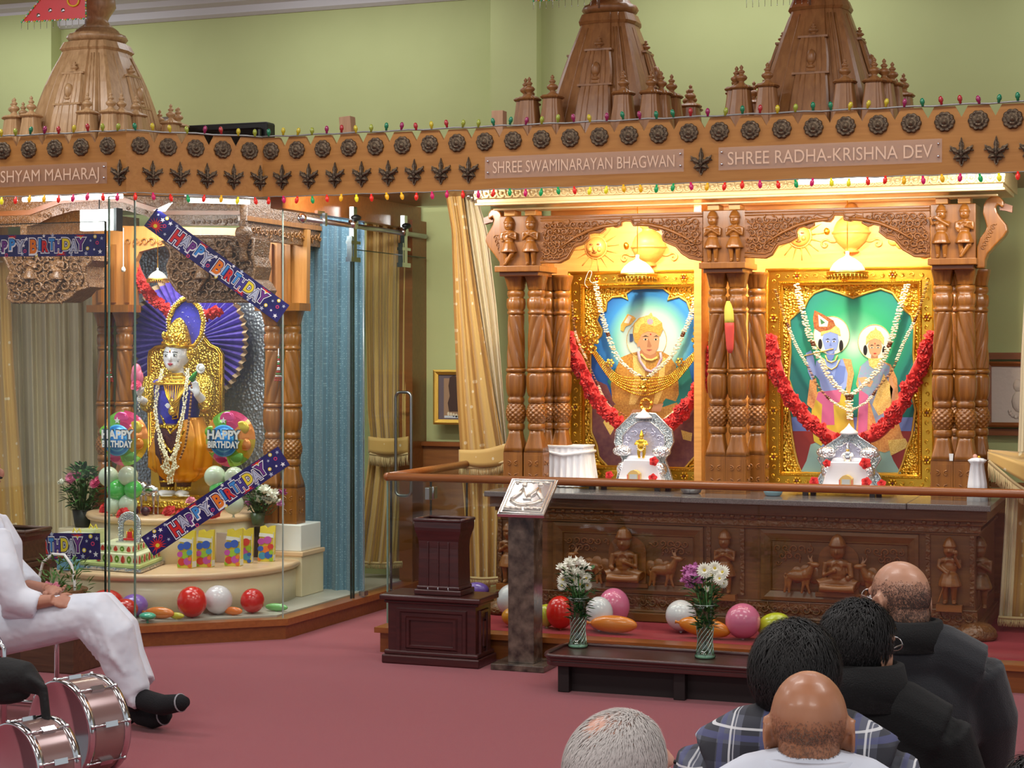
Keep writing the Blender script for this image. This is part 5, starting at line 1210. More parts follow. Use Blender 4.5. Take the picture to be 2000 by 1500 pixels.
# ---- statue
SK=mat('white_marble_skin',(232,232,238),.3,coat=.4); VEL=mat('royal_blue_velvet',(36,34,150),.6,c2=(46,42,176),cscale=50,sheen=.3); PLUM=mat('plum_brocade',(56,26,62),.5,c2=(110,72,60),cscale=160); SAT=mat('orange_satin',(214,128,18),.28,.25,c2=(236,160,40),cscale=6)
YS=10.45; S=lambda px,py,o=0:at(px,py,Y=YS-o)
t=thing('crowned_statue','white-faced crowned statue in blue and orange robes with cream garlands','statue',(S(345,968).x,YS,.76))
m=MB(); hc=S(341,697,.02); T=Matrix.Rotation(.24,4,'Z')
m.ball(hc,(.076,.088,.100),SK,20,T); m.ball(hc+T@V((0,-.03,-.045)),(.056,.055,.055),SK,16); m.ball(hc+V((.02,.02,.02)),(.075,.085,.09),SK,16)
m.tube([S(346,715,0),S(350,742,0)],[.042,.046],SK,12)
m.ball(hc+T@V((-.004,-.088,-.010)),(.011,.018,.024),SK,10,T)      # nose
m.tube([S(345,742),S(347,790),S(347,835)],[.10,.13,.10],SK,16); m.ball(S(346,748),(.165,.08,.06),SK,16)
limb(m,[S(298,746),S(292,790,.05),S(272,778,.16)],[.045,.038,.025],SK); limb(m,[S(397,746),S(404,792,.05),S(384,768,.16)],[.045,.04,.026],SK)
for px,s in ((272,-1),(384,1)):
    h=S(px,764,.17); m.ball(h,(.028,.016,.034),SK,10)
    for k in range(4): m.tube([h+V((-.02+.013*k,-.004,.02)),h+V((-.022+.014*k,-.012,.045+.006*(k%3))),h+V((-.02+.013*k,-.022,.058+.006*(k%3)))],[.008,.0075,.006],SK,6)
    m.tube([h+V((s*-.024,0,-.005)),h+V((s*-.042,-.014,.014)),h+V((s*-.044,-.018,.032))],[.009,.008,.006],SK,6)
for px,s in ((327,-1),(358,1)):
    a=S(px,950); m.tube([S(345+s*14,880),S(px,930),a],[.06,.045,.036],SK,12); m.ball(S(px,965,.03)+V((-.01,0,.004)),(.040,.085,.026),SK,14,Matrix.Rotation(.5*s-.35,4,'Z'))
    for k in range(5): m.ball(S(px,968,.10)+V((-.055+.016*k+(.012 if s>0 else 0),.012*abs(k-1),-.004)),(.009,.014,.009),SK,6)
fin('body',m,t,remesh=.0065,smoothit=2)
# painted face
BK=mat('ink_black',(20,18,22),.4); LP=mat('lip_red',(176,50,70),.4)
fr=lambda a,o,b:hc+T@V((a,-o,b))
m=MB()
for s in (-1,1):
    m.ball(fr(s*.029-.006,.079,.008),(.016,.006,.0065),WHT,10,T); m.ball(fr(s*.029-.006,.084,.008),(.0065,.003,.006),BK,8,T)
    m.tube([fr(s*.029-.006+q,.084-abs(q)*.25,.014+.004*(1-abs(q)/.02)) for q in (-.018,-.009,0,.009,.018)],.0022,BK,5)
    m.tube([fr(s*.031-.006+q,.084-abs(q)*.3,.028+.006*(1-abs(q)/.02)) for q in (-.02,-.01,0,.01,.02)],.0028,BK,5)
fin('eyes',m,t); m=MB(); m.ball(fr(-.004,.086,-.046),(.019,.008,.0055),LP,10,T); m.ball(fr(-.004,.085,-.053),(.013,.008,.005),LP,10,T); tag(fin('lips',m,t),label='small painted red lips')
m=MB(); m.tube([fr(-.006,.082,.05),fr(-.006,.088,.028)],.0035,GOLD,6); m.ball(fr(-.006,.090,.036),.005,LP,6); m.ball(fr(.045,.070,-.03),.004,BK,6); fin('forehead_mark',m,t)
# crown
m=MB(); c=S(345,678,.0); K=Matrix.Translation(c)@Matrix.Rotation(.12,4,'Y')
m.lathe([(.088,0),(.096,.012),(.094,.03),(.088,.06),(.075,.10),(.055,.145),(.03,.18),(.012,.195),(0,.2)],GOLDR,28,K,True,lambda a,z,r:r*(1+.03*math.cos(12*a)))
m.tube([K@V((.097*math.cos(a),.100*math.sin(a),.01+.012*abs(math.sin(4*a)))) for a in [k*2*PI/40 for k in range(40)]],.007,GOLD,6,closed=True)
for k in range(5): m.ball(K@V((.09*math.cos(-PI/2-.9+.45*k),.1*math.sin(-PI/2-.9+.45*k),.07)),(.018,.012,.026),GOLDR,8)
fin('crown',m,t)
m=MB(); TD=[(366,682),(344,672),(332,650),(331,625),(340,602),(354,588),(366,582),(380,590),(392,604),(398,628),(394,655),(382,674)]
m.prism(conv(TD,YS+.07),world_f(YS+.07),-.02,0,VEL); P=[world_f(YS+.07)(*p,.005) for p in conv(TD,YS+.07)]
th=fin('crown_halo',m,t); m=MB(); m.tube(P,.016,GOLDR,8,closed=True)
for a,b in zip(P,P[1:]+P[:1]):
    for k in range(5): q=a.lerp(b,k/5); d_=(q-at(366,635,Y=YS+.07)); d_.normalize(); m.ball(q+d_*.020,.006,mat('pearl',(236,226,196),.25,coat=1),6); m.ball(q+V((0,-.014,0)),.006,GOLD,6)
for k in range(24): q=at(350+30*random.random(),600+60*random.random(),Y=YS+.065); m.bead(q,.0028,SILF)
tag(fin('halo_rim',m,th),label='gold and pearl halo rim')
m=MB(); q=S(372,690,.01); m.tube([q+V((.018*math.cos(a)*(1+.2*a/6),0,.035*math.sin(a))) for a in [k*.45 for k in range(14)]],.009,GOLDR,8); m.ball(q+V((0,-.01,.0)),(.012,.01,.02),GOLD,8)
m.tube([S(318,690,.02),S(314,700,.02),S(316,712,.02)],.006,GOLDR,6); fin('earring',m,t)
# robe
def cloth(nm,fn,nu,nv,mt,par=None,cu=True): m=MB(); m.grid(fn,nu,nv,mt,cu=cu); return fin(nm,m,par or t,solid=.003)
def secs(rows):
    def g(v):
        for (v0,*a),(v1,*b) in zip(rows,rows[1:]):
            if v0<=v<=v1:
                k=(v-v0)/(v1-v0); return [p+(q-p)*k for p,q in zip(a,b)]
        return rows[-1][1:]
    return g
def tubecloth(nm,rows,mt,folds=0,amp=.0,nu=60,nv=22,par=None,ph=0):
    """rows: v, px, py, half width (m), half depth"""
    g=secs(rows)
    def fn(u,v):
        px,py,w,d=g(v); c=S(px,py); a=2*PI*u; k=1+amp*v*math.sin(folds*a+ph)
        return c+V((w*k*math.cos(a),d*k*math.sin(a),0))
    return cloth(nm,fn,nu,nv,mt,par)
tubecloth('blue_blouse',[(0,347,738,.10,.06),(.12,347,744,.19,.095),(.5,347,780,.17,.125),(1,347,832,.125,.115)],VEL)
tubecloth('plum_coat',[(0,347,826,.128,.12),(.3,346,850,.150,.135),(.7,344,885,.13,.13),(1,340,905,.09,.11)],PLUM,9,.05)
tubecloth('orange_dhoti',[(0,352,818,.13,.10),(.35,356,850,.165,.12),(.7,356,895,.175,.13),(.9,356,925,.16,.12),(1,354,940,.09,.08)],SAT,9,.10,90,26)
tubecloth('dhoti_fall',[(0,382,815,.05,.05),(.5,390,870,.09,.08),(.85,386,915,.085,.08),(1,376,930,.03,.03)],SAT,5,.22,60,22,ph=1)
tubecloth('dhoti_fall',[(0,315,845,.03,.04),(.5,310,880,.06,.06),(.9,308,912,.055,.05),(1,310,922,.02,.02)],SAT,4,.2,50,20)
for px,px2 in ((297,292),(399,405)):
    m=MB(); m.tube([S(px,742,.0),S((px+px2)/2,760,.03),S(px2,792,.06)],[.062,.064,.058],GOLDR,14); m.tube([S(px2,790,.06),S(px2+(-10 if px<340 else -10),788,.10)],[.058,.046],GOLDR,12); fin('gold_sleeve',m,t)
for px in (327,359):
    m=MB(); m.tube([S(px,922),S(px,935),S(px,952)],[.062,.056,.046],PLUM,14); m.tube([S(px,950),S(px,957)],[.050,.048],GOLDR,14); m.tube([S(px,938),S(px,941)],[.058,.056],GOLD,14); fin('ankle_cuff',m,t)
m=MB(); m.tube([S(347,832)+V((.135*math.cos(a),.125*math.sin(a),.0)) for a in [k*2*PI/40 for k in range(40)]],.012,GOLDR,8,closed=True)
for k in range(8): m.tube([S(318+5*k,742+k,.10),S(326+3*k,775+6*k,.13),S(336,790+4*k,.145),S(352-2*k,775+6*k,.135),S(374-5*k,742+k,.10)],.0055,GOLD,6)
m.ball(S(335,803,.15),(.026,.012,.03),GOLDR,10); m.ball(S(335,782,.14),(.018,.012,.02),GOLDR,10)
for r in range(7): m.tube([S(347,730+3.2*r)+V((.052*math.cos(a)*(1+.28*r),(-.05-.017*r)*(.35+.65*abs(math.sin(a))),.0)) for a in [-PI*.05+PI*1.1*k/14 for k in range(15)]],.0075,GOLDR if r%2 else GOLD,6)
m.tube([S(312,800,.09),S(322,830,.13),S(333,846,.15),S(346,832,.14),S(358,806,.11)],.008,GOLDR,6)
m.tube([S(308,840,.10),S(322,868,.15),S(334,884,.16),S(346,868,.15),S(360,840,.12)],.008,GOLDR,6); fin('gold_jewellery',m,t)
def body_garland(rows,pat,r,nm='flower_garland'):
    m=MB(); rnd=random.Random(4)
    for pts in rows:
        P=[S(*p) for p in pts]; L=sum((b-a).length for a,b in zip(P,P[1:])); n=int(L/(r*1.15)); 
        for i in range(n):
            s=L*i/n; 
            for a,b in zip(P,P[1:]):
                l=(b-a).length
                if s<=l: q=a.lerp(b,s/l); break
                s-=l
            if pat: 
                for s2 in (-1,1): m.ball(q+V((s2*r*.8+rnd.uniform(-.4,.4)*r,-rnd.uniform(0,1)*r,rnd.uniform(-.3,.3)*r)),r*.75,WFL,6)
            else: m.ball(q,(r,r,r*.6),BRB if i%2 else TANB,6)
    return m
fin('cream_garland',body_garland([[(318,722,.08),(308,760,.12),(304,800,.13),(310,840,.15),(322,880,.17),(328,910,.17),(334,930,.16),(336,946,.15)],[(368,722,.08),(364,760,.13),(360,800,.14),(352,840,.16),(344,880,.17),(340,905,.17),(337,930,.16)],[(312,858,.16),(320,882,.17),(332,900,.18),(346,880,.17),(352,862,.16)],[(326,905,.17),(318,912,.16),(328,925,.17),(346,912,.17),(338,900,.17)],[(331,925,.16),(331,948,.15)]],True,.010),t)
fin('brown_garland',body_garland([[(376,742,.10),(372,790,.13),(368,830,.14),(362,870,.15),(350,900,.17)],[(310,860,.15),(316,890,.16),(326,915,.17)]],False,.010),t)
m=MB(); q=S(268,738,.2)
for k in range(7): a=PI*k/6; m.ball(q+V((.03*math.cos(a),-.01*math.sin(a),.02*math.sin(a))),(.018,.014,.042),mat('lotus_pink',(216,110,140),.5),8)
m.ball(q+V((-.005,-.0,.035)),(.035,.03,.06),mat('lotus_pink',(216,110,140),.5),12); rose(m,S(266,752,.22),.04,mat('gerbera_pink',(232,90,130),.5)); fin('pink_lotus',m,t)
m=MB(); 
for k in range(14): a=2*PI*k/14; m.ball(S(393,720,.2)+V((.024*math.cos(a),-.008,.024*math.sin(a))),(.011,.010,.011),WHT,6)
m.ball(S(393,720,.215),(.018,.012,.018),WHT,8); fin('white_flower',m,t); m=MB(); m.tube([S(374,742,.18),S(380,732,.19),S(385,724,.2)],[.022,.016,.004],mat('green_leaf',(60,150,60),.5),8); fin('green_bud_stem',m,t)
m=MB(); 
for k in range(8): m.bead(S(270+2*(k%2),775+4*k,.19),.006,mat('pearl',(236,226,196),.25))
fin('pearl_drop',m,t)
# platform cloths
m=MB(); m.bb((SX-.26,10.18,.674),(SX+.28,10.66,.756),mat('red_gold_cloth',(176,36,34),.6,c2=(206,150,50),cscale=26)); m.bb((SX-.28,10.16,.72),(SX+.30,10.66,.762),GOLDR); one('statue_base',m,'low base covered in red and gold cloth under the crowned statue','base',bevel=.004)
# ---- foil balloons
def foil(px,py,label):
    t=thing('foil_balloon',label,'foil balloon',tuple(at(px,py,Y=9.86)),group='round printed foil balloons'); c=at(px,py,Y=9.86); R=.176
    m=MB(); cols=[(226,70,140),(130,200,60),(226,196,50),(236,140,50),(206,60,110),(120,190,80),(230,150,60),(150,200,60)]
    T=Matrix.Translation(c)@Matrix.Rotation(PI/2,4,'X')
    FM=[mat('foil_%d'%i,k,.15,.35,coat=.6) for i,k in enumerate(cols)]
    prof=[(0,.062),(.06,.060),(.11,.05),(.15,.028),(.168,.008),(.176,0),(.168,-.008),(.15,-.028),(.11,-.05),(.06,-.06),(0,-.062)]
    n=64; vs=[]; 
    for r,z in prof:
        for k in range(n): a=2*PI*k/n; vs.append(T@V((r*math.cos(a),r*math.sin(a),z*(1+(.05*math.sin(16*a) if r>.14 else 0)))))
    for i in range(len(prof)-1):
        for k in range(n):
            m.add([vs[i*n+k],vs[i*n+(k+1)%n],vs[(i+1)*n+(k+1)%n],vs[(i+1)*n+k]],[(0,1,2,3)],FM[(k*8//n+3)%8],True)
    o=fin('foil_skin',m,t)
    m=MB(); g=lambda a,b,h:V((c.x+a,c.y-.064-h,c.z+b))
    # printed coloured balloons
    for i,(a,r,k) in enumerate(((90,.055,0),(35,.05,2),(-15,.045,3),(-60,.05,5),(-110,.045,4),(160,.045,1),(205,.04,6))):
        A=math.radians(a); q=.125; dd=.030
        m.ball((c.x+q*math.cos(A),c.y-.036,c.z+q*math.sin(A)),(r,.012,r*.85),FM[k],14)
    m.prism([(.022*math.cos(PI/2+j*PI/5)*(1 if j%2==0 else .45)-.02,.115+.022*math.sin(PI/2+j*PI/5)*(1 if j%2==0 else .45)) for j in range(10)],lambda a,b,h:V((c.x+a,c.y-.052-h,c.z+b)),0,.002,WHT)
    fin('printed_balloons',m,t)
    m=MB(); BL1=mat('foil_blue',(40,130,206),.25,.2); BL2=mat('foil_light_blue',(90,180,230),.25,.2)
    for k,(r,mt) in enumerate(((.100,BL2),(.092,BL1),(.072,BL2),(.062,BL1))): m.lathe([(0,0),(r,0),(r,.0015),(0,.0015)],mt,40,Matrix.Translation((c.x-.01,c.y-.0655-k*.0015,c.z-.01))@Matrix.Rotation(PI/2,4,'X'))
    fin('blue_disc',m,t)
    for txt,dz,w in (('HAPPY',.012,.235),('BIRTHDAY',-.042,.225)):
        for off,mt,h in ((.011,mat('print_slate',(70,90,110),.4),.006),(.004,WHT,.0085)):
            m,vs=text_mesh(txt,.09,lambda x,y,hh:V((0,0,0)),0,mt,offset=off,spacing=1.05)
            w0=max(v[0] for v in vs)-min(v[0] for v in vs); k=w/w0; hh=.62 if len(txt)>5 else .82
            m,_=text_mesh(txt,.09,lambda x,y,h_:g(-.01+x*k,dz-.01+y*hh,h),0,mt,offset=off,spacing=1.05); fin('lettering',m,t)
    return t
foil(243,856,'HAPPY BIRTHDAY foil balloon left of the crowned statue'); foil(450,857,'HAPPY BIRTHDAY foil balloon right of the crowned statue')
def balloon(px,py,r,col,label,group,Y=None,rx=1,rz=1,tilt=0,d=None,cat='balloon',knot=1,zmin=None):
    c=at(px,py,Y=Y); T=Matrix.Rotation(tilt,4,'Y'); m=MB()
    if zmin is not None and c.z-r*min(rx,rz)<zmin: c.z=zmin+r*(rz if abs(tilt)<.5 else rx)
    k='balloon_%d_%d_%d'%col; mt=mat(k,col,.22,0,spec=.6,coat=.5)
    m.ball(c,(r*rx,r*.95*min(rx,1.0) if rx<1.3 else r*.9*rz,r*rz),mt,28,T); 
    if knot:
        q=c+T@V((0,0,-r*rz*1.0)) if rx<=1.3 else c+T@V((-r*rx,0,0)); dr=(q-c).normalized(); m.tube([q-dr*.01,q+dr*.008,q+dr*.02],[.012,.006,.011],mt,8)
    return one('balloon',m,label,cat,group)
gc='small balloon clusters beside the crowned statue'
WB=(206,222,196); GB=(90,200,96); PW=(226,226,236)
for px,py,r,c_,l in ((212,931,.066,WB,'pale balloon at the upper left of the left cluster'),(250,930,.066,WB,'pale balloon at the upper right of the left cluster'),(229,957,.068,GB,'bright green balloon in front of the left cluster'),(260,956,.060,GB,'green balloon at the right of the left cluster'),(222,986,.062,WB,'pale balloon at the lower left of the left cluster'),(250,984,.062,WB,'pale balloon at the lower right of the left cluster'),
    (420,931,.070,WB,'pale balloon at the upper left of the right cluster'),(458,932,.066,WB,'pale balloon at the upper right of the right cluster'),(428,956,.062,GB,'bright green balloon in the right cluster'),(456,984,.066,WB,'pale balloon half behind the lower diagonal banner')):
    balloon(px,py,r,c_,l,gc,Y=9.98 if px<330 else 10.02)
# balloons on the tiled floor in front of the plinth
gf='balloons on the floor inside the left glass'
for px,py,r,c_,l,Y,rx,rz in ((375,1181,.092,(216,40,30),'round red balloon on the floor before the left plinth',9.45,1,1.02),(426,1186,.088,(226,220,226),'white balloon beside the round red one inside the glass',9.62,1,1),(493,1197,.075,(206,34,30),'small red balloon at the right end inside the glass',9.74,1,1),
   (208,1190,.10,(196,34,30),'big red balloon low at the left end inside the glass',9.32,1.1,.8),(244,1200,.075,(200,40,32),'red balloon behind the glass corner post',9.26,1.1,.8),(262,1183,.085,(136,100,190),'purple balloon behind the red ones inside the glass',9.36,1.0,.8),(312,1201,.07,(226,130,60),'flat orange balloon lying beside the glass corner',9.34,1.4,.5),(540,1200,.06,(120,190,110),'flat green balloon at the far right inside the glass',9.86,1.3,.4),(288,1203,.045,(70,180,150),'little teal balloon at the glass corner',9.24,1.2,.5),(455,1200,.05,(226,120,50),'small orange balloon between white and red ones inside the glass',9.62,1.3,.5),(345,1203,.04,(200,196,60),'small yellow balloon behind the glass by the red one',9.36,1.3,.5)):
    balloon(px,py,r,c_,l,gf,Y=Y,rx=rx,rz=rz,zmin=.137)
# ---- cow, fruit, flowers on the upper tier
t=thing('silver_cow','small silver cow figurine at the statue feet, left side','figurine',tuple(at(292,968,Y=10.15)))
m=MB(); c=at(290,968,Y=10.15); c.z=.676; s=.20
P=lambda a,o,b:V((c.x+a*s,c.y-o*s,c.z+b*s*1.25))
m.ball(P(.05,0,.62),(.30*s,.15*s,.2*s),SILF,14); m.ball(P(-.22,0,.7),(.16*s,.15*s,.18*s),SILF,12); limb(m,[P(-.3,0,.72),P(-.45,.05,.86)],[.12*s,.08*s],SILF); m.ball(P(-.52,.08,.84),(.14*s,.08*s,.09*s),SILF,10)
for a,o in ((-.2,.1),(-.14,-.1),(.26,.1),(.3,-.1)): limb(m,[P(a,o,.5),P(a,o,.25),P(a,o,.0)],[.08*s,.04*s,.035*s],SILF,8)
for q in (-1,1): limb(m,[P(-.46,.05*q,.92),P(-.47,.09*q,1.05),P(-.42,.08*q,1.12)],[.025*s,.02*s,.01*s],SILF,6)
limb(m,[P(.33,0,.7),P(.4,.02,.5),P(.38,.02,.2)],[.03*s,.02*s,.03*s],SILF,6); fin('body',m,t,remesh=.004)
ZU=.674
def fruit(px,py,r,mt,label,nm,grp,flat=.95):
    c=at(px,py,Z=ZU+r*.9); m=MB(); m.ball((c.x,c.y,ZU+r*flat),(r,r,r*flat),mt,16); m.tube([(c.x,c.y,ZU+2*r*flat-.006),(c.x,c.y,ZU+2*r*flat+.004)],.003,BRB,5); return one(nm,m,label,'fruit',grp)
ORM=mat('orange_peel',(226,150,30),.45,bump=.3,bscale=260); PLM=mat('plum_skin',(60,32,48),.35)
fruit(228,989,.040,ORM,'orange fruit at the left on the upper tier','orange','fruit on the upper tier'); fruit(309,993,.037,ORM,'orange fruit below the statue feet','orange','fruit on the upper tier')
fruit(262,999,.030,PLM,'dark plum left of the other on the upper tier edge','plum','fruit on the upper tier'); fruit(284,999,.030,PLM,'dark plum right of the other on the upper tier edge','plum','fruit on the upper tier'); fruit(375,975,.028,PLM,'dark plum beside the right foot of the statue','plum','fruit on the upper tier')
for px,py,mt,l,nm in ((285,976,mat('gerbera_pink',(232,90,130),.5),'pink flower lying left of the statue feet','pink_flower'),(372,968,mat('pale_pink_petal',(232,150,170),.5),'pale pink flower at the right foot of the statue','pink_flower')):
    m=MB(); q=at(px,py,Y=10.12); q.z=.775 if px>300 else .70; rose(m,q,.034,mt,V((0,-.6,1))); m.tube([q,V((q.x+.01,q.y+.02,.68))],.005,mat('green_stem',(60,100,50),.6),6); one(nm,m,l,'flower')
for i,(px,py) in enumerate(((206,992),(240,1002),(330,998),(355,1003),(420,1003))):
    m=MB(); q=at(px,py,Z=ZU+.03); q.z=ZU+.028; rose(m,q,.045,RED,V((0,-.8,.8))); m.ball(q-V((0,0,.01)),.02,RED,8)
    one('red_petal_bunch',m,('bunch of red petals at the left end of the upper tier','bunch of red petals behind the two plums','bunch of red petals right of the second orange','bunch of red petals at the diagonal banner','bunch of red petals at the right of the upper tier')[i],'petals','red petal bunches on the upper tier')
# ---- leafy arrangements
def leafm(m,p,d,L,w,mt,up=V((0,0,1))):
    d=d.normalized(); s=d.cross(up); s=s.normalized() if s.length>.01 else V((1,0,0)); nrm=s.cross(d)
    m.add([p,p+d*L*.35+s*w+nrm*L*.03,p+d*L*.7+s*w*.7,p+d*L-up*L*.1,p+d*L*.7-s*w*.7,p+d*L*.35-s*w+nrm*L*.03],[(0,1,2,3),(0,3,4,5)],mt)
LF=mat('leaf_green',(44,92,40),.55,c2=(70,120,54),cscale=20); LFD=mat('leaf_dark',(28,60,30),.6,c2=(44,84,40),cscale=20)
def daisy(m,c,r,mt,ctr,ax,n=16,layers=2):
    ax=ax.normalized(); X=ax.orthogonal().normalized(); Z=ax.cross(X)
    for l in range(layers):
        for k in range(n):
            a=2*PI*(k+.5*l)/n; d=(X*math.cos(a)+Z*math.sin(a)); s=(ax.cross(d)); q=r*(1-.25*l); u=ax*r*(.12+.2*l)
            m.add([c,c+d*q*.5+s*q*.17+u*.5,c+d*q+u,c+d*q*.5-s*q*.17+u*.5],[(0,1,2,3)],mt)
    m.ball(c+ax*r*.12,(r*.2,r*.2,r*.2),ctr,8)
def mum(m,c,r,mt,rnd,ctr=None):
    for k in range(46):
        d=V((rnd.gauss(0,1),rnd.gauss(0,1),abs(rnd.gauss(0,1))-.35)).normalized(); s=d.orthogonal().normalized()*r*.16
        m.add([c+d*r*.2,c+d*r*.6+s,c+d*r*rnd.uniform(.85,1.05),c+d*r*.6-s],[(0,1,2,3)],mt)
    m.ball(c,(r*.5,r*.5,r*.45),ctr or mt,8)
def bouquet(label,cat,base,h,spread,flowers,vase,seed,nleaf=120,lf=LF,leafL=.05,z_vase=.1,nm='flower_pot'):
    rnd=random.Random(seed); t=thing(nm,label,cat,tuple(base)); b=V(base)
    if vase: vase(t,b)
    m=MB()
    for k in range(nleaf):
        a=rnd.uniform(0,2*PI); q=rnd.random(); z=z_vase+(h-z_vase)*q; r=spread*rnd.uniform(.2,1)*(.45+.55*math.sin(PI*min(1,q*.9+.1)))
        p=b+V((r*math.cos(a),r*math.sin(a)*.8,z)); leafm(m,p,V((math.cos(a),math.sin(a),rnd.uniform(-.3,1))),leafL*rnd.uniform(.7,1.3),leafL*.22,lf if k%3 else LFD)
        if k%5==0: m.tube([b+V((0,0,z_vase*.5)),b.lerp(p,.6)+V((0,0,.01)),p],.0022,lf,4)
    fin('foliage',m,t)
    for kind,px,py,r,mt in flowers:
        m=MB(); c=at(px,py,Y=b.y-rnd.uniform(0,.06)); ax=V((rnd.uniform(-.3,.3),-1,rnd.uniform(.1,.8)))
        if kind=='d': daisy(m,c,r,mt,mat('daisy_centre',(206,186,70),.6),ax)
        elif kind=='g': daisy(m,c,r,mt,mat('gerbera_heart',(190,60,90),.6),ax,22,3)
        else: mum(m,c,r,mt,rnd)
        m.tube([c,b.lerp(c,.5)+V((0,.01,0)),b+V((0,0,z_vase*.6))],.0022,lf,4); fin('flower_head',m,t)
    return t
PKG=mat('gerbera_soft_pink',(232,120,160),.55); PKD=mat('dark_pink_rose',(196,70,110),.55); WHF=mat('white_mum',(240,240,226),.6); LIL=mat('lilac_mum',(196,120,176),.6); MAG=mat('magenta_mum',(150,50,110),.6)
def potf(col,r,h):
    def g(t,b): m=MB(); m.lathe([(r*.7,0),(r*.8,h*.2),(r,h),(r*.9,h),(0,h*.8)],col,20,Matrix.Translation(b)); fin('pot',m,t)
    return g
xl_=xa(160,10.35); m=MB(); m.bb((xl_-.12,10.25,.135),(xl_+.12,10.5,.55),CREAM); one('side_block',m,'cream block carrying the pink gerbera arrangement','block',bevel=.006)
bouquet('bushy green arrangement with pink gerberas left of the statue','flower arrangement',(xl_,10.36,.55),.42,.13,[('g',138,934,.045,PKG),('g',150,930,.04,PKG),('g',186,944,.045,PKD),('g',192,938,.04,PKD),('m',120,942,.03,WHF),('m',134,958,.028,WHF)],potf(mat('dark_pot',(40,46,40),.5),.07,.12),3,360,leafL=.06)
xr_=xa(530,10.55); 
bouquet('white chrysanthemum bunch in greenery by the right columns of the left shrine','flower arrangement',(xr_-.03,10.42,.603),.24,.10,[('m',500,965,.045,WHF),('m',518,958,.05,WHF),('m',534,966,.05,WHF),('m',508,976,.045,WHF),('m',526,978,.045,WHF),('m',540,978,.035,WHF),('m',484,984,.03,LIL),('m',552,962,.035,MAG),('m',492,958,.03,MAG),('m',548,985,.03,LIL)],potf(mat('green_glass_pot',(70,90,60),.3),.05,.08),4,220,leafL=.05)
# ---- cake
a=at(147,1110,Z=.383); b=at(276,1120,Z=.383); c=at(325,1100,Z=.383); ex=(b-a); ey=(c-b); L1=ex.length; L2=ey.length; ex.normalize(); ey.normalize()
fc=lambda u,v,h:a+ex*u+ey*v+V((0,0,h))
SFO=mat('silver_foil',(206,210,216),.25,.95,bump=.9,bscale=30,dist=.02)
t=thing('birthday_cake','two-tier cream cake with kiwi and strawberry slices on a silver board','cake',tuple(fc(L1/2,L2/2,0)))
def cb(m,u0,u1,v0,v1,z0,z1,mt): m.prism([(u0,v0),(u1,v0),(u1,v1),(u0,v1)],fc,z0,z1,mt)
m=MB(); cb(m,0,L1,0,L2,.0,.022,SFO); fin('silver_board',m,t,bevel=.006)
CK=mat('cream_icing',(232,236,196),.5,bump=.2,bscale=40); 
m=MB(); cb(m,.03,L1-.02,.02,L2-.02,.022,.045,mat('pale_green_icing',(206,220,140),.5)); cb(m,.15,L1-.04,.04,L2-.04,.04,.105,CK); b1=fin('lower_tier',m,t,bevel=.006)
m=MB(); cb(m,.16,L1-.11,.09,L2-.07,.105,.155,CK); b2=fin('upper_tier',m,t,bevel=.006)
STR=mat('strawberry',(186,40,34),.4,c2=(216,90,70),cscale=60); KIW=mat('kiwi',(110,160,40),.4,c2=(90,140,30),cscale=90); KC=mat('kiwi_core',(222,226,170),.5)
for (z0,z1,u0,u1,v0,v1) in ((.045,.10,.15,L1-.04,.04,L2-.04),(.11,.15,.16,L1-.11,.09,L2-.07)):
    hh=(z1-z0)/2; zc=(z0+z1)/2
    for side in (0,1):
        n=int(((u1-u0) if side==0 else (v1-v0))/.048)
        for k in range(n):
            q=(k+.5)/n; g=(lambda x,z,h:fc(u0+(u1-u0)*q+x,v0-h,zc+z)) if side==0 else (lambda x,z,h:fc(u1+h,v0+(v1-v0)*q+x,zc+z))
            m=MB(); 
            if k%2==0: m.prism([(.0,hh*.9),(.012,hh*.3),(.016,-hh*.4),(.008,-hh*.8),(-.008,-hh*.8),(-.016,-hh*.4),(-.012,hh*.3)],g,0,.005,STR); fin('strawberry_slice',m,b1 if z0<.1 else b2)
            else: m.prism(ell(0,0,.017,hh*.8,14),g,0,.004,KIW); m.prism(ell(0,0,.006,hh*.3,10),g,.004,.0055,KC); fin('kiwi_slice',m,b1 if z0<.1 else b2)
# silver arch on the cake
t=thing('silver_arch','little silver filigree arch with a red and gold seat on top of the cake','cake ornament',tuple(fc(L1*.66,L2*.5,.155)))
base=fc(L1*.66,L2*.45,.156); g=lambda x,z,h:base+V((x,-h,z))
m=MB(); w=.078; hh=.12
O=[(-w,0),(-w,hh)]+[(-w*math.cos(q),hh+.068*math.sin(q)) for q in [PI*k/12 for k in range(1,12)]]+[(w,hh),(w,0)]
I=[(-w*.62,0),(-w*.62,hh*.9)]+[(-w*.62*math.cos(q),hh*.9+.035*math.sin(q)) for q in [PI*k/12 for k in range(1,12)]]+[(w*.62,hh*.9),(w*.62,0)]
n=len(O); vs=[g(*p,0) for p in O]+[g(*p,0) for p in I]+[g(*p,.015) for p in O]+[g(*p,.015) for p in I]
m.add(vs,[(i,i+1,n+i+1,n+i) for i in range(n-1)]+[(2*n+i,2*n+i+1,3*n+i+1,3*n+i) for i in range(n-1)],SILV)
for k in range(40):
    q=k/39*(n-1); i=min(n-2,int(q)); p=g(*O[i],.012).lerp(g(*O[i+1],.012),q-i); m.ball(p,.008,SILF,6)
m.box(g(0,.004,0),(.17,.07,.008),SILF); fin('filigree_arch',m,t)
m=MB(); m.box(g(0,.02,.01),(.07,.03,.012),mat('red_satin',(214,34,38),.4)); m.box(g(0,.045,0),(.034,.02,.04),mat('red_satin',(214,34,38),.4)); m.prism([(-.02,.02),(.02,.02),(.02,.07),(0,.092),(-.02,.07)],g,-.012,-.004,GOLDR)
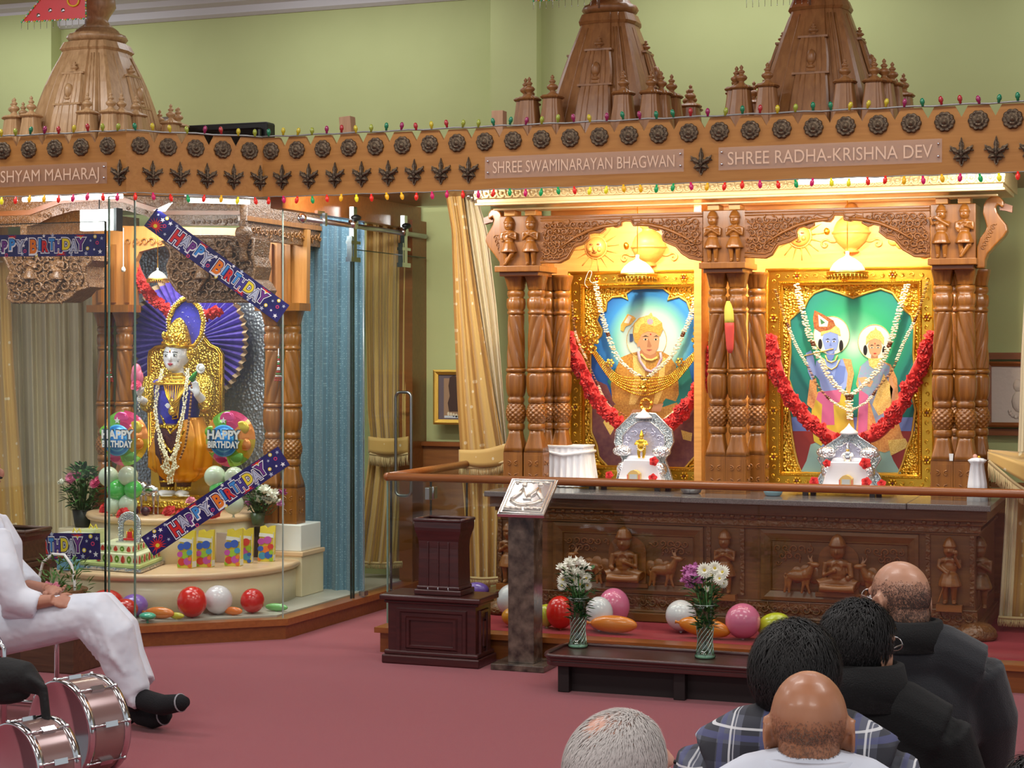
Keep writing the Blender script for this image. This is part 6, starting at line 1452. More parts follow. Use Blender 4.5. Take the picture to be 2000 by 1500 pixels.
for s in (-1,1): m.tube([g(s*.022,.01,.01),g(s*.022,.07,.01)],.003,GOLD,6)
fin('tiny_seat',m,t)
# ---- gift bags
BGY=mat('bag_yellow',(232,210,70),.5); BGW=mat('bag_white',(226,226,220),.5); bc=[mat('bag_%d'%i,k,.5) for i,k in enumerate(((40,90,190),(150,190,50),(206,60,50),(190,80,170),(230,120,50),(60,150,190)))]
def bag(px,py,label,seed,rz=0,s=1):
    t=thing('gift_bag',label,'gift bag',group='party gift bags on the lower tier'); w,d,h=.105*s,.055,.235*s
    m=MB(); top=[(-w/2*.96,h*.97),(-w*.2,h),(-w*.02,h*.93),(w*.2,h*.99),(w/2*.98,h)]
    m.prism([(-w/2,0),(w/2,0)]+[(a,b) for a,b in top[::-1]],lambda x,z,hh:V((x+.012*(z/h)**3,-hh*(1-.7*(z/h)**2),z)),-d/2,d/2,BGY); m.box((w/2+.001,0,h*.42),(.002,d*.9,h*.8),BGW); fin('paper_body',m,t)
    rnd=random.Random(seed); m=MB()
    for (x,z,r,k) in ((-.3,.56,.24,0),(.1,.60,.28,0),(.32,.42,.2,5),(-.32,.36,.2,3),(.02,.34,.26,1),(-.2,.16,.26,2),(.2,.18,.27,3),(.36,.25,.14,4),(-.38,.07,.13,1),(.36,.06,.14,4)):
        zz=z*h; m.prism(ell(x*w,zz,r*w*.95,r*w*.85,14),lambda a,b,hh:V((a+.012*(b/h)**3,-d/2*(1-.7*(b/h)**2)-hh,b)),.0,.002+.0004*k,bc[(k+seed)%6 if seed else k])
    m.prism([(-w*.48,h*.70),(w*.48,h*.66),(w*.47,h*.76),(-w*.47,h*.80)],lambda a,b,hh:V((a+.012*(b/h)**3,-d/2*(1-.7*(b/h)**2)-hh,b)),0,.0012,BGW)
    fin('printed_blobs',m,t); p=at(px,py,Z=.38); t.location=(p.x,p.y+.03,.381); t.rotation_euler=(0,0,rz); return t
bag(360,1110,'party gift bag leftmost of the row on the lower tier',0,.0); bag(396,1108,'party gift bag second from the left on the lower tier',0,.15); bag(452,1106,'party gift bag third from the left on the lower tier',0,.1); bag(473,1100,'party gift bag half hidden behind the third one',2,.3,.95); bag(516,1097,'party gift bag rightmost, with white torn top',3,.25,.98)
for px,py,c_,h,l in ((424,1100,(196,180,176),.19,'pale book standing between the second and third gift bags'),(497,1090,(70,66,64),.2,'dark book standing beside the rightmost gift bag')):
    p=at(px,py,Z=.38); m=MB(); m.box((p.x,p.y+.06,.38+h/2),(.09,.025,h),mat('book_%d'%c_[0],c_,.6)); one('standing_book',m,l,'book',bevel=.002)
# ---- boxes at the left of the lower tier
for px,py,d_,col,l,dd in ((96,1094,(.22,.12,.16),(96,60,40),'brown patterned gift box behind the lowest left banner',9.62),(150,1080,(.20,.12,.20),(214,216,206),'pale gift box behind the lowest left banner',9.66),(182,1078,(.10,.1,.22),(220,222,170),'pale yellow gift box beside the cake',9.74),(133,1104,(.11,.08,.05),(120,180,214),'small sky blue box left of the cake',9.50)):
    x=xa(px,dd); m=MB(); m.box((x,dd,.381+d_[2]/2),d_,mat('giftbox_%d'%col[0],col,.5)); m.box((x,dd,.381+d_[2]+.003),(d_[0]+.008,d_[1]+.008,.02),mat('giftbox_%d'%col[0],col,.5)); m.tube([(x-.03,dd,.381+d_[2]+.012),(x-.02,dd,.381+d_[2]+.04),(x,dd,.381+d_[2]+.015),(x+.02,dd,.381+d_[2]+.04),(x+.03,dd,.381+d_[2]+.012)],.005,BGY,6)
    one('gift_box',m,l,'gift box',bevel=.002)
# ================================================================ BANNERS
NAVY=mat('banner_navy',(22,22,84),.3,c2=(34,28,104),cscale=20,coat=.3)
bcol={k:mat('banner_'+k,v,.35) for k,v in dict(red=(206,40,36),white=(236,236,240),grey=(176,184,206),purple=(110,50,130),blue=(60,140,210),orange=(226,120,30),yellow=(226,206,50),violet=(70,60,140),pink=(206,60,110)).items()}
def banner(label,c00,c10,c01,aspect,xr=(0,1),seed=1,txt_in=(.17,.86)):
    """c00 lower-left, c10 lower-right, c01 upper-left world corners (already on the glass)"""
    ex=(c10-c00); ey=(c01-c00); L=ex.length; H=ey.length; ex.normalize(); ey=(ey-ex*ey.dot(ex)).normalized(); nn=ex.cross(ey); 
    if nn.dot(V((0,0,EYE))-c00)<0: nn=-nn
    sp=xr[1]-xr[0]; LL=L/sp; g=lambda a,b,h:c00+ex*((a-xr[0])*LL)+ey*(b*H)+nn*(h+.0012)
    t=thing('birthday_banner',label,'banner',tuple(c00)); rnd=random.Random(seed)
    m=MB(); m.prism([(xr[0],0),(xr[1],0),(xr[1],1),(xr[0],1)],g,0,.001,NAVY); fin('foil_strip',m,t)
    ar=H/LL
    m=MB()
    def disc(x,y,r,mt,h): m.prism([(x+r*ar*math.cos(q),y+r*math.sin(q)) for q in [2*PI*k/12 for k in range(12)]],g,h-.0003,h,mt)
    def star(x,y,r,mt,h,n=5,i=.42): m.prism([(x+r*ar*math.cos(PI/2+q*PI/n)*(1 if q%2==0 else i),y+r*math.sin(PI/2+q*PI/n)*(1 if q%2==0 else i)) for q in range(2*n)],g,h-.0003,h,mt)
    for (x,y,r) in ((.055,.30,.40),(.36,.95,.26),(.70,.06,.30),(.83,.94,.28)):
        for q in range(16):
            a=2*PI*q/16; p=[(x+r*ar*math.cos(a),y+r*math.sin(a)),(x+.4*r*ar*math.cos(a+.2),y+.4*r*math.sin(a+.2)),(x+.4*r*ar*math.cos(a-.2),y+.4*r*math.sin(a-.2))]
            if all(0<=b<=1 and xr[0]<=a_<=xr[1] for a_,b in p): m.prism(p,g,.001,.0014,bcol['red'])
        if xr[0]<x<xr[1]: disc(x,min(max(y,.2),.8),.16,bcol['red'],.0016); disc(x,min(max(y,.2),.8),.09,bcol['yellow'],.0020)
    pts=[(.03,.8),(.07,.72),(.10,.55),(.12,.8),(.13,.25),(.085,.9),(.16,.88),(.44,.5),(.45,.25),(.46,.8),(.43,.12),(.88,.35),(.90,.7),(.925,.3),(.945,.6),(.965,.2),(.975,.8),(.93,.88),(.87,.12),(.25,.08),(.32,.07),(.58,.93),(.64,.95),(.53,.06),(.77,.06)]
    for i,(x,y) in enumerate(pts):
        if not xr[0]+.01<x<xr[1]-.01: continue
        if i%3<2: star(x,y,rnd.uniform(.07,.13),bcol['white'] if i%2 else bcol['grey'],.0018)
        else: disc(x,y,.085,bcol['yellow' if i%2 else 'pink'],.0018); disc(x,y,.045,NAVY if i%2==0 else bcol['white'],.0022)
    fin('printed_stars',m,t)
    # letters
    W=(('H',1.25,'red'),('A',.95,'grey'),('P',.95,'purple'),('P',1.1,'blue'),('Y',1.0,'grey'),(' ',.7,None),('B',1.2,'orange'),('I',.5,'blue'),('R',.95,'red'),('T',.8,'blue'),('H',.95,'violet'),('D',1.1,'yellow'),('A',.85,'grey'),('Y',1.0,'purple'))
    tot=sum(w for _,w,_ in W); x=txt_in[0]; k=(txt_in[1]-txt_in[0])/tot
    for i,(ch,w,cn) in enumerate(W):
        if cn:
            xc=x+w*k/2; sc=1.0 if i in (0,6) else .8; yo=(.06 if i%2 else -.03)
            if xr[0]+.01<xc<xr[1]-.01:
                for off,mt,h,nm in ((.15,bcol['white'],.0028,'letter_outline'),(.095,NAVY,.0034,'letter_shadow'),(.045,bcol[cn],.0042,'letter')):
                    q,vs=text_mesh(ch,1.0,lambda a,b,hh:V((0,0,0)),0,mt,offset=off)
                    x0=min(v[0] for v in vs);x1=max(v[0] for v in vs); cw=(x1-x0); wd=w*k*LL*1.12/.85 # metres available
                    kx=w*k*1.05/max(.45,cw if off<.05 else cw)*1.0; kx=w*k*1.10/(.82 if ch!='I' else .38)
                    xm=(x0+x1)/2
                    q,_=text_mesh(ch,1.0,lambda a,b,hh:g(xc+(a-xm)*kx,.5+yo+(b-.36)*sc*.84,hh),h,mt,offset=off)
                    if h<.004: 
                        if off>.12: lo=fin(nm,q,t)
                        else: fin(nm,q,lo)
                    else:
                        q.m(bcol['white'])
                        for dd in range(5):
                            pass
                        tag(fin(nm,q,lo),label=cn+' letter '+ch)
        x+=w*k
    return t
gn=(B2-A2); gn=V((gn.y,-gn.x,0)).normalized(); GP=A2+gn*.010
ga=lambda px,py:atp(px,py,GP,gn)
banner('HAPPY BIRTHDAY banner slanting down to the right across the upper glass',ga(281,441),ga(541,630),ga(305,406),6)
banner('HAPPY BIRTHDAY banner slanting up to the right across the lower glass',ga(300,1086),ga(566,908),ga(272,1052),6)
yl=A2.y-.03-.010
banner('straight HAPPY BIRTHDAY banner taped to the upper left glass door',at(-75,502,Y=yl),at(206,500,Y=yl),at(-75,460,Y=yl),6)
yl2=9.44
banner('straight HAPPY BIRTHDAY banner low on the gift boxes beside the cake',at(-60,1090,Y=yl2),at(197,1093,Y=yl2),at(-60,1040,Y=yl2),6)
# ---- tassels
def tassel(px,py,Y,label):
    c=at(px,py,Y=Y); t=thing('bead_tassel',label,'tassel',tuple(c),group='small bead tassels hanging on columns'); m=MB(); tc=[mat('tb_'+n,q,.3) for n,q in (('w',(220,220,226)),('r',(170,40,50)),('g',(60,130,80)))]
    m.tube([c+V((0,0,.16)),c+V((0,0,.02))],.003,tc[0],5)
    for k in range(7): m.bead(c+V((0,0,.03+.014*k)),.008+.0008*(7-k),tc[k%3])
    fin('cord',m,t); m=MB()
    for k in range(9):
        a=2*PI*k/9
        for j in range(6): m.bead(c+V(((.008+.0035*j)*math.cos(a),(.008+.0035*j)*math.sin(a),.02-.014*j)),.0055,tc[(j if j<4 else 1)%3 if j else 0])
    fin('bead_fringe',m,t)
tassel(213,730,10.49,'bead tassel hanging on the left columns beside the fan'); tassel(544,728,10.49,'bead tassel hanging on the right columns beside the fan')
m=MB(); c=at(241,532,Y=10.4); m.lathe([(0,0),(.012,.004),(.016,.02),(.01,.035),(.003,.04),(.002,.30)],GLE if False else mat('crystal',(220,220,210),.1,spec=1,coat=1),12,Matrix.Translation(c)); one('crystal_drop',m,'tiny crystal drop hanging by the left columns','drop')
# ================================================================ CURTAINS
def clothmat(name,c1,c2=None,dots=None):
    if name in _M: return _M[name]
    m,N,L,b=nt(name); b.inputs['Base Color'].default_value=lin(c1); b.inputs['Roughness'].default_value=.6; b.inputs['Sheen Weight'].default_value=.3
    if dots:
        tc=N.new('ShaderNodeTexCoord'); mp=N.new('ShaderNodeMapping'); mp.inputs['Scale'].default_value=(1.35,0,1); L.new(tc.outputs['Object'],mp.inputs[0])
        v=N.new('ShaderNodeTexVoronoi'); v.inputs['Scale'].default_value=dots[0]; v.inputs['Randomness'].default_value=dots[2]; L.new(mp.outputs[0],v.inputs['Vector'])
        r=N.new('ShaderNodeValToRGB'); r.color_ramp.elements[0].position=dots[3]; r.color_ramp.elements[1].position=dots[3]+.04; r.color_ramp.elements[0].color=lin(dots[1]); r.color_ramp.elements[1].color=lin(c1)
        L.new(v.outputs['Distance'],r.inputs[0]); L.new(r.outputs[0],b.inputs['Base Color'])
    _M[name]=m; return m
YC=clothmat('gold_fleur_curtain',(206,166,92),dots=(12,(232,216,180),.25,.11)); YCP=clothmat('gold_curtain_plain',(200,164,92)); LNC=clothmat('cream_lining',(222,206,168)); WCC=clothmat('off_white_drape',(226,212,176))
BLC=clothmat('blue_brocade',(96,130,148),dots=(60,(146,176,190),.4,.22))
def curt(par,nm,rows,Y,mt,folds,amp,nu=120,nv=40,ph=0,topamp=.5):
    g=secs([(r[0],r[1],r[2]) for r in rows]); y0,y1=rows[0][0],rows[-1][0]
    def fn(u,v):
        py=y0+(y1-y0)*v; l,r=g(py); px=l+(r-l)*u; k=amp*(topamp+(1-topamp)*v)
        return at(px,py,Y=Y-k*(math.sin(folds*2*PI*u+ph)+.35*math.sin(folds*4.6*PI*u+ph+v)))
    m=MB(); m.grid(fn,nu,nv,mt); return fin(nm,m,par)
def fringe(par,nm,pts,Y,h,mt,n=60):
    P,_=path(pts,Y,n); m=MB(); m.tube(P,.009,mt,6)
    for p in P: m.tube([p,p-V((random.uniform(-.004,.004),.003,h*.5)),p-V((random.uniform(-.006,.006),0,h))],.0028,mt,4)
    return fin(nm,m,par)
FR=mat('curtain_fringe',(206,180,130),.7)
t=thing('tied_curtain','gold fleur patterned curtain with cream lining tied back beside the main altar','curtain',tuple(at(930,1140,Y=11.0)))
Yd=10.93
curt(t,'gold_cloth',[(380,870,905),(450,882,914),(600,886,936),(780,893,966),(885,899,986)],Yd,YC,2.5,.03,ph=2)
curt(t,'cream_lining_cloth',[(380,900,930),(450,898,952),(600,922,970),(780,952,984),(885,972,992)],Yd+.05,LNC,3.5,.028)
curt(t,'lower_cloth',[(905,900,986),(960,905,980),(1140,916,976)],Yd+.02,YC,3.5,.035,ph=1)
m=MB(); m.grid(lambda u,v:at(897+(993-897)*u,(878+28*v)*(1-u)+(864+42*v)*u+6*math.sin(PI*u),Y=Yd-.075-.03*math.sin(PI*u)),24,4,YC); fin('tie_band',m,t,solid=.006)
fringe(t,'fringe',[(898,912),(940,912),(992,900)],Yd-.09,.07,FR,70); fringe(t,'hem_fringe',[(916,1128),(946,1130),(976,1128)],Yd-.03,.045,FR,50)
m=MB(); 
for k in range(3): m.ball(at(915+7*k,383+3*k,Y=Yd-.1),(.02,.02,.03),glassm('plastic_wrap',(240,240,240),.3,.1),8)
fin('plastic_tie',m,t)
t=thing('tied_curtain','gold curtain tied back behind the sliding glass door','curtain',tuple(at(745,1100,Y=11.52)))
curt(t,'gold_cloth',[(405,716,802),(600,714,798),(800,718,796),(862,724,796)],11.52,YCP,4.5,.035,ph=1); curt(t,'lower_cloth',[(880,722,794),(1000,706,790),(1100,690,786)],11.52,YCP,4,.04)
m=MB(); m.grid(lambda u,v:at(720+(798-720)*u,852+32*v+4*math.sin(PI*u),Y=11.45-.03*math.sin(PI*u)),20,4,YC); fin('tie_band',m,t,solid=.006); fringe(t,'fringe',[(722,886),(760,890),(797,886)],11.44,.08,FR,60); fringe(t,'hem_fringe',[(690,1096),(740,1100),(786,1098)],11.5,.04,FR,60)
t=thing('blue_curtain','blue brocade curtain hanging inside the right side of the left shrine','curtain',tuple(at(650,1160,Y=10.9)))
curt(t,'blue_cloth',[(400,590,712),(1162,586,712)],10.88,BLC,4,.022,160,30,topamp=1)
t=thing('drape','off-white pleated drape at the back left of the left shrine','drape',tuple(at(110,1030,Y=11.2))); curt(t,'pleated_cloth',[(470,15,200),(1120,35,205)],11.25,WCC,6,.05,200,20,topamp=.9)
t=thing('tied_curtain','gold curtain at the far left edge behind the seated man','curtain',tuple(at(20,1030,Y=10.9))); curt(t,'gold_cloth',[(400,-60,14),(700,-60,26),(1100,-60,56)],10.95,YC,3,.03,100,20)
t=thing('tied_curtain','gold and cream curtain at the right edge with a wide tie band','curtain',tuple(at(2000,1215,Y=10.9)))
curt(t,'cream_lining_cloth',[(390,2010,2050),(700,1994,2050),(882,1988,2060)],10.45,LNC,3,.03); curt(t,'lower_cloth',[(955,1972,2070),(1215,1952,2070)],10.6,YC,3,.03); curt(t,'lower_lining',[(950,1966,1990),(1215,1950,1976)],10.56,LNC,2,.015)
m=MB(); m.grid(lambda u,v:at(1930+(2050-1930)*u,(882+16*v)+(40+34*v)*u,Y=10.36-.10*math.sin(PI*u)-.08*v*0),24,5,YC); fin('tie_band',m,t,solid=.006)
m=MB(); m.grid(lambda u,v:at(1930+(2040-1930)*u,(879+5*v)+(8+30*v)*u,Y=10.62-.26*v),16,5,YC); fin('tie_band_top',m,t,solid=.004)
fringe(t,'fringe',[(1931,900),(1960,925),(2000,955),(2050,975)],10.28,.09,FR,90); fringe(t,'hem_fringe',[(1950,1205),(1975,1207),(2010,1208)],10.52,.05,FR,40)
# ---- framed pictures on the wall
def wallpic(px0,px1,py0,py1,Y,label,border,bw,inner,nm='wall_picture'):
    a=at(px0,py0,Y=Y);b=at(px1,py1,Y=Y); t=thing(nm,label,'picture',((a.x+b.x)/2,Y,b.z)); f=world_f(Y); m=MB()
    R=lambda i,h:[f(a.x+i,b.z+i,h),f(b.x-i,b.z+i,h),f(b.x-i,a.z-i,h),f(a.x+i,a.z-i,h)]
    for (i0,h0),(i1,h1) in zip([(0,0),(0,.02),(bw*.4,.028),(bw,.012),(bw,0)],[(0,.02),(bw*.4,.028),(bw,.012),(bw,0),(bw,-.004)]): m.add(R(i0,h0)+R(i1,h1),[(k,(k+1)%4,4+(k+1)%4,4+k) for k in range(4)],border)
    fin('frame',m,t); m=MB(); m.add(R(bw,.002),[(0,1,2,3)],inner); fin('panel',m,t); return t,f,(a.x,b.x,b.z,a.z)
t,f,(X0,X1,Z0,Z1)=wallpic(848,940,722,830,11.62,'gilt framed brown footprint picture behind the tied curtain',GOLDD,.035,mat('picture_mount',(96,84,92),.6))
m=MB(); m.prism([(X0+.075,Z0+.045),(X1-.06,Z0+.045),(X1-.06,Z1-.06),(X0+.075,Z1-.06)],f,.002,.004,mat('old_paper',(150,120,92),.7)); 
c_=X0+.15; m.prism([(c_+a,Z0+b) for a,b in ((-.035,.09),(.045,.09),(.04,.16),(.03,.22),(.045,.28),(.03,.33),(0,.345),(-.03,.33),(-.04,.27),(-.03,.2),(-.045,.15))],f,.004,.005,mat('foot_brown',(62,40,32),.7))
for k in range(5): m.prism(ell(c_-.04+.02*k,Z0+.075-.004*k,.009,.014,10),f,.004,.0055,mat('toe_cream',(206,196,170),.7))
fin('footprint',m,t); m=MB(); m.prism([(X0+.08,Z0+.046),(X1-.07,Z0+.046),(X1-.07,Z0+.062),(X0+.08,Z0+.062)],f,.004,.0055,mat('caption_blue',(190,200,210),.6)); fin('caption_strip',m,t)
t,f,(X0,X1,Z0,Z1)=wallpic(1927,2080,706,836,11.53,'brown framed pale stone relief hanging on the wall at the right edge',W_ST,.03,mat('relief_stone',(196,184,172),.7,bump=.3,bscale=30))
m=MB(); f2=world_f(11.53)
for k in range(9): a=PI*k/8; m.ball(f2(X0+.20+.06*math.cos(a),Z0+.10-.04*math.sin(a)*1,.004),(.012,.006,.012),mat('relief_stone',(196,184,172),.7),6)
m.ball(f2(X0+.19,Z0+.26,.002),(.03,.012,.04),mat('relief_stone',(196,184,172),.7),10); m.ball(f2(X0+.2,Z0+.16,.002),(.05,.012,.07),mat('relief_stone',(196,184,172),.7),10); fin('stone_figure',m,t)
# ================================================================ RAILING
RY=9.60; RX=xa(757,RY); RZ=1.005
t=thing('railing','wooden handrail over clear glass panels before the main altar','railing',(RX,RY,PZ))
m=MB(); m.tube([(RX-.01,RY,RZ),(3.15,RY,RZ)],.0235,W_R,16); m.tube([(RX,RY-.01,RZ),(RX,10.85,RZ)],.0235,W_R,16); m.ball((RX,RY,RZ),.0245,W_R,14); fin('handrail',m,t)
pane(t,(RX,RY,0),(xa(1480,RY),RY,0),PZ,.985,edges=(1,0),m=GL2,e=GLE); pane(t,(xa(1484,RY),RY,0),(3.1,RY,0),PZ,.985,edges=(0,0),m=GL2,e=GLE)
yj=10.25; pane(t,(RX,RY+.05,0),(RX,yj,0),PZ,.985,edges=(1,1),m=GL2,e=GLD); pane(t,(RX,yj+.01,0),(RX,10.85,0),PZ,.985,edges=(0,1),m=GL2,e=GLD)
for z in (.86,.28):
    m=MB(); m.box((RX,yj+.005,z),(.03,.13,.075),STEEL); m.tube([(RX+.012,yj,z-.04),(RX+.012,yj,z+.04)],.012,CHR,10); fin('glass_hinge',m,t,bevel=.003)
# ================================================================ MARBLE LECTERN
EMP=mat('brown_emperador_marble',(44,37,33),.25,c2=(112,98,86),cscale=14,detail=8,coat=.4)
c=at(1034,1300,Z=0); cx,cy=c.x,9.27
t=thing('marble_lectern','brown marble pillar carrying a tilted embossed silver plate','lectern',(cx,cy,0))
m=MB(); m.bb((cx-.155,cy-.13,0),(cx+.155,cy+.14,.035),EMP); fin('base_slab',m,t,bevel=.004); m=MB(); m.bb((cx-.075,cy-.07,.035),(cx+.075,cy+.075,.86),EMP); fin('pillar',m,t,bevel=.003)
a=at(970,1004,Y=9.10); b=at(1062,1008,Y=9.10); d_=at(1000,934,Y=9.34); W_=b.x-a.x; z0,z1=a.z,d_.z
fl=lambda u,v,h: V((a.x+W_*u,9.10+.24*v-.62*h,z0+(z1-z0)*v+.78*h))
m=MB(); m.prism([(0,0),(1,0),(1,1),(0,1)],fl,-.022,0,SILF); m.prism([(.1,.1),(.9,.1),(.9,.85),(.1,.85)],fl,-.05,-.02,EMP); pl=fin('silver_plate',m,t,bevel=.003)
m=MB(); EM=mat('plate_relief',(224,216,206),.3,.95,bump=.5,bscale=80,dist=.004)
for q in ((.04,.96),(.10,.90)): m.tube([fl(q[0],q[0],.002),fl(q[1],q[0],.002),fl(q[1],q[1],.002),fl(q[0],q[1],.002)],.004,EM,6,closed=True)
for u,v,s in ((.34,.70,1),(.68,.72,-1)):
    m.ball(fl(u,v+.10,.002),(.017,.010,.012),EM,10); m.tube([fl(u,v+.02,.0),fl(u-.03*s,v-.12,.0),fl(u-.16*s,v-.30,.0)],[.010,.014,.014],EM,8); m.tube([fl(u,v,.01),fl(u+.10*s,v-.16,.012),fl(.5,v-.24,.012)],[.005,.006,.005],EM,8)
    m.tube([fl(u-.16*s,v-.32,.0),fl(u,v-.42,.0),fl(u+.2*s,v-.44,.0)],[.013,.013,.010],EM,8)
    for k in range(6): m.ball(fl(.5+s*(.07+.06*k),.17+.02*(k%2),.003),(.014,.012,.008),EM,8)
m.prism([(.42,.42),(.60,.42),(.52,.62)],fl,0,.008,EM)
for k in range(12): m.ball(fl(.5+.33*math.cos(k*.52),.88+.03*math.sin(k*3),.002),(.012,.008,.006),EM,6)
fin('embossed_figures',m,pl)
# ================================================================ DONATION BOXES
def panelled(t,nm,X0,X1,Y0,Y1,Z0,Z1,mt,b=.06):
    m=MB(); m.bb((X0,Y0,Z0),(X1,Y1,Z1),mt); f=world_f(Y0)
    for (x0,x1,fn) in ((X0,X1,f),(Y0,Y1,lambda u,z,h:V((X1+h,u,z)))):
        q=[(b*.9,.0),(b,.012),(b+.018,.012),(b+.026,.002),(b+.05,.002),(b+.06,.012),(b+.075,.012),(b+.08,.001)]
        R=lambda i,h:[fn(x0+i,Z0+i*.8,h),fn(x1-i,Z0+i*.8,h),fn(x1-i,Z1-i*.8,h),fn(x0+i,Z1-i*.8,h)]
        for (i0,h0),(i1,h1) in zip(q,q[1:]): m.add(R(i0,h0)+R(i1,h1),[(k,(k+1)%4,4+(k+1)%4,4+k) for k in range(4)],mt)
    return fin(nm,m,t,bevel=.002)
X0,X1=-4.165,-3.60; Y0,Y1=9.15,9.40
t=thing('donation_chest','low panelled mahogany chest with moulded base standing on the carpet','chest',((X0+X1)/2,Y0,0))
panelled(t,'body',X0+.02,X1-.02,Y0+.01,Y1-.01,.0,.35,W_M,.055)
m=MB(); m.bb((X0-.01,Y0-.02,0),(X1+.01,Y1+.01,.05),W_M); m.bb((X0,Y0-.008,.05),(X1,Y1,.075),W_M); fin('moulded_base',m,t,bevel=.008)
m=MB(); m.bb((X0-.02,Y0-.03,.355),(X1+.02,Y1+.02,.385),W_M); m.bb((X0,Y0-.008,.335),(X1,Y1,.355),W_M); fin('top',m,t,bevel=.008)
def flared(t,cx,cy,z0,H,w,d,mt):
    m=MB(); prof=[(1.0,0),(.985,.15),(.97,.4),(.96,.62),(.98,.72),(1.05,.80),(1.12,.86),(1.14,.90),(1.14,.97),(1.12,1)]
    vs=[]
    for r,z in prof:
        for a_,b_ in ((-1,-1),(1,-1),(1,1),(-1,1)): vs.append((cx+a_*w/2*r,cy+b_*d/2*r,z0+H*z))
    m.add(vs,[(i*4+k,i*4+(k+1)%4,(i+1)*4+(k+1)%4,(i+1)*4+k) for i in range(len(prof)-1) for k in range(4)],mt)
    for k in range(3):
        x=cx-w/2+w*(k+1)/4; m.box((x,cy-d/2-.0,z0+H*.38),(.008,.008,H*.66),mt); m.ball((x,cy-d/2-.004,z0+H*.08),(.005,.004,.012),STEEL,6)
    fin('fluted_body',m,t,bevel=.003)
    m=MB(); e=w/2*1.12; g_=d/2*1.12
    for a_,b_ in (((-e,-g_),(e,-g_)),((e,-g_),(e,g_)),((e,g_),(-e,g_)),((-e,g_),(-e,-g_))): m.tube([(cx+a_[0],cy+a_[1],z0+H),(cx+b_[0],cy+b_[1],z0+H)],.011,mt,8)
    m.box((cx,cy,z0+H-.02),(w*1.05,d*1.05,.01),BLK); fin('open_top_rim',m,t)
    m=MB(); m.box((cx,cy,z0+.015),(w*1.16,d*1.16,.03),mt); m.box((cx,cy,z0-.0+.04),(w*1.06,d*1.06,.02),mt); fin('foot_moulding',m,t,bevel=.006)
bx=at(868,1157,Z=.39); t=thing('donation_box','tall fluted mahogany box with open top standing on the low chest','donation box',(bx.x,9.28,.386)); flared(t,bx.x,9.28,.386,.415,.245,.18,W_M)
q=at(20,1040,Y=8.6); t=thing('donation_box','brown wooden box with open top behind the seated man at the left','donation box',(q.x,8.6,0)); WBX=wood('brown_box_wood',(70,46,30),(92,62,42),.4,'X')
m=MB(); m.box((q.x,8.6,.26),(.36,.26,.52),WBX); fin('stand',m,t,bevel=.006); flared(t,q.x+.02,8.6,.52,q.z-.50,.30,.22,WBX)
# ================================================================ LOW TABLE, VASES
t=thing('low_table','long low mahogany table with raised rim in front of the railing','table',(-2.9,8.8,0))
tx0,tx1=xa(1066,8.8),xa(1660,8.8); m=MB(); N_=[]
for (cx_,cy_,a0) in ((tx1-.06,8.92,0),(tx0+.10,8.92,90),(tx0+.10,8.72,180),(tx1-.06,8.72,270)):
    for k in range(7): A_=math.radians(a0+15*k); N_.append((cx_+.10*math.cos(A_) if cx_<-3 else cx_+.06*math.cos(A_),cy_+.10*math.sin(A_)))
fh=lambda a,b,h:V((a,b,h)); m.prism(N_,fh,.165,.185,W_M); m.prism([(a,b*.0+8.82+(b-8.82)*.96) for a,b in N_],fh,.14,.165,W_M); fin('top',m,t,bevel=.004)
m=MB(); m.tube([V((a,b,.19)) for a,b in N_],.012,W_M,8,closed=True); fin('raised_rim',m,t)
m=MB(); m.bb((tx0+.10,8.72,.0),(tx1-.08,8.96,.145),mat('table_underside_shade',(24,12,12),.6)); fin('base',m,t)  # added filler box, shade under the table put into its near-black colour
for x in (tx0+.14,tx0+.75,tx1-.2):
    for y in (8.70,8.94): m=MB(); m.box((x,y,.07),(.06,.06,.14),mat('table_underside_shade',(24,12,12),.6)); fin('leg',m,t,bevel=.004)  # legs near-black too, the underside shade is in their colour
VG=glassm('vase_glass',(196,222,206),.14,.06); VGW=mat('vase_ribs',(176,200,186),.12,.3,spec=1,coat=1); WAT=glassm('vase_water',(190,214,190),.04)
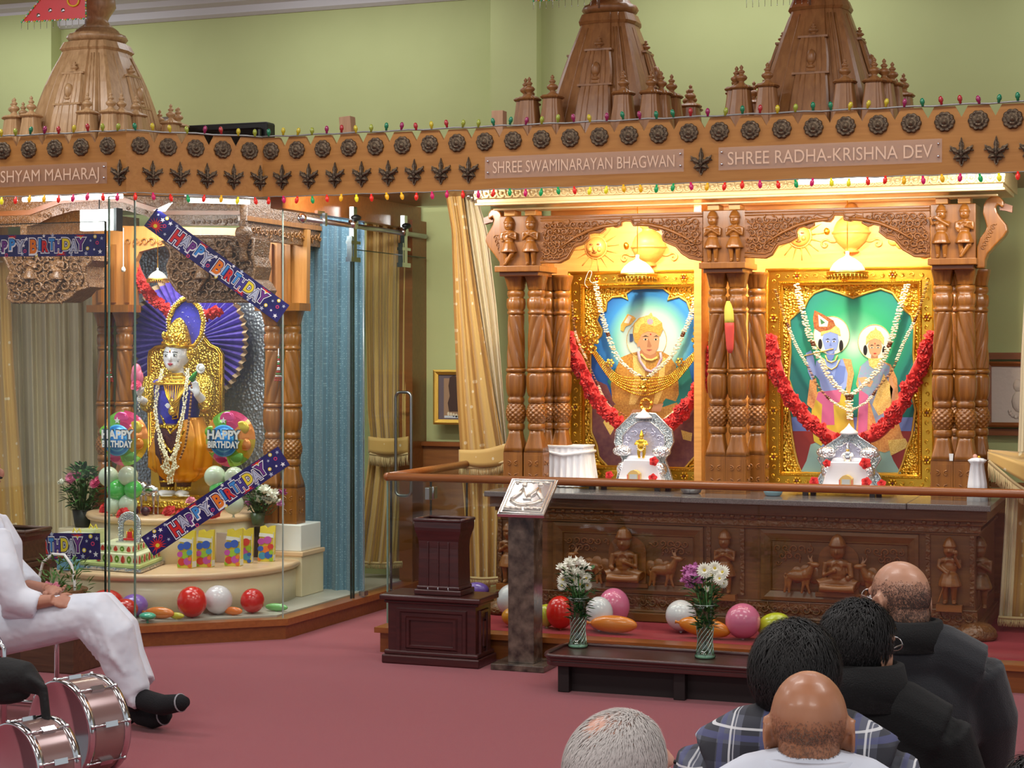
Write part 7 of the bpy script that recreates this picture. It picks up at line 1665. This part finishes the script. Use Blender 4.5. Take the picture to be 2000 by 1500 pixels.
def vase(px,py,label,flowers,seed,h=.275):
    c=at(px,py,Z=.19); b=V((c.x,c.y,.187)); t=thing('glass_vase',label,'vase',tuple(b),group='glass vases with chrysanthemums')
    pr=[(.052,0),(.054,.01),(.046,.03),(.036,.06),(.034,.10),(.036,.15),(.040,.20),(.048,.25),(.056,.275)]; pr=[(r,z*h/.275) for r,z in pr]
    m=MB(); m.lathe(pr,VG,32,Matrix.Translation(b)); fin('glass_body',m,t)
    m=MB()
    for k in range(12):
        P=[]; 
        for i in range(14):
            z=.02+.14*i/13; r=.036+.014*abs(z-.09)/.09*.6+.002; a=2*PI*k/12+2.6*i/13; P.append(b+V((r*math.cos(a),r*math.sin(a),z)))
        m.tube(P,.0022,VGW,5)
    m.tube([b+V((.056*math.cos(a),.056*math.sin(a),h)) for a in [k*PI/12 for k in range(24)]],.003,VGW,6,closed=True); m.lathe([(.0,.0),(.05,0),(.052,.012),(.0,.016)],VGW,24,Matrix.Translation(b)); fin('twisted_ribs',m,t)
    rnd=random.Random(seed); m=MB()
    for k in range(16): 
        a=rnd.uniform(0,6.28); m.tube([b+V((.02*math.cos(a),.02*math.sin(a),.02)),b+V((-.02*math.cos(a),.02*math.sin(a),h*.6)),b+V((.05*math.cos(a+2),.04*math.sin(a+2),h+.10))],.0028,LF,4)
    for k in range(200):
        a=rnd.uniform(0,6.28); z=rnd.uniform(h*.55,h+.15); r=.03+.06*max(0,(z-h*.7)/.15)*rnd.random(); leafm(m,b+V((r*math.cos(a),r*math.sin(a),z)),V((math.cos(a),math.sin(a),rnd.uniform(-.2,1))),rnd.uniform(.03,.06),.011,LF if k%2 else LFD)
    fin('stems_and_leaves',m,t)
    for (kd,fx,fy,r,mt) in flowers:
        r*=1.22; c_=at(fx,fy,Y=b.y-rnd.uniform(-.04,.05)); m=MB(); ax=V((rnd.uniform(-.4,.4),-1,rnd.uniform(.2,1)))
        if kd=='d': daisy(m,c_,r,mt,mat('daisy_centre',(206,186,70),.6),ax,18,3)
        else: mum(m,c_,r,mt,rnd)
        m.tube([c_,c_.lerp(b+V((0,0,h)),.5)+V((0,.01,0)),b+V((0,0,h*.8))],.0025,LF,4); fin('flower_head',m,t)
vase(1129,1262,'ribbed glass vase of white chrysanthemums on the low table, left one',[('m',1098,1110,.032,WHF),('m',1113,1100,.034,WHF),('m',1130,1098,.033,WHF),('m',1143,1108,.030,WHF),('m',1122,1116,.034,WHF),('m',1105,1124,.030,WHF),('m',1138,1122,.028,WHF),('d',1100,1133,.030,WHF),('d',1120,1134,.028,WHF),('d',1146,1130,.030,WHF),('d',1134,1142,.030,WHF),('d',1098,1144,.024,WHF),('d',1130,1148,.026,WHF),('d',1148,1144,.024,WHF)],3,.26)
vase(1377,1283,'ribbed glass vase of pink and white chrysanthemums on the low table, right one',[('d',1376,1114,.036,WHF),('d',1396,1110,.034,WHF),('d',1412,1118,.034,WHF),('d',1390,1124,.036,WHF),('d',1406,1130,.030,WHF),('d',1372,1124,.028,WHF),('d',1414,1140,.024,WHF),('m',1342,1116,.030,LIL),('m',1356,1110,.032,LIL),('m',1350,1126,.034,LIL),('m',1340,1134,.028,LIL),('m',1364,1134,.030,LIL),('m',1348,1144,.026,LIL),('d',1380,1150,.018,WHF)],5,.27)
# ================================================================ BALLOONS ON THE RED PLATFORM
gm='balloons on the red carpet before the altar'; PK=(226,120,160); OR=(226,130,40); LM=(190,196,40)
for px,py,r,c_,l,Y,rx,rz,ti in ((1000,1172,.09,PW,'white balloon between the chest and the marble pillar',9.85,1,1.05,0),(1003,1232,.06,(226,150,40),'orange balloon low between the chest and the marble pillar',9.72,1.2,.9,0),(1068,1222,.055,LM,'yellow green balloon just right of the marble pillar',9.76,1.0,1.2,0),(1062,1196,.045,(226,140,90),'pale orange balloon behind the marble pillar',9.9,1.2,1,0),
    (1094,1209,.086,(216,34,26),'round red balloon behind the left vase',9.72,.95,1.1,0),(1170,1207,.088,PW,'white balloon right of the left vase',9.76,.92,1.08,0),(1199,1184,.098,PK,'pink balloon half behind the white one',9.98,.95,1.08,0),(1199,1231,.05,OR,'long orange balloon lying flat near the left vase',9.68,2.75,1,0),
    (1330,1202,.088,PW,'white balloon left of the right vase',9.86,1,1,.0),(1376,1225,.055,OR,'long orange balloon lying behind the right vase',9.70,2.7,1,.13),(1451,1215,.098,PK,'big pink balloon right of the right vase',9.74,1,1,0),(1512,1222,.075,LM,'lime balloon beside the dark haired head',9.80,1.3,.95,-.3),(932,1152,.06,(120,90,180),'purple balloon behind the low chest',10.3,1.3,.8,0),(1848,1240,.05,(226,130,40),'small orange balloon at the right foot of the altar',9.95,1.1,.8,0)):
    balloon(px,py,r,c_,l,gm,Y=Y,rx=rx,rz=rz,tilt=ti,zmin=PZ+.004)
# ================================================================ PEOPLE
def shirtmat():
    m,N,L,b=nt('plaid_shirt'); tc=N.new('ShaderNodeTexCoord'); sp=N.new('ShaderNodeSeparateXYZ'); L.new(tc.outputs['Object'],sp.inputs[0])
    def mth(op,a,b_=None):
        q=N.new('ShaderNodeMath'); q.operation=op
        for i,v in enumerate((a,b_)):
            if v is None: continue
            if isinstance(v,(int,float)): q.inputs[i].default_value=v
            else: L.new(v,q.inputs[i])
        return q.outputs[0]
    def stripe(ax,off,w): 
        f_=mth('FRACT',mth('ADD',mth('MULTIPLY',sp.outputs[ax],10.5),off+10)); return mth('LESS_THAN',f_,w)
    def mix(fac,a,c,k=1.0):
        q=N.new('ShaderNodeMixRGB'); L.new(mth('MULTIPLY',fac,k),q.inputs[0])
        if isinstance(a,tuple): q.inputs[1].default_value=lin(a)
        else: L.new(a,q.inputs[1])
        q.inputs[2].default_value=lin(c); return q.outputs[0]
    c=mix(stripe('X',0,.42),(96,100,116),(36,36,42),.75); c=mix(stripe('Z',.1,.40),c,(32,32,38),.6); c=mix(stripe('X',.55,.13),c,(84,88,132),.7); c=mix(stripe('Z',.62,.13),c,(84,88,132),.7)
    c=mix(stripe('X',.28,.05),c,(226,228,232),.85); c=mix(stripe('X',.18,.03),c,(210,212,220),.7); c=mix(stripe('Z',.38,.05),c,(226,228,232),.85); L.new(c,b.inputs['Base Color']); b.inputs['Roughness'].default_value=.8; return m
def head_local(m,M,sk,jaw=1.0):
    T=lambda a,b,c:M@V((a,b,c)); R3=M.to_3x3().to_4x4()
    m.ball(T(0,-.006,.022),(.076,.098,.090),sk,20,R3); m.ball(T(0,.020,-.020),(.070,.075,.075),sk,16,R3); m.ball(T(0,.040,-.060),(.055*jaw,.052,.050),sk,14,R3); m.ball(T(0,-.046,-.040),(.062,.052,.062),sk,14,R3)
    m.ball(T(0,.100,-.018),(.014,.022,.026),sk,10,R3); m.ball(T(0,.082,.020),(.055,.02,.018),sk,10,R3); m.ball(T(0,.088,-.058),(.024,.012,.014),sk,10,R3)
    m.tube([T(0,-.012,-.05),T(0,-.028,-.12),T(0,-.04,-.19)],[.058,.056,.066],sk,16)
    for s in (-1,1):
        m.ball(T(s*.079,-.004,-.018),(.011,.021,.034),sk,10,R3@Matrix.Rotation(s*-.35,4,'Z')); m.tube([T(s*.086,-.010+.024*math.cos(q),-.016+.034*math.sin(q)) for q in [math.radians(-70+25*k) for k in range(13)]],.006,sk,6)
def strands(m,M,mt,n,mask,L,w,lift=.4,rad=(.079,.101,.093),cen=(0,-.006,.022),seed=1,down=1,swirl=.3):
    rnd=random.Random(seed); R3=M.to_3x3(); c=V(cen); k=0
    while k<n:
        d=V((rnd.gauss(0,1),rnd.gauss(0,1),rnd.gauss(0,1))).normalized(); k+=1
        if rnd.random()>mask(d): continue
        p=V((d.x*rad[0],d.y*rad[1],d.z*rad[2]))+c; nrm=V((d.x/rad[0],d.y/rad[1],d.z/rad[2])).normalized()
        g=V((rnd.uniform(-swirl,swirl),-.25-.3*abs(d.y),-1*down)); tg=g-nrm*g.dot(nrm); 
        if tg.length<.05: tg=V((rnd.uniform(-1,1),-1,0))
        tg.normalize(); sd=tg.cross(nrm)*w; l=L*rnd.uniform(.6,1.3)
        a=p-nrm*.002; b_=p+tg*l*.5+nrm*l*lift*.6; e=p+tg*l+nrm*l*lift*.35
        m.add([M@q for q in (a-sd,a+sd,b_+sd*.8,b_-sd*.8,e)],[(0,1,2,3),(3,2,4)],mt)
def eyes_face(t,M,brow):
    m=MB(); R3=M.to_3x3().to_4x4()
    for s in (-1,1):
        m.ball(M@V((s*.030,.083,.002)),(.014,.009,.008),WHT,10,R3); m.ball(M@V((s*.030,.091,.002)),(.006,.003,.006),BK,8,R3); m.tube([M@V((s*.030+q,.094-abs(q)*.4,.020)) for q in (-.02,-.01,0,.01,.02)],.003,brow,5)
    fin('eyes',m,t); m=MB(); m.ball(M@V((0,.097,-.056)),(.022,.006,.006),mat('lips',(150,84,76),.5),10,R3); fin('mouth',m,t)
def hand(m,w,dirf,side,sk,L=.085):
    """palm at w pointing along dirf; five bent fingers"""
    d=V(dirf).normalized(); s=V(side).normalized(); n_=d.cross(s).normalized(); R3=Matrix((s,d,n_)).transposed().to_4x4()
    m.ball(w+d*.045,(.042,.050,.018),sk,12,R3)
    for k in range(4):
        l=L*(.82,.98,1.0,.86)[k]; o=w+d*.075+s*(-.030+.020*k); m.tube([o-d*.02,o+d*l*.40+s*(-.003+.002*k),o+d*l*.75-n_*.012+s*(-.005+.0033*k),o+d*l-n_*.028+s*(-.005+.0033*k)],[.0088,.0082,.0075,.006],sk,8)
    o=w+d*.02+s*.036; m.tube([o,o+s*.022+d*.02-n_*.006,o+s*.026+d*.048-n_*.014],[.012,.0105,.0085],sk,8)
def seated(px,py,d,yaw,label,skin,top,legs,hairf,roll=0,collar=None,topname='jacket',wide=1.0,up=.06,lean=0,body_yaw=None,glasses=False,pitch=0):
    H=at(px,py,d=d); yb=body_yaw if body_yaw is not None else yaw; hz=H.z; t=thing('person',label,'person',(H.x,H.y,0))
    B=Matrix.Translation(H)@Matrix.Rotation(math.radians(yb),4,'Z'); M=Matrix.Translation(H)@Matrix.Rotation(math.radians(yaw),4,'Z')@Matrix.Rotation(math.radians(roll),4,'Y')@Matrix.Rotation(math.radians(pitch),4,'X')
    P=lambda a,b,c:B@V((a*wide,b,c+up)); R3=B.to_3x3().to_4x4(); fz=.06-up-hz
    def torso(m,mt,e,arms=True):
        m.ball(P(0,-.03,-.40),(.185*wide+e,.115+e,.21+e),mt,18,R3); m.ball(P(0,-.01,-.60),(.17*wide+e,.13+e,.19+e),mt,16,R3); m.ball(P(0,-.045,-.235),(.135*wide+e,.085+e,.09+e),mt,16,R3)
        m.tube([P(-.175,-.035,-.285),P(-.09,-.04,-.235),P(0,-.045,-.205),P(.09,-.04,-.235),P(.175,-.035,-.285)],[.075+e,.078+e,.07+e,.078+e,.075+e],mt,12); m.ball(P(0,-.02,-.36),(.205*wide+e,.10+e,.12+e),mt,16,R3)
        if arms:
            for s in (-1,1): m.tube([P(s*.175,-.03,-.275),P(s*.222,.0,-.42),P(s*.236,.06,-.54),P(s*.15,.24,-.60),P(s*.09,.30,-.62)],[.070+e,.062+e,.050+e,.038+e,.032+e*.8],mt,12)
    def leg(m,mt,e):
        for s in (-1,1): m.tube([P(s*.09,-.0,-.70),P(s*.14,.18,-.69),P(s*.16,.33,-.66),P(s*.155,.33,(-.66+fz)/2),P(s*.15,.28,fz)],[.10+e,.088+e,.068+e,.055+e,.042+e],mt,12)
        m.ball(P(0,-.02,-.70),(.17+e,.14+e,.10+e),mt,14,R3)
    m=MB(); head_local(m,M,skin); torso(m,skin,-.028); leg(m,skin,-.03)
    m.tube([M@V((0,-.03,-.12)),P(0,-.045,-.22)],[.057,.062],skin,14)
    for s in (-1,1): hand(m,P(s*.09,.30,-.62),B.to_3x3()@V((-s*.4,.8,-.2)),B.to_3x3()@V((-s*.8,-.4,0)),skin); m.ball(P(s*.15,.35,fz-.025),(.045,.11,.035),skin,10,R3)
    fin('body',m,t,remesh=.0065,smoothit=3); eyes_face(t,M,BK)
    m=MB(); torso(m,top,.016); c_=fin(topname,m,t,remesh=.011,smoothit=2)
    if collar:
        m=MB(); cm,hh,rr=collar
        ring=[]
        for k in range(25):
            a=math.radians(-250+320*k/24); ring.append((math.cos(a),math.sin(a)))
        vs=[]
        for cs,sn in ring: vs+= [P(rr*1.12*cs,-.045+rr*sn,-.205),P(rr*1.0*cs,-.038+rr*.95*sn,-.205+hh),P(rr*1.12*cs,-.040+rr*1.08*sn,-.205+hh*.96),P(rr*1.35*cs,-.045+rr*1.2*sn,-.215)]
        m.add(vs,[(4*i+j,4*i+4+j,4*i+5+j,4*i+1+j) for i in range(24) for j in range(3)],cm,True); fin('collar',m,t,solid=.004)
    m=MB(); leg(m,legs,.014); fin('trousers',m,t,remesh=.012,smoothit=1)
    for s in (-1,1): m=MB(); m.ball(P(s*.15,.35,fz-.022),(.052,.125,.040),BLK,12,R3); fin('shoe',m,t)
    hairf(t,M)
    if glasses:
        m=MB()
        for s in (-1,1): m.tube([M@V((s*.062,.098,.006)),M@V((s*.080,.04,.008)),M@V((s*.084,-.015,.0))],.0018,STEEL,6); m.tube([M@V((s*(.034+.024*math.cos(q)),.102,.004+.018*math.sin(q))) for q in [k*PI/8 for k in range(16)]],.0015,STEEL,5,closed=True)
        fin('glasses',m,t)
    # stool
    s_=thing('stool','low dark stool carrying the '+' '.join(label.split(',')[0].split()[:11]),'stool',tuple(P(0,-.02,0)-V((0,0,hz)))); z=hz-.80
    m=MB(); m.lathe([(0,z-.04),(.16,z-.04),(.165,z-.01),(.15,z),(0,z)],W_M,28,Matrix.Translation((P(0,-.02,0).x,P(0,-.02,0).y,0))); fin('seat',m,s_)
    for k in range(4): m=MB(); q=P(.12*math.cos(PI/4+k*PI/2),-.02+.12*math.sin(PI/4+k*PI/2),0); m.tube([(q.x,q.y,0),(q.x,q.y,z-.03)],.016,W_M,8); fin('leg',m,s_)
    return t
HBK=mat('black_hair',(17,14,14),.62); HDK=mat('dark_stubble',(86,70,64),.8); HGR=mat('grey_stubble',(122,96,82),.8); HWH=mat('white_hair',(206,200,196),.6); HG2=mat('silver_hair',(160,154,152),.6)
def hair_black(n=7000,L=.045,seed=1,low=-.75,fluff=1.0):
    def f_(t,M):
        m=MB(); rnd=V((seed*3.1,0,0)); R3=M.to_3x3()
        def fn(p):
            d=p.normalized(); k=1+.05*noise.noise(d*3+rnd)+.03*noise.noise(d*9+rnd); 
            if p.y>.03 and p.z<.03: k*=.80
            if p.z<-.05: k*=.93
            return p*k*fluff
        m.ball(M@V((0,-.016,.022)),(.086,.106,.101),HBK,40,M.to_3x3().to_4x4(),fn)
        m.ball(M@V((0,-.045,-.045)),(.068,.058,.058),HBK,24,M.to_3x3().to_4x4())
        strands(m,M,HBK,int(n*1.8),lambda d:1 if (d.z>low and not(d.y>.35 and d.z<.35)) else 0,L,.0013,.34,(.087*fluff,.107*fluff,.101*fluff),(0,-.016,.022),seed,swirl=.9)
        fin('hair',m,t)
    return f_
def hair_stubble(mt,n,band,seed=1,L=.010,mt2=None,w=.0011):
    def f_(t,M):
        m=MB(); strands(m,M,mt,n,band,L,w,.12,(.0765,.0985,.0905),(0,-.006,.022),seed)
        strands(m,M,mt2 or mt,n//3,lambda d:1 if (d.y<.2 and d.z>-.8) else 0,L,w,.12,(.0625,.0535,.064),(0,-.046,-.040),seed+3); fin('hair',m,t)
    return f_
SKB=mat('skin_brown',(168,112,80),.42,c2=(180,124,92),cscale=12,coat=.15); SKM=mat('skin_mid',(178,130,104),.45,c2=(190,140,114),cscale=12,coat=.1); SKP=mat('skin_pink',(206,166,146),.5,c2=(212,158,138),cscale=14,coat=.1)
JK=mat('charcoal_wool',(30,32,38),.85,bump=.3,bscale=300,sheen=.2); BKJ=mat('black_wool',(14,14,16),.9,bump=.3,bscale=260); WSH=mat('white_shirt',(206,212,226),.7); TRW=mat('cream_trousers',(198,192,176),.8); TRD=mat('dark_trousers',(34,34,40),.8)
seated(1757,1172,5.12,45,'balding person in a charcoal jacket, farthest right among the seated backs',SKM,JK,TRW,hair_stubble(HDK,24000,lambda d:max(0,min(1,(.5-d.z)*1.6)) if d.y<.55 else .1,3,.0034,None,.0007),collar=(BKJ,.07,.085),wide=1.16,up=.085,body_yaw=16,glasses=True)
seated(1681,1266,4.62,-26,'black haired person in a black coat with raised collar',SKM,BKJ,TRD,hair_black(7000,.035,2),collar=(BKJ,.10,.088),wide=1.12,up=.075,body_yaw=4,glasses=True)
seated(1556,1326,4.02,-4,'black haired person in a grey plaid shirt',SKM,shirtmat(),TRD,hair_black(12000,.040,5,-.9,1.06),topname='plaid_shirt',up=.09,wide=1.04,body_yaw=11,collar=None)
seated(1580,1420,3.55,11,'bald brown-skinned person in a white collared shirt, nearest in the middle',SKB,WSH,TRD,hair_stubble(HGR,17000,lambda d:max(0,min(1,(.12-d.z)*3)) if d.y<.3 else 0,7,.0026,HGR,.0006),collar=(WSH,.055,.080),up=.10,topname='shirt')
seated(1205,1512,3.02,-28,'white haired balding person with head tilted right at the bottom edge',SKP,mat('grey_pullover',(120,116,120),.85),TRD,hair_stubble(HWH,24000,lambda d:min(1,max(.04,((d-V((-.15,-.40,.90))).length-.15)*2.2)) if d.y<.62 else .0,9,.018,HG2,.0010),roll=14,body_yaw=4,pitch=6,topname='pullover')
seated(2040,1600,3.30,10,'black haired person barely showing at the lower right corner',SKM,BKJ,TRD,hair_black(3000,.035,8),wide=1)
# ---- seated man in white at the left
YM=7.15; Q=lambda px,py,o=0:at(px,py,Y=YM-o)
WK=mat('white_cotton',(214,220,232),.75,c2=(222,226,236),cscale=10,bump=.5,bscale=9,dist=.03,sheen=.2); SKA=mat('skin_tan',(172,118,96),.5,c2=(182,128,104),cscale=14); SOCK=mat('black_sock',(18,18,22),.95,bump=.4,bscale=200)
t=thing('person','seated person in loose white tunic and trousers with black socks at the left edge','person',tuple(Q(20,1435)*V((1,1,0)) if False else (Q(60,1300).x,YM,0)))
hd=Q(-42,918); M=Matrix.Translation(hd)@Matrix.Rotation(math.radians(-62),4,'Z')
kn=[Q(196,1198,.10),Q(206,1196,-.14)]; an=[Q(262,1352,.05),Q(272,1340,-.04)]; hp=[Q(-40,1236,.12),Q(-40,1232,-.14)]
def man(m,mt,e,part):
    if part in ('all','top'):
        m.tube([Q(-30,1230),Q(-28,1150),Q(-24,1060),Q(-30,1010)],[.17+e,.165+e,.15+e,.09+e],mt,18); m.tube([Q(-26,1040,.19),Q(-30,1022),Q(-24,1040,-.19)],[.075+e,.07+e,.075+e],mt,12)
        m.tube([Q(-14,1048,.20),Q(8,1120,.26),Q(30,1170,.24),Q(75,1184,.20)],[.072+e,.066+e,.062+e,.052+e],mt,14); m.tube([Q(-14,1048,-.20),Q(20,1110,-.24),Q(60,1146,-.16)],[.07+e,.062+e,.052+e],mt,14)
    if part in ('all','legs'):
        for h_,k_,a_ in zip(hp,kn,an): m.tube([h_,h_.lerp(k_,.5)+V((0,0,.005)),k_,k_.lerp(a_,.25)+V((.025,0,0)),k_.lerp(a_,.6),a_],[.115+e,.105+e,.085+e,.088+e,.075+e*1.2,.058+e*1.6],mt,16)
m=MB(); head_local(m,M,SKA); m.tube([M@V((0,-.03,-.12)),Q(-30,1015)],[.058,.065],SKA,14); man(m,SKA,-.03,'all')
w1=Q(104,1172,.20); m.tube([Q(60,1178,.21),w1],[.036,.027],SKA,12); hand(m,w1,Q(160,1182,.13)-w1,V((-.1,.8,.5)),SKA)
w2=Q(92,1150,-.08); m.tube([Q(50,1145,-.14),w2],[.034,.026],SKA,12); hand(m,w2,Q(140,1166,.02)-w2,V((0,-.9,-.3)),SKA)
ft=[(Q(275,1366,.05),Q(318,1378,.08),Q(356,1372,.10)),(Q(262,1392,-.04),Q(300,1404,-.02),Q(322,1398,0))]
for F_ in ft: m.tube(F_,[.035,.036,.022],SKA,10)
fin('body',m,t,remesh=.0042,smoothit=2); eyes_face(t,M,HBK)
m=MB(); man(m,WK,.012,'top'); m.tube([Q(10,1180,.22),Q(60,1188,.18),Q(100,1196,.12)],[.07,.06,.03],WK,10); m.tube([Q(-30,1215),Q(40,1215,.02),Q(110,1200,.0)],[.16,.11,.05],WK,14); fin('tunic',m,t,remesh=.012,smoothit=2)
m=MB(); man(m,WK,.014,'legs')
for k in range(5): m.tube([Q(120+18*k,1180+6*k,.19),Q(150+18*k,1230+14*k,.17),Q(190+16*k,1290+10*k,.12)],[.008,.016,.006],WK,8)
m.tube([Q(225,1352,.06),Q(262,1366,.08),Q(284,1340,.02)],[.03,.05,.03],WK,10); fin('trousers',m,t,remesh=.011,smoothit=3)
ST_=mat('grey_sock_stripe',(150,150,156),.9)
for i,F_ in enumerate(ft):
    a_=an[i]; m=MB(); m.tube([a_+V((0,0,.02)),F_[0]+V((-.03,0,.01)),F_[0].lerp(F_[1],.4),F_[1],F_[2],F_[2]+(F_[2]-F_[1]).normalized()*.03],[.046,.052,.050,.048,.040,.020],SOCK,16); m.ball(F_[0]+V((-.035,0,-.02)),(.045,.04,.04),SOCK,12); so=fin('sock',m,t,smoothit=1)
    d_=(F_[2]-F_[1]).normalized(); m=MB(); m.tube([F_[2]-d_*.012,F_[2]-d_*.006],[.0428,.042],ST_,16); fin('toe_stripe',m,so)
m=MB(); strands(m,M,HBK,3500,lambda d:1 if not(d.y>.35 and d.z<.4) and d.z>-.6 else 0,.02,.002,.2,seed=4); m.ball(M@V((0,-.012,.03)),(.079,.099,.091),HBK,20,M.to_3x3().to_4x4()); fin('hair',m,t)
m=MB(); m.tube([M@V((-.028,.098,-.040)),M@V((0,.106,-.036)),M@V((.028,.098,-.040))],[.004,.008,.004],HBK,8); fin('moustache',m,t)
# chair
t=thing('chrome_chair','chrome tube chair with brown cushion under the seated person in white','chair',(Q(-20,1300).x,YM,0))
m=MB(); c=Q(-20,1300); sz=.43; m.box((c.x,YM,sz-.035),(.46,.5,.07),mat('brown_cushion',(96,66,38),.8)); fin('seat_cushion',m,t,bevel=.02)
m=MB(); m.box((c.x-.25,YM,.72),(.05,.46,.36),mat('brown_cushion',(96,66,38),.8)); fin('backrest',m,t,bevel=.02)
for s in (-1,1):
    y=YM-s*.27; X_=c.x; m=MB(); m.tube([(X_-.25,y,.9),(X_-.25,y,.02),(X_+.16,y,.02),(X_+.19,y,.04),(X_+.19,y,.50),(X_+.16,y,.53),(X_-.25,y,.54)],.0125,CHR,10); fin('chrome_side_frame',m,t)
m=MB(); q=Q(8,1270,.36); m.tube([(q.x-.16,q.y,.0),(q.x-.16,q.y,.40),(q.x-.12,q.y,.44),(q.x-.03,q.y,.44),(q.x,q.y,.40),(q.x,q.y,.0)],.013,CHR,10); one('chrome_stand',m,'upside-down U of chrome tube standing behind the drums','stand')
# basket & plant before the cake
t=thing('flower_basket','small basket with white arched handle, leaves and pink petals behind the seated man','basket',tuple(at(120,1175,Y=8.35)))
c=at(118,1172,Y=8.35); m=MB(); m.lathe([(.10,0),(.13,.02),(.15,.06),(.145,.065),(.12,.03),(0,.02)],mat('wicker',(120,86,50),.8,bump=.8,bscale=120),32,Matrix.Translation(c)); fin('bowl',m,t)
m=MB(); P_=[at(a,b,Y=8.35) for a,b in ((84,1170),(76,1130),(84,1098),(104,1082),(126,1084),(140,1104),(146,1140),(146,1168))]; m.tube(P_,.008,WHT,8); fin('handle',m,t)
rnd=random.Random(7); m=MB()
for k in range(170):
    a=rnd.uniform(0,6.28); z=rnd.uniform(.02,.22); r=.13*(1-z*2.2)*rnd.random()+.015; x=c.x+(.07 if k%2 else -.05)+r*math.cos(a); leafm(m,V((x,c.y+r*math.sin(a)*.5,c.z+z)),V((math.cos(a),math.sin(a),rnd.uniform(0,1.6))),rnd.uniform(.03,.075),.007,mat('fern_green',(86,130,60),.6))
fin('fern_leaves',m,t); m=MB()
for k in range(4): rose(m,c+V((-.09+.03*k,-.04,.07+.01*(k%2))),.025,mat('pale_pink_petal',(232,150,170),.5)); 
tag(fin('petals',m,t),kind=None)
m=MB(); m.box((c.x,c.y+.02,c.z/2-.002),(.34,.3,c.z-.004),WBX); one('side_stand',m,'small brown side stand carrying the flower basket','stand',bevel=.006)
# ================================================================ DRUMS
def drum(px,py,d,R,L,yaw,label,seed):
    c=at(px,py,d=d); c.z=R+.012; t=thing('drum',label,'drum',(c.x,c.y,0),group='marching drums with chrome rims'); A_=Matrix.Translation(c)@Matrix.Rotation(yaw,4,'Z')@Matrix.Rotation(PI/2,4,'X')
    SHL=mat('drum_shell',(150,120,116),.22,.35,coat=.6); SKN=mat('drum_skin',(232,204,182),.6,c2=(224,192,170),cscale=8)
    m=MB(); m.grid(lambda u,v:A_@V((R*math.cos(2*PI*u),R*math.sin(2*PI*u),-L*v)),48,2,SHL,cu=True); fin('shell',m,t)
    m=MB(); m.lathe([(R*.97,-.002),(R*.97,.006),(0,.007)],SKN,48,A_); m.lathe([(0,-L-.004),(R*.97,-L-.004),(R*.97,-L+.004)],SKN,48,A_); fin('drum_head',m,t)
    m=MB()
    for z in (.012,-L-.012):
        m.lathe([(R*.955,z-.012),(R*1.03,z-.014),(R*1.045,z),(R*1.03,z+.016),(R*.985,z+.018),(R*.955,z+.006)],CHR,48,A_)
    fin('chrome_rim',m,t)
    for k in range(8):
        a=2*PI*k/8+.2; m=MB(); x,y=R*1.04*math.cos(a),R*1.04*math.sin(a); m.tube([A_@V((x,y,.012)),A_@V((x,y,-L-.012))],.0045,CHR,8)
        for z in (.016,-L-.016): m.ball(A_@V((x,y,z)),.010,CHR,8)
        m.box((R*1.02*math.cos(a),R*1.02*math.sin(a),-L/2),(.022,.022,.06),CHR,rz=a,M=A_); fin('tension_rod',m,t)
    return t,A_
drum(126,1412,7.25,.198,.15,math.radians(-19),'larger chrome rimmed drum lying on its side in front of the seated person',1)
drum(34,1462,6.75,.165,.14,math.radians(-19),'smaller chrome rimmed drum at the bottom left corner',2)
BF=mat('black_nylon',(14,14,16),.8,bump=.2,bscale=80)
m=MB(); D=lambda px,py,o=0:at(px,py,d=7.0-o)
m.tube([D(-40,1335,-.2),D(10,1325,.05),D(50,1322,.08),D(78,1345,.10)],[.09,.085,.06,.03],BF,12)
m.tube([D(60,1330,.10),D(84,1345,.12),D(90,1400,.14),D(94,1460,.16),D(92,1540,.2)],[.045,.045,.042,.040,.036],BF,12,flat=.4); m.ball(D(0,1350,.02),(.14,.07,.05),BF,14)
one('black_strap_bag',m,'black nylon strap and pouch slung over the two drums','strap bag',remesh=.01,smoothit=2)
